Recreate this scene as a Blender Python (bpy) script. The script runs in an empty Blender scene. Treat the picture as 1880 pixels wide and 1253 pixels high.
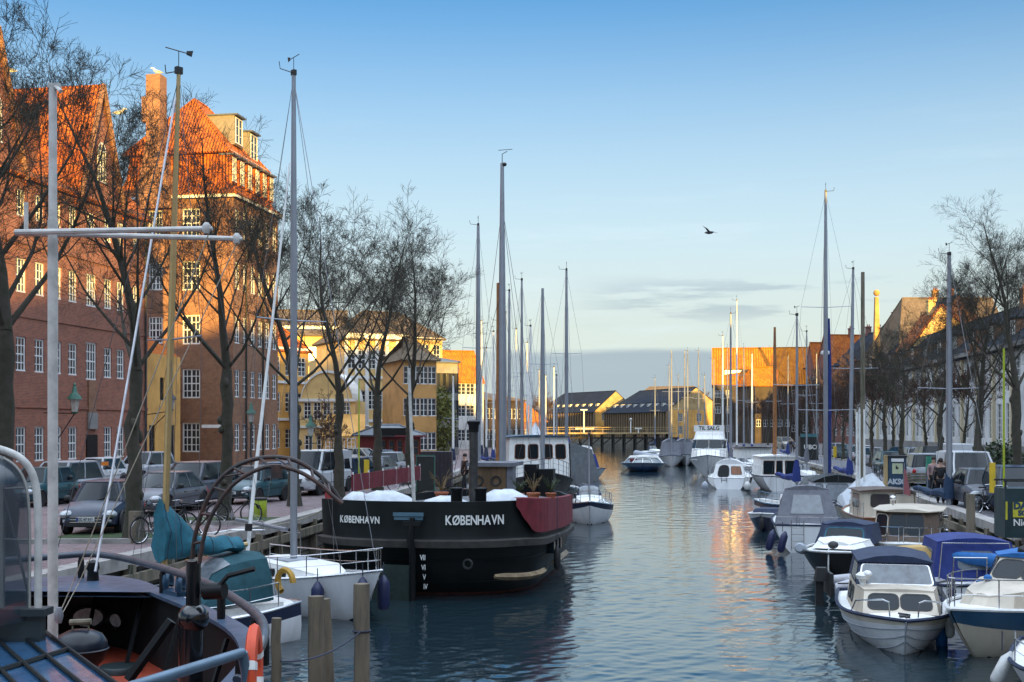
import bpy, math, random
import numpy as np
from mathutils import Vector, Matrix
R = math.radians
rnd = random.Random(7)
C = bpy.context.scene.collection
SC = bpy.context.scene
# ------------------------------------------------------------------ camera, sky, sun, exposure
F, CX, CY, CH = 2200.0, 940.0, 785.0, 4.7
cam_d = bpy.data.cameras.new("camera"); cam = bpy.data.objects.new("camera", cam_d); C.objects.link(cam)
cam.location = (0, 0, CH); cam.rotation_euler = (R(90), 0, 0)
cam_d.sensor_width = 36; cam_d.lens = 36 * F / 1880; cam_d.shift_y = (CY - 626.5) / 1880
cam_d.clip_start = 0.3; cam_d.clip_end = 6000
SC.camera = cam
SUN_EL, SUN_AZ = R(5.3), R(12.5)          # the sun stands behind the camera and to its right
to_sun = Vector((math.sin(SUN_AZ) * math.cos(SUN_EL), -math.cos(SUN_AZ) * math.cos(SUN_EL), math.sin(SUN_EL)))
w = bpy.data.worlds.new("World"); SC.world = w; w.use_nodes = True
nt = w.node_tree; nt.nodes.clear()
def N(t, ty, **k):
    n = t.nodes.new(ty)
    for a, b in k.items():
        if a == 'inp':
            for i, v in b.items(): n.inputs[i].default_value = v
        else: setattr(n, a, b)
    return n
def MTH(t, op, a, b=None, clamp=False):
    n = t.nodes.new('ShaderNodeMath'); n.operation = op; n.use_clamp = clamp
    for i, v in enumerate((a, b)):
        if v is None: continue
        if isinstance(v, (int, float)): n.inputs[i].default_value = v
        else: t.links.new(v, n.inputs[i])
    return n.outputs[0]
def MIX(t, fac, a, b, mode='MIX'):
    n = t.nodes.new('ShaderNodeMix'); n.data_type = 'RGBA'; n.blend_type = mode
    for i, v in ((0, fac), (6, a), (7, b)):
        if isinstance(v, (int, float)): n.inputs[i].default_value = v
        elif isinstance(v, (tuple, list)): n.inputs[i].default_value = (*v[:3], 1)
        else: t.links.new(v, n.inputs[i])
    return n.outputs[2]
sky = N(nt, 'ShaderNodeTexSky', sky_type='NISHITA', sun_disc=False, sun_elevation=SUN_EL, altitude=0,
        air_density=1.0, dust_density=0.6, ozone_density=2.2)
sky.sun_rotation = math.atan2(to_sun.x, to_sun.y)
tc = N(nt, 'ShaderNodeTexCoord'); sp = N(nt, 'ShaderNodeSeparateXYZ'); nt.links.new(tc.outputs['Generated'], sp.inputs[0])
# thin evening cloud: a bank low over the harbour mouth and a few streaks above it
mp = N(nt, 'ShaderNodeMapping', inp={3: (3, 3, 26)}); nt.links.new(tc.outputs['Generated'], mp.inputs[0])
nz = N(nt, 'ShaderNodeTexNoise', inp={2: 2.2, 3: 6, 4: .6}); nt.links.new(mp.outputs[0], nz.inputs[0])
el = sp.outputs[2]; az = sp.outputs[0]
def ramp(t, v, a, b):
    n = t.nodes.new('ShaderNodeMapRange'); n.interpolation_type = 'SMOOTHSTEP'
    n.inputs[1].default_value = a; n.inputs[2].default_value = b; t.links.new(v, n.inputs[0]); return n.outputs[0]
edge = MTH(nt, 'ADD', el, MTH(nt, 'MULTIPLY', nz.outputs[0], .014))
bank = MTH(nt, 'MULTIPLY', ramp(nt, edge, .0745, .067), MTH(nt, 'MULTIPLY', ramp(nt, az, -.05, .02), ramp(nt, az, .32, .17)))
streak = MTH(nt, 'MULTIPLY', MTH(nt, 'MULTIPLY', ramp(nt, el, .078, .098), ramp(nt, el, .128, .112)), ramp(nt, nz.outputs[0], .5, .62))
streak = MTH(nt, 'MULTIPLY', streak, MTH(nt, 'MULTIPLY', ramp(nt, az, .03, .12), ramp(nt, az, .34, .26)))
cfac = MTH(nt, 'MAXIMUM', MTH(nt, 'MULTIPLY', bank, .62), MTH(nt, 'MULTIPLY', streak, .38))
hi = N(nt, 'ShaderNodeTexNoise', inp={2: 1.6, 3: 8, 4: .6}); nt.links.new(mp.outputs[0], hi.inputs[0])
wisp = MTH(nt, 'MULTIPLY', ramp(nt, hi.outputs[0], .52, .75), ramp(nt, el, .3, .1))
hs0 = N(nt, 'ShaderNodeHueSaturation', inp={1: 1.3}); nt.links.new(sky.outputs[0], hs0.inputs[4])
class hs: outputs = [MIX(nt, ramp(nt, el, .40, .7), MIX(nt, 1.0, hs0.outputs[0], (.43, .52, .62), 'MULTIPLY'), (5.2, 6.1, 7.4))]   # unseen sky overhead brightened, added to fill the shade
haze_c = MIX(nt, ramp(nt, el, .07, .17), (1.78, 1.98, 1.86), (1.68, 2.04, 2.18))
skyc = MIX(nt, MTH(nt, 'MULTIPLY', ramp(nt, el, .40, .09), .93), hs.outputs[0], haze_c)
skyc = MIX(nt, MTH(nt, 'MULTIPLY', wisp, .35), skyc, (1.95, 2.3, 2.45))
skyc = MIX(nt, cfac, skyc, (.62, .85, 1.15))
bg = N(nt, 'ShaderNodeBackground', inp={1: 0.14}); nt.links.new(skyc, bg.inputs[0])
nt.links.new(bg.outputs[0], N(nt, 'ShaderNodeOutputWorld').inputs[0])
sd = bpy.data.lights.new("sun", 'SUN'); sd.energy = 5.0; sd.angle = R(.5); sd.color = (1, .62, .14)
sun = bpy.data.objects.new("sun", sd); C.objects.link(sun)
sun.rotation_euler = to_sun.to_track_quat('Z', 'Y').to_euler(); sun.location = to_sun * 300
SC.view_settings.view_transform = 'Standard'; SC.view_settings.look = 'None'
SC.view_settings.gamma = 1; SC.view_settings.exposure = 1.6; SC.view_settings.use_curve_mapping = False

# ------------------------------------------------------------------ helpers
def X(px, Y): return (px - CX) / F * Y
def Z(py, Y): return CH - (py - CY) / F * Y
def W(px, py, Y): return Vector((X(px, Y), Y, Z(py, Y)))
def YG(py, z): return (CH - z) * F / (py - CY)
QZ = 1.65                                   # height of the quays above the water
def lerp(a, b, t): return a + (b - a) * t

class MB:
    def __init__(s): s.v = []; s.f = []; s.m = []; s.cm = 0
    def add(s, vs, fs):
        o = len(s.v); s.v += [tuple(q) for q in vs]
        for f in fs: s.f.append(tuple(i + o for i in f)); s.m.append(s.cm)
        return s
    def quad(s, a, b, c, d): return s.add((a, b, c, d), ((0, 1, 2, 3),))
    def box(s, c, d, rz=0, M=None):
        hx, hy, hz = d[0] / 2, d[1] / 2, d[2] / 2
        vs = [Vector((x, y, z)) for x in (-hx, hx) for y in (-hy, hy) for z in (-hz, hz)]
        if M is None: M = Matrix.Rotation(rz, 4, 'Z')
        vs = [M @ q + Vector(c) for q in vs]
        return s.add(vs, ((0, 1, 3, 2), (4, 6, 7, 5), (0, 4, 5, 1), (2, 3, 7, 6), (0, 2, 6, 4), (1, 5, 7, 3)))
    def hexa(s, b, t):                       # bottom quad, top quad (both ccw from above)
        return s.add(list(b) + list(t), ((3, 2, 1, 0), (4, 5, 6, 7), (0, 1, 5, 4), (1, 2, 6, 5), (2, 3, 7, 6), (3, 0, 4, 7)))
    def prism(s, poly, z0, z1):              # poly ccw, z0/z1 numbers
        n = len(poly)
        vs = [(p[0], p[1], z0) for p in poly] + [(p[0], p[1], z1) for p in poly]
        return s.add(vs, [tuple(range(n - 1, -1, -1)), tuple(range(n, 2 * n))] + [(i, (i + 1) % n, n + (i + 1) % n, n + i) for i in range(n)])
    def rings(s, rs, closed=True, cap0=False, cap1=False):
        n = len(rs[0]); vs = [q for r in rs for q in r]; fs = []
        for k in range(len(rs) - 1):
            for i in range(n if closed else n - 1):
                j = (i + 1) % n
                fs.append((k * n + i, k * n + j, (k + 1) * n + j, (k + 1) * n + i))
        if cap0: fs.append(tuple(range(n - 1, -1, -1)))
        if cap1: fs.append(tuple((len(rs) - 1) * n + i for i in range(n)))
        return s.add(vs, fs)
    def tube(s, pts, r, n=6, caps=True):
        pts = [Vector(p) for p in pts]; rs = []
        if not hasattr(r, '__len__'): r = [r] * len(pts)
        ref = None
        for i, p in enumerate(pts):
            d = (pts[min(i + 1, len(pts) - 1)] - pts[max(i - 1, 0)])
            if d.length < 1e-9: d = Vector((0, 0, 1))
            d.normalize()
            if ref is None or abs(ref.dot(d)) > .98: ref = Vector((0, 0, 1)) if abs(d.z) < .9 else Vector((1, 0, 0))
            a = d.cross(ref).normalized(); b = a.cross(d)
            ref = b
            rs.append([p + (a * math.cos(t) + b * math.sin(t)) * r[i] for t in [2 * math.pi * k / n for k in range(n)]])
        return s.rings(rs, True, caps, caps)
    def cyl(s, a, b, r0, r1=None, n=12): return s.tube([a, b], [r0, r0 if r1 is None else r1], n)
    def lathe(s, prof, c=(0, 0, 0), n=16, M=None):
        M = M or Matrix.Identity(4); c = Vector(c)
        rs = [[c + M @ Vector((r * math.cos(t), r * math.sin(t), z)) for t in [2 * math.pi * k / n for k in range(n)]] for r, z in prof]
        return s.rings(rs, True, prof[0][0] > 1e-4, prof[-1][0] > 1e-4)
    def torus(s, c, R_, r, axis='Y', n=20, m=6, a0=0, a1=2 * math.pi):
        full = abs(a1 - a0 - 2 * math.pi) < 1e-6; rs = []
        for k in range(n + (0 if full else 1)):
            a = a0 + (a1 - a0) * k / n; ring = []
            for j in range(m):
                b = 2 * math.pi * j / m; q = R_ + r * math.cos(b); h = r * math.sin(b)
                u, v = q * math.cos(a), q * math.sin(a)
                ring.append(Vector(c) + Vector({'Y': (u, h, v), 'X': (h, u, v), 'Z': (u, v, h)}[axis]))
            rs.append(ring)
        if full: rs.append(rs[0])
        return s.rings(rs)
    def blob(s, c, r, n=10, m=6, jit=0, rg=rnd):
        r = r if hasattr(r, '__len__') else (r, r, r); vs = []; fs = []
        for k in range(m + 1):
            a = math.pi * k / m
            for j in range(n):
                b = 2 * math.pi * j / n; q = 1 + rg.uniform(-jit, jit)
                vs.append((c[0] + r[0] * q * math.sin(a) * math.cos(b), c[1] + r[1] * q * math.sin(a) * math.sin(b), c[2] - r[2] * q * math.cos(a)))
        for k in range(m):
            for j in range(n): fs.append((k * n + j, k * n + (j + 1) % n, (k + 1) * n + (j + 1) % n, (k + 1) * n + j))
        return s.add(vs, fs)
    def mesh(s, me, M):
        return s.add([M @ v.co for v in me.vertices], [tuple(p.vertices) for p in me.polygons])
    def build(s, name, mats, parent=None, loc=(0, 0, 0), rz=0, smooth=True, ang=38):
        if not s.v: s.add([(0, 0, 0), (.001, 0, 0), (0, .001, 0)], [(0, 1, 2)])
        me = bpy.data.meshes.new(name); me.from_pydata(s.v, [], s.f)
        if not isinstance(mats, (list, tuple)): mats = [mats]
        for m_ in mats: me.materials.append(m_)
        if len(mats) > 1: me.polygons.foreach_set('material_index', s.m)
        nf = len(me.polygons); nl = len(me.loops)
        # box-projected UVs in metres: u runs level along the face, v up the slope
        co = np.empty(len(me.vertices) * 3); me.vertices.foreach_get('co', co); co = co.reshape(-1, 3)
        nr = np.empty(nf * 3); me.polygons.foreach_get('normal', nr); nr = nr.reshape(-1, 3)
        li = np.empty(nl, dtype=np.int32); me.loops.foreach_get('vertex_index', li)
        lt = np.empty(nf, dtype=np.int32); me.polygons.foreach_get('loop_total', lt)
        fn = np.repeat(nr, lt, axis=0); p = co[li]
        t = np.stack([-fn[:, 1], fn[:, 0], np.zeros(nl)], 1); ln = np.linalg.norm(t, axis=1); flat = ln < .05
        t[flat] = (1, 0, 0); ln[flat] = 1; t /= ln[:, None]
        b = np.cross(fn, t); b[flat] = (0, 1, 0)
        uv = np.stack([(p * t).sum(1), (p * b).sum(1)], 1).ravel()
        me.uv_layers.new(name='UVMap').data.foreach_set('uv', uv)
        me.validate()
        if smooth:
            me.polygons.foreach_set('use_smooth', [True] * len(me.polygons)); me.set_sharp_from_angle(angle=R(ang))
        me.update()
        o = bpy.data.objects.new(name, me); C.objects.link(o); o.location = loc; o.rotation_euler = (0, 0, rz)
        if parent: o.parent = parent
        return o
def tag(o, label=None, cat=None, group=None, kind=None):
    if label: o['label'] = label
    if cat: o['category'] = cat
    if group: o['group'] = group
    if kind: o['kind'] = kind
    return o
def thing(name, label, cat, loc=(0, 0, 0), rz=0, group=None):
    o = bpy.data.objects.new(name, None); C.objects.link(o); o.location = loc; o.rotation_euler = (0, 0, rz)
    o.empty_display_size = .3
    return tag(o, label, cat, group)
KIDS = {}
def dup(o, loc=None, rz=None, label=None, parent=None, group=None):
    c = o.copy(); C.objects.link(c)
    if parent: c.parent = parent
    if loc is not None: c.location = loc
    if rz is not None: c.rotation_euler = (0, 0, rz)
    if label: c['label'] = label
    if group: c['group'] = group
    for k in o.children: dup(k, parent=c)
    return c
def struct(o, kind='structure'): o['kind'] = kind; return o
def textmesh(s, size, bold=.02, ext=.004):
    cu = bpy.data.curves.new('t', 'FONT'); cu.body = s; cu.size = size; cu.extrude = ext; cu.offset = bold * size; cu.align_x = 'CENTER'; cu.align_y = 'CENTER'
    cu.resolution_u = 3
    ob = bpy.data.objects.new('t', cu); C.objects.link(ob)
    dg = bpy.context.evaluated_depsgraph_get(); me = bpy.data.meshes.new_from_object(ob.evaluated_get(dg))
    C.objects.unlink(ob); bpy.data.objects.remove(ob)
    return me
def lettering(s, size, p, nrm, mat, parent=None, name='lettering', bold=.02, sx=1.0):
    """upright text at p facing nrm (local frame)"""
    nrm = Vector(nrm).normalized(); xx = Vector((0, 0, 1)).cross(nrm).normalized(); zz = nrm.cross(xx)
    M = Matrix((xx, zz, nrm)).transposed().to_4x4(); M.translation = Vector(p)
    mb = MB(); mb.mesh(textmesh(s, size, bold), M @ Matrix.Diagonal((sx, 1, 1, 1)))
    return mb.build(name, mat, parent, smooth=False)

# ------------------------------------------------------------------ materials
MATS = {}
def mk(name, col, rough=.6, metal=0, var=.18, sc=4.0, bump=0, spec=.5, coat=0, tint=None, streak=False):
    if name in MATS: return MATS[name]
    m = bpy.data.materials.new(name); m.use_nodes = True; t = m.node_tree; b = t.nodes['Principled BSDF']
    MATS[name] = m
    tc = N(t, 'ShaderNodeTexCoord'); nz = N(t, 'ShaderNodeTexNoise', inp={2: sc, 3: 5, 4: .6})
    if streak:
        mp = N(t, 'ShaderNodeMapping', inp={3: (1, 1, .15)}); t.links.new(tc.outputs['Object'], mp.inputs[0]); t.links.new(mp.outputs[0], nz.inputs[0])
    else: t.links.new(tc.outputs['Object'], nz.inputs[0])
    dk = tint or tuple(c * .45 for c in col)
    f = MTH(t, 'MULTIPLY', ramp(t, nz.outputs[0], .35, .75), min(1, var * 2.4))
    c = MIX(t, f, col, dk); t.links.new(c, b.inputs['Base Color'])
    r = MTH(t, 'ADD', MTH(t, 'MULTIPLY', nz.outputs[0], .25), rough - .12, True); t.links.new(r, b.inputs['Roughness'])
    b.inputs['Metallic'].default_value = metal; b.inputs['Specular IOR Level'].default_value = spec
    if coat: b.inputs['Coat Weight'].default_value = coat; b.inputs['Coat Roughness'].default_value = .08
    if bump:
        bp = N(t, 'ShaderNodeBump', inp={0: min(1, bump), 1: .02 * max(1, bump)}); t.links.new(nz.outputs[0], bp.inputs['Height']); t.links.new(bp.outputs[0], b.inputs['Normal'])
    return m
def brickmat(name, c1, c2, mortar, bw=.24, bh=.085, ms=.012, rough=.85, bump=.4, big=.35, stain=(.5, .45, .42)):
    m = bpy.data.materials.new(name); m.use_nodes = True; t = m.node_tree; b = t.nodes['Principled BSDF']; MATS[name] = m
    tc = N(t, 'ShaderNodeTexCoord'); br = N(t, 'ShaderNodeTexBrick')
    t.links.new(tc.outputs['UV'], br.inputs[0])
    for i, c in ((1, c1), (2, c2), (3, mortar)): br.inputs[i].default_value = (*c, 1)
    br.inputs['Scale'].default_value = 1; br.inputs['Brick Width'].default_value = bw; br.inputs['Row Height'].default_value = bh; br.inputs['Mortar Size'].default_value = ms; br.inputs['Bias'].default_value = -.1
    nz = N(t, 'ShaderNodeTexNoise', inp={2: .35, 3: 6, 4: .65}); t.links.new(tc.outputs['Object'], nz.inputs[0])
    c = MIX(t, MTH(t, 'MULTIPLY', ramp(t, nz.outputs[0], .38, .72), big), br.outputs[0], stain, 'MULTIPLY')
    n2 = N(t, 'ShaderNodeTexNoise', inp={2: 2.7, 3: 4}); t.links.new(tc.outputs['Object'], n2.inputs[0])
    c = MIX(t, MTH(t, 'MULTIPLY', ramp(t, n2.outputs[0], .45, .7), .35), c, (.55, .5, .5), 'MULTIPLY')
    t.links.new(c, b.inputs['Base Color']); b.inputs['Roughness'].default_value = rough
    bp = N(t, 'ShaderNodeBump', inp={0: bump, 1: .02}); bp.invert = True; t.links.new(br.outputs[1], bp.inputs['Height']); t.links.new(bp.outputs[0], b.inputs['Normal'])
    return m
def tilemat(name, c1, c2, pu=.26, pv=.36, dist=.08, rough=.7):
    m = bpy.data.materials.new(name); m.use_nodes = True; t = m.node_tree; b = t.nodes['Principled BSDF']; MATS[name] = m
    tc = N(t, 'ShaderNodeTexCoord'); s = N(t, 'ShaderNodeSeparateXYZ'); t.links.new(tc.outputs['UV'], s.inputs[0])
    hu = MTH(t, 'SINE', MTH(t, 'MULTIPLY', s.outputs[0], 2 * math.pi / pu))
    hv = MTH(t, 'FRACT', MTH(t, 'MULTIPLY', s.outputs[1], -1 / pv))
    h = MTH(t, 'ADD', hu, MTH(t, 'MULTIPLY', hv, .5))
    cell = N(t, 'ShaderNodeTexWhiteNoise'); cb = N(t, 'ShaderNodeCombineXYZ')
    t.links.new(MTH(t, 'FLOOR', MTH(t, 'MULTIPLY', s.outputs[0], 1 / pu)), cb.inputs[0]); t.links.new(MTH(t, 'FLOOR', MTH(t, 'MULTIPLY', s.outputs[1], 1 / pv)), cb.inputs[1])
    t.links.new(cb.outputs[0], cell.inputs[0])
    nz = N(t, 'ShaderNodeTexNoise', inp={2: .5, 3: 6, 4: .7}); t.links.new(tc.outputs['Object'], nz.inputs[0])
    b.inputs['Specular IOR Level'].default_value = .12
    c = MIX(t, cell.outputs[0], c1, c2); c = MIX(t, MTH(t, 'MULTIPLY', ramp(t, nz.outputs[0], .42, .75), .6), c, (.45, .36, .34), 'MULTIPLY')
    t.links.new(c, b.inputs['Base Color']); b.inputs['Roughness'].default_value = rough
    bp = N(t, 'ShaderNodeBump', inp={0: 1, 1: dist}); t.links.new(h, bp.inputs['Height']); t.links.new(bp.outputs[0], b.inputs['Normal'])
    return m
brick_red = brickmat('red_brick', (.31, .085, .045), (.18, .048, .032), (.27, .18, .13))
brick_brown = brickmat('brown_brick', (.27, .115, .055), (.165, .065, .037), (.27, .18, .12))
brick_far = brickmat('far_brick', (.22, .075, .055), (.13, .045, .04), (.2, .14, .12))
tile_red = tilemat('red_pantile', (.54, .165, .032), (.40, .105, .026))
tile_far = tilemat('orange_pantile', (.60, .20, .012), (.48, .14, .010), pu=.5, pv=.6, dist=.1)
slate = tilemat('dark_slate', (.022, .028, .04), (.014, .019, .03), pu=.4, pv=.3, dist=.012, rough=.85)
slate_brown = tilemat('brown_grey_roof', (.16, .12, .08), (.12, .09, .06), pu=.5, pv=.4, dist=.015, rough=.8)
cobble = brickmat('cobble_setts', (.29, .205, .21), (.17, .12, .13), (.06, .048, .05), bw=.20, bh=.13, ms=.018, rough=.6, bump=1, big=.5)
flag = brickmat('flagstone', (.20, .20, .225), (.14, .14, .165), (.06, .06, .07), bw=.5, bh=.3, ms=.02, rough=.38, bump=.6, big=.5)
quaystone = brickmat('quay_stone', (.19, .17, .14), (.12, .105, .09), (.04, .04, .035), bw=1.1, bh=.42, ms=.03, rough=.8, bump=.8, big=.6, stain=(.3, .34, .25))
coping = mk('coping_stone', (.33, .31, .29), .7, var=.35, sc=2.5, bump=.4)
asphalt = mk('asphalt', (.085, .08, .085), .8, var=.2, sc=3, bump=.4)
white = mk('white_gelcoat', (.68, .69, .70), .35, var=.16, sc=1.6, streak=True)
cream = mk('cream_gelcoat', (.55, .48, .38), .4, var=.22, sc=1.6, streak=True)
whitep = mk('white_paint', (.70, .70, .68), .5, var=.12)
deckgrey = mk('deck_grey', (.30, .33, .37), .6, var=.2)
chrome = mk('stainless_steel', (.55, .56, .58), .25, 1, var=.1)
alu = mk('mast_aluminium', (.30, .32, .36), .42, .55, var=.15, sc=1.2)
goldalu = mk('gold_anodised_mast', (.50, .36, .17), .35, .6, var=.12)
paintedpole = mk('worn_white_pole', (.52, .51, .48), .5, var=.3, sc=5)
wire = mk('rigging_wire', (.16, .16, .17), .4, .7, var=.05)
rope = mk('rope', (.36, .32, .25), .9, var=.2, sc=20)
darkrope = mk('dark_rope', (.03, .035, .06), .9)
black = mk('black_paint', (.006, .007, .008), .45, var=.25, sc=1.5, spec=.25)
blackhull = mk('black_hull_steel', (.006, .008, .009), .5, var=.4, sc=1.1, bump=.3, tint=(.011, .015, .015), streak=True, spec=.18)
blacktrim = mk('black_rubber', (.012, .012, .013), .6)
redlead = mk('red_boot_paint', (.10, .028, .02), .7, var=.4)
reddeck = mk('red_deck_paint', (.30, .045, .02), .5, var=.45, sc=1.2, tint=(.16, .03, .018), bump=.3)
wood = mk('varnished_wood', (.23, .085, .03), .4, var=.3, sc=6, streak=True)
oakmast = mk('oiled_mast_wood', (.32, .13, .04), .45, var=.3, sc=5)
oldwood = mk('weathered_timber', (.19, .155, .115), .9, var=.5, sc=5, bump=.8, streak=True, tint=(.05, .06, .035))
pilewood = mk('mooring_pile_wood', (.17, .135, .095), .9, var=.6, sc=7, bump=1, streak=True, tint=(.05, .045, .035))
glass = mk('window_glass', (.006, .012, .017), .12, var=.05, spec=.3)
winglass = mk('pane_glass', (.03, .035, .045), .12, var=.1, spec=.8, sc=1.5)
plexi = mk('clear_vinyl', (.13, .15, .17), .25, var=.35, sc=5, spec=.8)
tealc = mk('teal_canvas', (.012, .115, .165), .85, var=.3, sc=4, bump=.6)
tealdark = mk('dark_teal_canvas', (.008, .065, .085), .85, var=.3, bump=.5)
bluec = mk('royal_blue_canvas', (.010, .026, .16), .8, var=.25, bump=.5)
navyc = mk('navy_canvas', (.010, .022, .06), .75, var=.3, bump=.5)
lightbluec = mk('bright_blue_canvas', (.012, .12, .36), .8, var=.3, bump=.5)
greyc = mk('grey_canvas', (.13, .135, .16), .85, var=.2, bump=.5)
tarp = mk('pale_tarpaulin', (.52, .56, .60), .6, var=.2, bump=.8, sc=3)
redc = mk('dark_red_canvas', (.15, .010, .020), .8, var=.3, sc=3, bump=.6)
bluef = mk('navy_fender', (.008, .014, .06), .45)
whitef = mk('white_fender', (.55, .55, .53), .5, var=.3)
bluestripe = mk('blue_hull_stripe', (.015, .065, .13), .35)
navystripe = mk('navy_hull_stripe', (.012, .018, .05), .35)
antifoul = mk('antifouling', (.015, .02, .035), .7, var=.4)
orange = mk('lifebuoy_orange', (.62, .07, .02), .55, var=.2)
terra = mk('terracotta', (.33, .10, .04), .8)
green_old = mk('verdigris_copper', (.035, .13, .09), .6, var=.3)
lampglass = mk('lamp_glass', (.40, .38, .34), .2, var=.1, spec=.8)
iron = mk('dark_iron', (.018, .020, .020), .5)
yellowp = mk('yellow_paint', (.62, .42, .02), .5)
limep = mk('lime_paint', (.33, .40, .02), .5)
bluep = mk('dark_blue_paint', (.02, .05, .09), .4)
rendery = mk('yellow_render', (.62, .33, .085), .85, var=.25, sc=.6)
renderpale = mk('pale_yellow_render', (.68, .46, .19), .85, var=.2, sc=.5)
ochre = mk('ochre_render', (.50, .27, .09), .85, var=.3, sc=.5)
rendersand = mk('sand_render', (.38, .27, .13), .85, var=.3, sc=.6)
concrete = mk('grey_concrete', (.22, .21, .20), .85, var=.3, sc=.7)
palewall = mk('pale_grey_render', (.60, .60, .59), .8, var=.25, sc=.5)
cladding = mk('shade_brown_cladding', (.05, .036, .026), .8, var=.3, sc=.5)  # brown darkened so that the hall walls carry their shade in the colour
trim = mk('white_trim', (.68, .68, .66), .6, var=.1)
zinc = mk('zinc_roofing', (.12, .135, .15), .45, .3, var=.3)
lead = mk('dormer_cheek', (.19, .17, .14), .7, var=.2)
bark = mk('tree_bark', (.055, .045, .036), .95, var=.5, sc=5, bump=1, tint=(.030, .036, .018))
barkfar = mk('red_brown_twigs', (.085, .048, .036), .95, var=.3)
grassm = mk('grass', (.030, .055, .014), .95, var=.5, sc=3, bump=1)
soil = mk('soil', (.045, .036, .028), .95, var=.4, sc=4, bump=1)
# ------------------------------------------------------------------ water and ground
def watermat():
    m = bpy.data.materials.new('canal_water'); m.use_nodes = True; t = m.node_tree; b = t.nodes['Principled BSDF']
    b.inputs['Base Color'].default_value = (.011, .023, .03, 1); b.inputs['Roughness'].default_value = .04; b.inputs['IOR'].default_value = 1.9
    tc = N(t, 'ShaderNodeTexCoord')
    def nzz(sc, det, mp, rot=0):
        q = N(t, 'ShaderNodeMapping', inp={3: mp, 2: (0, 0, rot)}); t.links.new(tc.outputs['Object'], q.inputs[0])
        n = N(t, 'ShaderNodeTexNoise', inp={2: sc, 3: det, 4: .55}); t.links.new(q.outputs[0], n.inputs[0]); return n.outputs[0]
    h = MTH(t, 'ADD', MTH(t, 'MULTIPLY', nzz(1.1, 3, (.7, 1.3, 1), .3), 1.0), MTH(t, 'MULTIPLY', nzz(5.5, 4, (.7, 1.5, 1), -.25), .42))
    h = MTH(t, 'ADD', h, MTH(t, 'MULTIPLY', nzz(.22, 2, (1, 1, 1)), 1.2))
    bp = N(t, 'ShaderNodeBump', inp={0: .8, 1: .011}); t.links.new(h, bp.inputs['Height']); t.links.new(bp.outputs[0], b.inputs['Normal'])
    return m
WATER = watermat()
# the canal surface is a real rippled sheet: fine near the view, coarser far off
rw = np.random.RandomState(3); ny, nx = 1250, 520
yy = 7.0 * (310.0 / 7.0) ** np.linspace(0, 1, ny); yy[0] = 6
xl = np.interp(yy, [0, 60, 310], [-16, -8, 0]); xr = np.interp(yy, [0, 80, 310], [14, 26, 52])
XX = xl[:, None] + (xr - xl)[:, None] * np.linspace(0, 1, nx)[None, :]; YY = np.repeat(yy[:, None], nx, 1); ZZ = np.zeros_like(XX)
dyy = np.gradient(yy)[:, None]
for k in range(72):
    lam = .20 * (1.9 / .20) ** (rw.rand() ** 1.5); th = rw.normal(R(100), .65); am = lam * .0018 * rw.uniform(.6, 1.3) * (1 if lam < .8 else .5)
    kk_ = 2 * math.pi / lam; ph = kk_ * (XX * math.cos(th) + YY * math.sin(th)) + rw.rand() * 6.28
    ph += .8 * np.sin(XX * .31 + rw.rand() * 6) + .8 * np.sin(YY * .23 + rw.rand() * 6)
    ZZ += am * np.sin(ph) * np.clip((lam / (2.6 * dyy)) - .6, 0, 1)
ZZ *= .8 + .45 * np.sin(XX * .21 + YY * .13) * np.sin(YY * .07 + 1)
wm = bpy.data.meshes.new('water'); idx = np.arange(ny * nx).reshape(ny, nx)
fc = np.stack([idx[:-1, :-1], idx[:-1, 1:], idx[1:, 1:], idx[1:, :-1]], -1).reshape(-1, 4)
co_ = np.stack([XX, YY, ZZ], -1).reshape(-1, 3); wm.vertices.add(len(co_)); wm.vertices.foreach_set('co', co_.ravel()); wm.loops.add(fc.size); wm.loops.foreach_set('vertex_index', fc.ravel().astype(np.int32))
wm.polygons.add(len(fc)); wm.polygons.foreach_set('loop_start', (np.arange(len(fc)) * 4).astype(np.int32)); wm.polygons.foreach_set('loop_total', np.full(len(fc), 4, dtype=np.int32)); wm.update(calc_edges=True); wm.polygons.foreach_set('use_smooth', np.ones(len(fc), dtype=bool)); wm.materials.append(WATER)
wo = bpy.data.objects.new('water', wm); C.objects.link(wo); struct(wo)
mb = MB(); mb.quad((-400, -300, -.06), (600, -300, -.06), (600, 1500, -.06), (-400, 1500, -.06))
struct(mb.build('water', WATER, smooth=False))
QL = [(-50, -22.4), (0, -13.8), (35, -7.75), (60, -5.0), (120, -1.5), (200, 3), (292, 8)]
QR = [(-50, 0), (0, 8.6), (80, 22.4), (120, 27.3), (200, 33.5), (300, 41)]
def qx(Q, Y):
    for (a, xa), (b, xb) in zip(Q, Q[1:]):
        if Y <= b: return xa + (xb - xa) * (Y - a) / (b - a)
    return Q[-1][1]
def strip(name, Q, o0, o1, z, mat, Y0=-50, Y1=292, thick=0, kind='structure', step=8):
    ys = []; y = Y0
    while y < Y1: ys.append(y); y += step
    ys.append(Y1); mb = MB()
    a = [(qx(Q, y) + o0, y) for y in ys]; b = [(qx(Q, y) + o1, y) for y in ys]
    if o0 > o1: a, b = b, a
    if thick:
        mb.rings([[(p[0], p[1], z - thick), (q[0], q[1], z - thick), (q[0], q[1], z), (p[0], p[1], z)] for p, q in zip(a, b)], True, True, True)
    else: mb.rings([[(p[0], p[1], z), (q[0], q[1], z)] for p, q in zip(a, b)], False)
    for i, f in enumerate(mb.f): mb.f[i] = f[::-1] if not thick else f
    o = mb.build(name, mat, smooth=False)
    if kind: o['kind'] = kind
    return o
strip('ground_left', QL, -.02, -400, QZ, cobble)
strip('ground_right', QR, .02, 400, QZ, asphalt)
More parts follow.
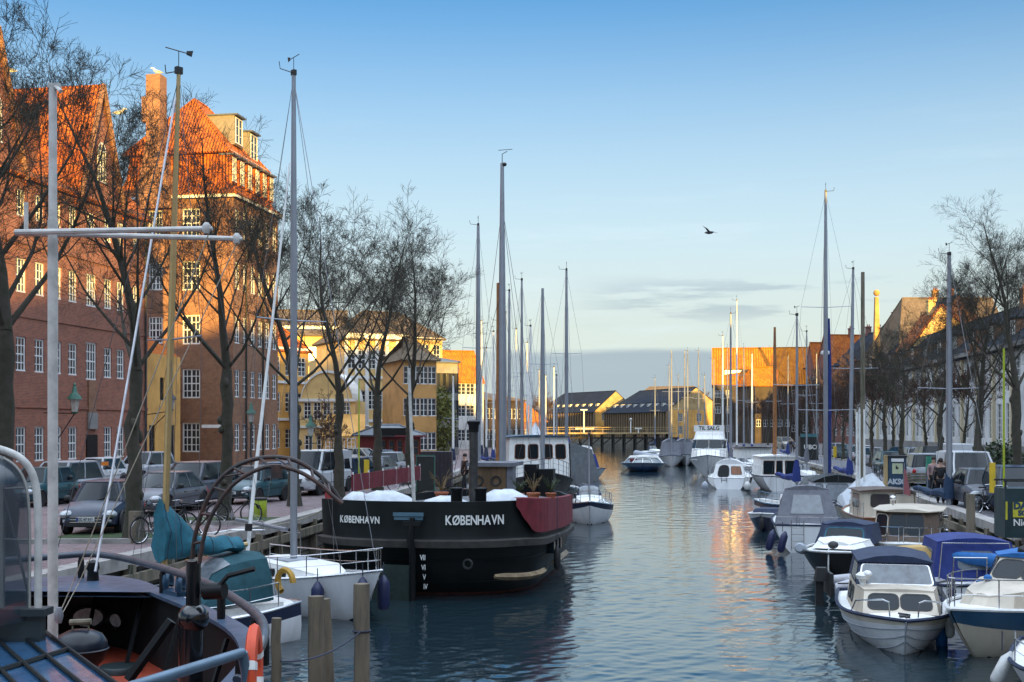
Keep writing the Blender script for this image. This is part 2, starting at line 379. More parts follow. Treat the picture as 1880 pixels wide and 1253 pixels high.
mb = MB(); mb.add([(-400, 292, QZ), (8, 292, QZ), (8, 330, QZ), (46, 330, QZ), (46, 292, QZ), (441, 300, QZ), (3000, 1400, QZ), (3000, 6000, QZ), (-3000, 6000, QZ), (-3000, 292, QZ)], [tuple(range(10))])
struct(mb.build('ground_far', soil, smooth=False))
strip('quay_kerb_left', QL, -.45, .05, QZ + .06, coping, thick=.3)
strip('quay_kerb_right', QR, -.05, .45, QZ + .06, coping, thick=.3)
strip('footpath_right', QR, .45, 4.2, QZ + .012, flag, Y1=200)
strip('kerb_right', QR, 4.2, 4.38, QZ + .12, coping, Y0=0, Y1=200, thick=.2)
strip('road_left', QL, -9.2, -13.8, QZ + .006, cobble, Y1=200)
strip('kerb_left', QL, -25.6, -25.45, QZ + .12, coping, Y1=110, thick=.2)
for nm, Q, s in (('left', QL, -1), ('right', QR, 1)):
    ys = [-50 + 6 * i for i in range(58)]; mb = MB()
    mb.rings([[(qx(Q, y) + s * .12, y, -1.5), (qx(Q, y) + s * .12, y, QZ - .2)] for y in ys if y < 292], False)
    wl = tag(mb.build('quay_wall', quaystone, smooth=False), 'stained stone quay wall holding up the %s bank of the canal' % nm, 'quay wall')
    mb = MB()
    for y in ys:
        for k in range(3):
            yy = y + 2 * k
            if yy < 200: mb.box((qx(Q, yy) - s * .02, yy, .5), (.24, .26, 2.0), 0)
    mb.rings([[(qx(Q, y) - s * .18, y, 1.02), (qx(Q, y) - s * .05, y, 1.02), (qx(Q, y) - s * .05, y, 1.28), (qx(Q, y) - s * .18, y, 1.28)] for y in ys if y < 200], True)
    mb.build('fender_timber', oldwood, wl, smooth=False)
# far end of the basin: quay wall
mb = MB(); mb.add([(8, 292, -1), (8, 330, -1), (46, 330, -1), (46, 292, -1), (8, 292, QZ), (8, 330, QZ), (46, 330, QZ), (46, 292, QZ)], [(0, 1, 5, 4), (1, 2, 6, 5), (2, 3, 7, 6)])
tag(mb.build('quay_wall', quaystone, smooth=False), 'low stone quay wall across the far end of the canal', 'quay wall')

# ------------------------------------------------------------------ buildings
WCACHE = {}
def window(parent, p, n, w, h, cols=2, rows=3, fw=.08, arch=False, trimm=None, glassm=None, depth=.06):
    """a window with its frame, bars and pane; p = centre on the wall face, n = outward normal"""
    key = (round(w, 2), round(h, 2), cols, rows, fw, arch, trimm, glassm)
    if key not in WCACHE:
        a = MB(); tb = fw * .55
        for s in (-1, 1): a.box((s * (w / 2 - fw / 2), 0, 0), (fw, depth, h))
        a.box((0, 0, h / 2 - fw / 2), (w - 2 * fw, depth - .004, fw)); a.box((0, -.01, -h / 2 + fw / 2), (w + fw, depth + .05, fw))
        for i in range(1, cols): a.box((-w / 2 + w * i / cols, .004, 0), (tb * (1.6 if cols % 2 == 0 and i == cols // 2 else 1), depth * .6, h - 2 * fw))
        for i in range(1, rows): a.box((0, .007, -h / 2 + h * i / rows), (w - 2 * fw, depth * .55, tb * (1.5 if i == rows * 2 // 3 and rows > 3 else 1)))
        if arch:
            pts = [(w / 2 * math.cos(t), h / 2 + w / 2 * math.sin(t)) for t in [math.pi * k / 8 for k in range(9)]]
            a.add([(x, -.03, z) for x, z in pts] + [(x * .78, -.03, h / 2 + (z - h / 2) * .78) for x, z in pts], [(i, i + 1, 10 + i, 9 + i) for i in range(8)])
            a.box((0, -.02, h / 2 + w * .2), (tb, .03, w * .42))
        g = MB(); g.box((0, .03, 0), (w - fw, .02, h - fw))
        if arch: g.add([(x * .9, -.0, h / 2 + (z - h / 2) * .9) for x, z in pts], [tuple(range(8, -1, -1))])
        fo = a.build('window', trimm or trim, smooth=False); po = g.build('pane', glassm or winglass, fo, smooth=False)
        WCACHE[key] = (fo.data, po.data); bpy.data.objects.remove(po); bpy.data.objects.remove(fo)
    fm, pm = WCACHE[key]; n = Vector(n)
    o = bpy.data.objects.new('window', fm); C.objects.link(o); o.parent = parent
    o.location = Vector(p) - n * .02; o.rotation_euler = (0, 0, math.atan2(n.y, n.x) + math.pi / 2)
    q = bpy.data.objects.new('pane', pm); C.objects.link(q); q.parent = o
    return o
def wallface(mb, p0, p1, z0, z1, holes=(), reveal=.14):
    """wall from p0 to p1 (outward side on the right), holes = (u0,u1,z0,z1)"""
    p0 = Vector((*p0, 0)); p1 = Vector((*p1, 0)); L = (p1 - p0).length; d = (p1 - p0) / L; n = Vector((d.y, -d.x, 0))
    us = sorted({0, L, *[h[0] for h in holes], *[h[1] for h in holes]}); zs = sorted({z0, z1, *[h[2] for h in holes], *[h[3] for h in holes]})
    P = lambda u, z, k=0: p0 + d * u - n * k + Vector((0, 0, z))
    for a, b in zip(us, us[1:]):
        for c, e in zip(zs, zs[1:]):
            mu, mz = (a + b) / 2, (c + e) / 2
            if any(h[0] < mu < h[1] and h[2] < mz < h[3] for h in holes): continue
            mb.quad(P(a, c), P(b, c), P(b, e), P(a, e))
    for h in holes:
        a, b, c, e = h
        mb.quad(P(a, c), P(a, c, reveal), P(a, e, reveal), P(a, e)); mb.quad(P(b, c, reveal), P(b, c), P(b, e), P(b, e, reveal))
        mb.quad(P(a, c), P(b, c), P(b, c, reveal), P(a, c, reveal)); mb.quad(P(a, e, reveal), P(b, e, reveal), P(b, e), P(a, e))
    return n, d
def facade(bld, mb, p0, p1, z0, z1, wins, **kw):
    """wins: list of (u, z, w, h, cols, rows[, arch])"""
    holes = [(q[0] - q[2] / 2, q[0] + q[2] / 2, q[1] - q[3] / 2, q[1] + q[3] / 2) for q in wins]
    n, d = wallface(mb, p0, p1, z0, z1, holes)
    for q in wins:
        p = Vector((*p0, 0)) + d * q[0] + Vector((0, 0, q[1])) - n * .08
        window(bld, p, n, q[2], q[3], q[4], q[5], arch=len(q) > 6 and q[6], **kw)
    return n, d
def grid(L, rows, w, h, n, cols=2, wr=3, m=0):
    """n evenly spaced windows in each row of rows (row centres)"""
    return [(m + (L - 2 * m) * (i + .5) / n, z, w, h, cols, wr) for z in rows for i in range(n)]
def slab(mb, pts, th=.14):
    pts = [Vector(p) for p in pts]; n = (pts[1] - pts[0]).cross(pts[-1] - pts[0]).normalized()
    k = len(pts); mb.add(pts + [p - n * th for p in pts], [tuple(range(k)), tuple(range(2 * k - 1, k - 1, -1))] + [(i, k + i, k + (i + 1) % k, (i + 1) % k) for i in range(k)])
def roof(bld, cs, ze, zr, i0=0, i1=0, mat=None, gmat=None, over=.35, name='roof'):
    """cs: 4 ccw corners, ridge parallel to edge 0-1; i0 = ridge inset at edge 3-0, i1 = at edge 1-2 (0 = gable)"""
    c = [Vector((*p, 0)) for p in cs]; d = (c[1] - c[0]).normalized(); s = (c[3] - c[0]).normalized()
    m0 = (c[0] + c[3]) / 2; m1 = (c[1] + c[2]) / 2; up = Vector((0, 0, 1))
    half = (c[3] - c[0]).length / 2; drop = over * (zr - ze) / half
    o0 = over if i0 > 0 else .12; o1 = over if i1 > 0 else .12
    r0 = m0 + d * (i0 if i0 > 0 else -o0) + up * zr; r1 = m1 - d * (i1 if i1 > 0 else -o1) + up * zr
    e = [c[0] - d * o0 - s * over, c[1] + d * o1 - s * over, c[2] + d * o1 + s * over, c[3] - d * o0 + s * over]
    e = [q + up * (ze - drop) for q in e]; mb = MB()
    slab(mb, [e[0], e[1], r1, r0]); slab(mb, [e[2], e[3], r0, r1])
    g = MB()
    if i0 > 0: slab(mb, [e[3], e[0], r0])
    else: g.add([c[3] + up * ze, c[0] + up * ze, m0 + up * (zr - .08)], [(0, 1, 2)])
    if i1 > 0: slab(mb, [e[1], e[2], r1])
    else: g.add([c[1] + up * ze, c[2] + up * ze, m1 + up * (zr - .08)], [(0, 1, 2)])
    ro = mb.build(name, mat, bld, smooth=False)
    rc = MB(); rc.tube([r0, r1], .12, 6)
    if i0 > 0: rc.tube([e[3], r0], .11, 6); rc.tube([e[0], r0], .11, 6)
    if i1 > 0: rc.tube([e[1], r1], .11, 6); rc.tube([e[2], r1], .11, 6)
    rc.build('ridge_tiles', mat, ro)
    if gmat and g.v: g.build('gable', gmat, bld, smooth=False)
    return ro
def boxwalls(mb, cs, z0, z1, skip=()):
    for i in range(len(cs)):
        if i not in skip: wallface(mb, cs[i], cs[(i + 1) % len(cs)], z0, z1)
def chimney(bld, x, y, z0, z1, w=.9, d=.9, mat=None, rz=0, pots=2):
    mb = MB(); mb.box((x, y, (z0 + z1) / 2), (w, d, z1 - z0), rz); mb.box((x, y, z1 - .12), (w + .16, d + .16, .2), rz)
    o = mb.build('chimney', mat or brick_brown, bld, smooth=False)
    m2 = MB()
    for k in range(pots): m2.cyl((x + (k - (pots - 1) / 2) * .35, y, z1), (x + (k - (pots - 1) / 2) * .35, y, z1 + .4), .12, .1, 8)
    if pots: m2.build('chimney_pot', terra, o)
    return o
def dormer(bld, p, n, w=1.3, h=1.5, back=2.0, wm=None, rm=None, wc=2, wr=3):
    """p = middle of the front foot of the dormer, n = outward direction"""
    n = Vector(n).normalized(); t = Vector((n.y, -n.x, 0)) * -1; p = Vector(p); rz = math.atan2(n.y, n.x) + math.pi / 2
    mb = MB(); mb.box(p - n * (back / 2 + .05) + Vector((0, 0, h / 2)), (w, back, h), rz)
    o = mb.build('dormer', wm or lead, bld, smooth=False)
    m2 = MB(); m2.box(p - n * (back / 2 - .1) + Vector((0, 0, h + .07)), (w + .25, back + .3, .12), rz); m2.build('dormer_roof', rm or zinc, o, smooth=False)
    window(o, p + n * .02 + Vector((0, 0, h / 2)), n, w - .25, h - .25, wc, wr)
    return o
UC = (math.sin(R(9.8)), math.cos(R(9.8)))      # canal direction
def CU(u, v): return (u * UC[1] + v * UC[0], -u * UC[0] + v * UC[1])   # canal frame: u across, v along
def LF(Y, off=0): return (-38.5 + .1727 * Y - off * UC[1], Y + off * UC[0])   # point on the left facade line, off metres behind it
dv = Vector((UC[0], UC[1], 0)); nu = Vector((UC[1], -UC[0], 0))   # along the canal / from the left bank over the water

# --- left: long red-brick building with steep gables
b = thing('brick_house', 'long red brick building with steep orange gables behind the row of parked cars', 'building', (*LF(60), QZ), 0)
def setloc(b, z=QZ):
    """children are built in world coordinates: cancel the empty's place"""
    for ch in b.children: ch.location = Vector(ch.location) - Vector(b.location)
Y0, Y1 = 40.0, 80.7; LL = (Y1 - Y0) / UC[1]
p0, p1 = LF(Y0), LF(Y1)
ys = [44.5, 46.5, 48.5, 50.5, 52.5, 55.0, 57, 59, 61, 63.2, 66.1, 67.9, 69.7, 71.4, 73.5, 75.5, 77.1, 79.2]
wins = []
for y in ys:
    u = (y - Y0) / UC[1]; mid = y in (73.5, 63.2, 52.5)
    if not mid: wins.append((u, 3.76, .98, 1.95, 3, 4))
    wins.append((u, 8.75, 1.25 if mid else .98, 2.3 if mid else 1.9, 4 if mid else 3, 4, mid))
    wins.append((u, 13.1, 1.2 if mid else .98, 2.0 if mid else 1.9, 4 if mid else 3, 4, mid))
    wins.append((u, 17.1, 1.0 if mid else .9, 1.5, 3, 3, mid))
mb = MB(); c = [p0, p1, LF(Y1, 12.5), LF(Y0, 12.5)]
EZ = 18.9
facade(b, mb, p0, p1, QZ, EZ, wins, fw=.09)
for i in (1, 2, 3): wallface(mb, c[i], c[(i + 1) % 4], QZ, EZ)
mb.build('wall', brick_red, b, smooth=False)
m2 = MB()                                    # string courses and plinth
for z, hh, o_ in ((5.9, .22, .06), (10.9, .22, .06), (15.0, .3, .08), (EZ - .2, .4, .22)):
    q0 = Vector((*p0, z)) + nu * o_ / 2; q1 = Vector((*p1, z)) + nu * o_ / 2; m2.box((q0 + q1) / 2, (o_, LL, hh), -R(9.8))
m2.build('cornice', brick_red, b, smooth=False)
roof(b, c, EZ, 25.4, 0, 0, tile_red, brick_red)
for yg in (52.5, 63.6, 74.5):                # steep wall gables
    q = Vector((*LF(yg), 0)) + nu * .1; hw = 2.7; m3 = MB(); bk = -nu * 6.4
    A, B_, T = q - dv * hw + Vector((0, 0, EZ - .5)), q + dv * hw + Vector((0, 0, EZ - .5)), q + Vector((0, 0, 25.9))
    m3.add([A, B_, T, A + bk, B_ + bk, T + bk], [(0, 1, 2), (5, 4, 3), (0, 3, 4, 1)])
    go = m3.build('gable', brick_red, b, smooth=False)
    m4 = MB(); o3 = nu * .15
    for s, E in ((-1, A), (1, B_)):
        E2 = E + dv * s * .3 - Vector((0, 0, .3))
        pts = [E2 + bk, E2, T + Vector((0, 0, .12)), T + bk + Vector((0, 0, .12))]
        slab(m4, pts if s < 0 else pts[::-1], .1)
    m4.build('gable_roof', tile_red, go, smooth=False)
    m5 = MB()
    for E in (A, B_): m5.tube([E + o3, T + o3 + Vector((0, 0, .1))], .17, 4)
    m5.build('verge', brick_brown, go)
    window(go, q + nu * .06 + Vector((0, 0, 20.9)), nu, 1.0, 2.0, 3, 4, arch=True)
q = Vector((*LF(73.5), 0))
m2 = MB(); m2.box(q + nu * .03 + Vector((0, 0, 2.95)), (.1, 1.25, 2.6), -R(9.8)); m2.build('door', black, b, smooth=False)
m2 = MB(); m2.box(q + nu * .1 + Vector((0, 0, 5.1)), (.14, 1.0, 1.0), -R(9.8)); m2.build('wall_plaque', concrete, b, smooth=False)
m2 = MB(); m2.box(q + nu * .05 + Vector((0, 0, 6.6)), (.12, .9, 2.0), -R(9.8)); m2.build('door_surround', brick_brown, b, smooth=False)
m2 = MB(); q = Vector((*LF(80.3), 0)) + nu * .1; m2.cyl(q + Vector((0, 0, QZ)), q + Vector((0, 0, EZ)), .07, n=8); m2.build('downpipe', iron, b)
setloc(b)
# small yellow wing between the two brick houses
b = thing('yellow_wing', 'narrow yellow rendered wing between the two brick houses', 'building', (*LF(84, 3), QZ))
a0 = LF(80.9, .4); a1 = (X(331, 87.5), 87.5); a2 = (X(316, 94.6), 94.6); a3 = LF(94.6, 9); a4 = LF(80.9, 7)
mb = MB(); facade(b, mb, a0, a1, QZ, 9.8, [(1.5, 3.4, 1.0, 2.9, 2, 3), (5.0, 3.4, 1.0, 2.9, 2, 3), (3.2, 7.4, .7, 1.6, 2, 2)], trimm=iron)
wallface(mb, a1, a2, QZ, 9.8); wallface(mb, a2, a3, QZ, 9.8); wallface(mb, a3, a4, QZ, 9.8); wallface(mb, a4, a0, QZ, 9.8)
mb.build('wall', rendery, b, smooth=False)
mb = MB(); slab(mb, [(*a0, 9.8), (*a1, 9.8), (*a2, 9.8), (*a3, 13.2), (*a4, 13.2)][::1]); mb.build('roof', tile_red, b, smooth=False)
setloc(b)
# --- left: tall corner building with mansard roof
b = thing('corner_house', 'tall brown brick corner building with orange mansard roof and large chimney', 'building', (*LF(95), QZ))
c0, c1 = LF(95, 10.2), LF(95); c2, c3 = LF(104.6), LF(104.6, 10.2)
EZ = 23.2; mb = MB(); FL = (Vector(c1) - Vector(c0)).length; SL = (Vector(c2) - Vector(c1)).length
rows = [3.9, 8.2, 12.5, 16.8, 21.0]
wf = [(FL - 3.55, z, 1.5, 2.35, 4, 4) for z in rows] + [(FL - 6.6, z, 1.2, 2.2, 4, 4) for z in rows[2:]]
facade(b, mb, c0, c1, QZ, EZ, wf, fw=.11)
ws = [(SL * (i + .5) / 6, z, 1.0, 2.2, 2, 4) for z in rows for i in range(6)] + [(SL * (i + .5) / 6, 2.0, .9, .6, 2, 1) for i in range(0)]
facade(b, mb, c1, c2, QZ, EZ, ws, fw=.1); wallface(mb, c2, c3, QZ, EZ); wallface(mb, c3, c0, QZ, EZ)
mb.build('wall', brick_brown, b, smooth=False)
cor = [Vector((*p, 0)) for p in (c0, c1, c2, c3)]
ctr = sum(cor, Vector()) / 4
def ring(k, z): return [(p + (ctr - p).normalized() * k * 1.414 + Vector((0, 0, z))) for p in cor]
mb = MB(); mb.rings([ring(-.35, EZ - .25), ring(-.35, EZ), ring(-.1, EZ + .02)], True); mb.build('cornice', trim, b, smooth=False); mb = MB(); mb.rings([ring(1.0, 26.75), ring(.72, 26.8), ring(.72, 27.05), ring(1.3, 27.06)], True)
mb.build('cornice', trim, b, smooth=False)
mb = MB(); mb.rings([ring(-.4, EZ), ring(.25, EZ + .55), ring(.7, EZ + 1.5), ring(.95, 26.9)], True); mb.build('mansard', tile_red, b, smooth=False)
mb = MB()
for i in (1,): mb.tube([r[i] for r in (ring(-.42, EZ + .05), ring(.22, EZ + .6), ring(.66, EZ + 1.55), ring(.9, 26.9))], .16, 6)
mb.build('hip_tiles', tile_red, b)
k = [(p + (ctr - p).normalized() * .75 * 1.414) for p in cor]
kk = [(k[1].x, k[1].y), (k[2].x, k[2].y), (k[3].x, k[3].y), (k[0].x, k[0].y)]
roof(b, kk, 27.05, 32.0, 3.2, 2.6, tile_red, over=.25, name='hip_roof')
for i in range(6):
    q = Vector((*LF(95.8 + 1.6 * i), 0)) - nu * .25; dormer(b, q + Vector((0, 0, 24.2)), nu, .95, 2.2, 1.0, wm=tile_red, rm=zinc, wc=2, wr=4)
for y, z in ((99.2, 28.0), (102.4, 27.4)):
    q = Vector((*LF(y), 0)) - nu * 1.3; dormer(b, q + Vector((0, 0, z)), nu, 1.7, 2.4, 3.4, wm=lead, rm=zinc)
mb = MB(); q = Vector((*LF(95, 6.6), 0)) + Vector((-UC[0], -UC[1], 0)) * .35
mb.hexa([q + nu * s * 1.7 + dv * t + Vector((0, 0, 22.2)) for s, t in ((-1, -.1), (1, -.1), (1, 1.2), (-1, 1.2))][::1], [q + nu * s * .6 + dv * t + Vector((0, 0, 27.6)) for s, t in ((-1, -.1), (1, -.1), (1, 1.2), (-1, 1.2))])
mb.box(q + Vector((0, 0, 30.2)) + dv * .5, (1.2, 1.2, 5.4), -R(9.8)); mb.box(q - nu * .8 + Vector((0, 0, 30.2)) + dv * .5, (.5, .9, 2.0), -R(9.8)); mb.box(q + nu * .05 + Vector((0, 0, 32.7)) + dv * .5, (1.0, 1.0, .5), -R(9.8))
CHTOP = q + nu * .05 + Vector((0, 0, 32.95)) + dv * .5
mb.build('chimney', brick_brown, b, smooth=False)
m2 = MB(); m2.box(Vector((*LF(98.2, 5.2), 0)) + Vector((0, 0, 29.3)), (1.0, .35, .8), -R(9.8), ); m2.build('skylight', glass, b, smooth=False)
for y in (97.4, 101.0):
    m2 = MB(); q = Vector((*LF(y), 0)) + nu * .1; m2.cyl(q + Vector((0, 0, QZ)), q + Vector((0, 0, EZ - .3)), .07, n=8); m2.build('downpipe', iron, b)
setloc(b)

# generic block house standing square to a given line
def house(name, label, p0, p1, depth, z1, zr, wallm, roofm, rows, ncol, ww, wh, cols=2, wr=3, i0=0, i1=0, cross=False, chim=0, z0=QZ, side=None, trimm=None, dorm=0, cat='building', band=None, m=0, gm=None):
    p0, p1 = Vector(p0), Vector(p1); d = (p1 - p0).normalized(); n = Vector((d.y, -d.x)); q1 = p1 - n * depth; q0 = p0 - n * depth
    b = thing(name, label, cat, (*p0, z0)); L = (p1 - p0).length; mb = MB()
    facade(b, mb, p0, p1, z0, z1, grid(L, rows, ww, wh, ncol, cols, wr, m), trimm=trimm)
    if side: facade(b, mb, p1, q1, z0, z1, grid(depth, rows, ww, wh, side, cols, wr), trimm=trimm); facade(b, mb, q0, p0, z0, z1, [], trimm=trimm)
    else: wallface(mb, p1, q1, z0, z1); wallface(mb, q0, p0, z0, z1)
    wallface(mb, q1, q0, z0, z1); mb.build('wall', wallm, b, smooth=False)
    cs = [p0, p1, q1, q0] if not cross else [p1, q1, q0, p0]
    roof(b, cs, z1, zr, i0, i1, roofm, gm or wallm)
    if band:
        mb = MB(); n3 = Vector((n.x, n.y, 0)); rz = math.atan2(d.y, d.x); c = (p0 + p1) / 2
        for z, hh in band: mb.box(Vector((c.x, c.y, z)) + n3 * .06, (L + .1, .2, hh), rz)
        mb.build('cornice', trim, b, smooth=False)
    cm = (p0 + q1) / 2
    for k in range(chim):
        f = (k + .5) / chim; q = p0.lerp(p1, f) - n * depth / 2
        if cross: q = p0.lerp(q0, f) + d * L / 2
        chimney(b, q.x, q.y, zr - 1.2, zr + 1.3, mat=ochre if wallm is not brick_far else brick_far)
    for k in range(dorm):
        f = (k + .5) / dorm; q = p0.lerp(p1, f) - n * 1.2; t = (1.2 / (depth / 2)) if not cross else 0
        dormer(b, (q.x, q.y, z1 + (zr - z1) * t - .2), (n.x, n.y, 0), 1.3, 1.5, 1.8)
    return b
def done(b): setloc(b); return b
# yellow houses beyond the corner building, on the left bank
b = house('yellow_house', 'yellow house with white bands and red roof, right of the brick corner house', (X(470, 116), 116), (X(566, 122), 122), 9, 12.6, 16.6, rendery, tile_red, [3.6, 7.2, 10.8], 4, 1.1, 1.9, 2, 4, 2, 2, band=[(5.5, .25), (9.2, .25), (12.5, .35)]); done(b)
b = thing('gabled_house', 'yellow house with a round white-edged gable and lean-to wing behind the fourth tree', 'building', (X(600, 118), 118, QZ))
Y = 118; xa, xb = X(548, Y), X(652, Y); zt = Z(735, Y); mb = MB()
facade(b, mb, (xa, Y), (xb, Y), QZ, zt, grid(xb - xa, [6.35], .75, 1.7, 5, 2, 4, .4) + grid(xb - xa, [3.0], .8, 1.9, 4, 2, 4, .4))
wallface(mb, (xb, Y), (xb, Y + 8), QZ, zt); wallface(mb, (xa, Y + 8), (xa, Y), QZ, zt)
cx, hw = (xa + xb) / 2, (xb - xa) / 2 * .92; arcp = [(cx + hw * math.cos(t), zt + 2.7 * math.sin(t) ** 1.2 if t < 3.14 else zt) for t in [math.pi * k / 14 for k in range(15)]]
mb.add([(x, Y, z) for x, z in arcp], [tuple(range(14, -1, -1))[::-1]]); mb.build('wall', renderpale, b, smooth=False)
mb = MB(); mb.rings([[(x, Y - .15, z + .02), (x, Y + 8, z + .02), (x, Y + 8, z + .25), (x, Y - .15, z + .25)] for x, z in arcp], True, True, True); mb.box((cx, Y - .05, zt), (xb - xa + .2, .3, .28)); mb.box((cx, Y - .05, 4.75), (xb - xa + .1, .25, .2)); mb.build('cornice', trim, b, smooth=False)
mb = MB(); mb.hexa([(X(590, 113), 113, QZ), (X(670, 113), 113, QZ), (xb + 1, 117.9, QZ), (X(590, 113) - .2, 117.9, QZ)], [(X(590, 113), 113, 3.9), (X(670, 113), 113, 3.9), (xb + 1, 117.9, 6.0), (X(590, 113) - .2, 117.9, 6.0)]); mb.build('lean_to', rendery, b, smooth=False)
for px in (605, 625, 645): window(b, (X(px, 112.98), 112.98, 2.9), (0, -1, 0), .8, 1.6, 2, 4)
done(b)
b = house('mansion', 'ochre three-storey mansion with white pilasters behind the middle trees', (X(636, 126), 126), (X(748, 129), 129), 11, 14.2, 17.0, renderpale, slate_brown, [3.4, 7.6, 11.9], 6, .85, 2.0, 2, 4, 3, 3, band=[(5.4, .3), (10.0, .3), (14.4, .5)])
mb = MB()
for k in range(7):
    f = k / 6; p = Vector((lerp(X(636, 126), X(748, 129), f), lerp(126, 129, f) - .1, 8)); mb.box(p, (.35, .25, 12.4))
mb.build('pilaster', trim, b, smooth=False)
mb = MB(); mb.box((X(672, 126.5), 126.6, 2.9), (1.3, .3, 2.4)); mb.torus((X(672, 126.5), 126.7, 4.0), .85, .12, 'Y', 12, 6, 0, math.pi); mb.build('portal', trim, b); done(b)
b = house('tall_yellow_house', 'tall yellow block with steep orange roof rising behind the middle trees', (X(665, 146), 146), (X(812, 152), 152), 12, 16.0, 19.5, renderpale, slate_brown, [4.2, 7.6, 11, 14.2], 7, 1.0, 1.9, 2, 3, 3, 3, band=[(15.8, .4)]); done(b)
b = house('back_house', 'long house with roof coloured dark for shade behind the yellow houses', (X(470, 150), 150), (X(640, 152), 152), 12, 16.5, 20.0, renderpale, slate_brown, [6, 10, 14], 9, 1.1, 1.8, 2, 3, 0, 0, band=[(17.3, .4)]); done(b)  # brown roof colour stands in for the shade on this roof
b = house('stone_house', 'narrow sandy stone block with tall windows beside the last tree of the left row', (X(742, 112), 112), (X(800, 113), 113), 9, 11.2, 13.5, ochre, slate_brown, [3.4, 6.6, 9.6], 4, .9, 1.7, 2, 3, 2, 2); done(b)
b = house('glass_block', 'grey modern block with glass balconies between the yellow houses and the red roof', (X(795, 132), 132), (X(838, 133), 133), 8, 12.0, 12.6, concrete, zinc, [3.6, 6.6, 9.6], 4, 1.2, 2.2, 2, 2, 1, 1, trimm=iron); done(b)
b = house('white_house', 'pale house with bright orange roof and blue awning near the masts', (X(806, 165), 165), (X(888, 167), 167), 10, 11.2, 15.6, palewall, tile_far, [3.6, 7, 10], 5, 1.2, 1.6, 2, 3, 0, 0); done(b)
b = house('brown_house', 'low brown building with flat roof behind the cluster of masts', (X(868, 178), 178), (X(962, 190), 190), 12, 9.0, 10.2, cladding, slate_brown, [3.6, 6.8], 9, 1.2, 1.6, 2, 2, 2, 2); done(b)
b = house('orange_roof_house', 'small far house with orange roof between the left masts', (X(950, 260), 260), (X(1002, 266), 266), 12, 6.2, 11.0, brick_far, tile_far, [3.5], 5, 1.0, 1.4, 2, 2, 2, 2); done(b)
b = house('red_shed', 'dark red wooden kiosk with glazed front under the middle trees', (X(697, 96), 96), (X(772, 98), 98), 4, 4.2, 4.9, mk('dark_red_boards', (.14, .012, .015), .6), zinc, [3.05], 5, .55, 1.3, 1, 2, 1, 1, trimm=wood, cat='kiosk')
mb = MB(); mb.box((X(716, 95.6), 95.5, 4.35), (2.6, .3, .6)); mb.build('fascia', black, b, smooth=False); mb = MB(); mb.box((X(755, 95), 94.6, 4.0), (2.4, 2.0, .08)); mb.build('awning', redc, b, smooth=False); done(b)

# --- far end: warehouses
shadewall = mk('shade_brown_warehouse_wall', (.10, .068, .042), .9, var=.3, sc=.6)  # long walls darker than the gable end: their shade is put into the colour
def warehouse(label, pL, pR, depthv, z1, zr, n, gable_side_w, dorms, lowroof):
    b = thing('warehouse', label, 'warehouse', (*pL, QZ), group='old warehouses at the far end of the canal')
    pL, pR = Vector(pL), Vector(pR); d = (pR - pL).normalized(); nn = Vector((d.y, -d.x)); q1 = pR - nn * depthv; q0 = pL - nn * depthv; L = (pR - pL).length
    mb = MB(); facade(b, mb, pL, pR, QZ, z1, [(L * (i + .5) / n, z1 - 1.6, .75, 1.7, 2, 3) for i in range(n)])
    wallface(mb, q1, q0, QZ, z1); wallface(mb, q0, pL, QZ, z1); mb.build('wall', shadewall, b, smooth=False)
    mb = MB(); facade(b, mb, pR, q1, QZ, z1, [(depthv * f, z, 1.5, 2.2, 3, 4) for f in (.22, .55) for z in (4.0, z1 - 2)]); mb.build('end_wall', rendery, b, smooth=False)
    mb = MB()
    for i in range(n + 1):
        p = pL + d * (L * i / n); mb.box((p.x + nn.x * .2, p.y + nn.y * .2, (QZ + z1) / 2 - .2), (.5, .6, z1 - QZ - .4), math.atan2(d.y, d.x))
    mb.build('buttress', mk('sunlit_brown_buttress', (.17, .115, .065), .9), b, smooth=False)  # lighter than the wall behind: grazing sunlight painted into the brown
    roof(b, [pL, pR, q1, q0], z1, zr, 6, 0, slate, rendersand, over=.7)
    for i in range(dorms):
        p = pL + d * (L * (i + .6) / dorms) - nn * 1.6; dormer(b, (p.x, p.y, z1 + 1.0), (nn.x, nn.y, 0), 1.1, 1.1, 1.6, wm=trim, rm=slate, wc=1, wr=2)
    return done(b)
warehouse('long low warehouse with dark roof behind the left masts', (X(985, 400), 400), (X(1092, 366), 366), 15, 9.9, 16.0, 24, 10, 9, False)
warehouse('long warehouse with dark roof, dormers and yellow gable end in the middle distance', (X(1112, 362), 362), (X(1226, 322), 322), 17, 9.4, 15.6, 26, 10, 9, False)
b = house('great_hall', 'large hipped hall with grey-brown roof rising above the second warehouse', (X(1132, 384), 384), (X(1300, 372), 372), 26, 9.6, 18.0, rendersand, slate_brown, [5.5], 16, 1, 2, 2, 3, 7, 8); done(b)
b = house('orange_hall', 'big warehouse with walls coloured dark for shade and a huge bright orange tiled roof', (X(1308, 240), 240), (X(1308, 240) + 19, 236.8), 16, Z(704, 240), Z(640, 248), cladding, tile_far, [4.5, 8.2, 11.4], 9, 1.1, 1.4, 2, 2, 0, 0)
for px in (1345, 1372, 1432): dormer(b, (X(px, 242), 241.5, Z(690, 243)), (0, -1, 0), 3.6, 1.2, 3.5, wm=cladding, rm=tile_far, wc=5, wr=1)
done(b)
b = house('orange_annex', 'low shed roofed in orange tiles in front of the big warehouse with the shade-coloured walls', (X(1386, 232), 232), (X(1452, 234), 234), 8, Z(700, 232) - .6, Z(672, 232), cladding, tile_far, [5.5], 5, 1, 1.4, 2, 2, 1.5, 1.5); done(b)
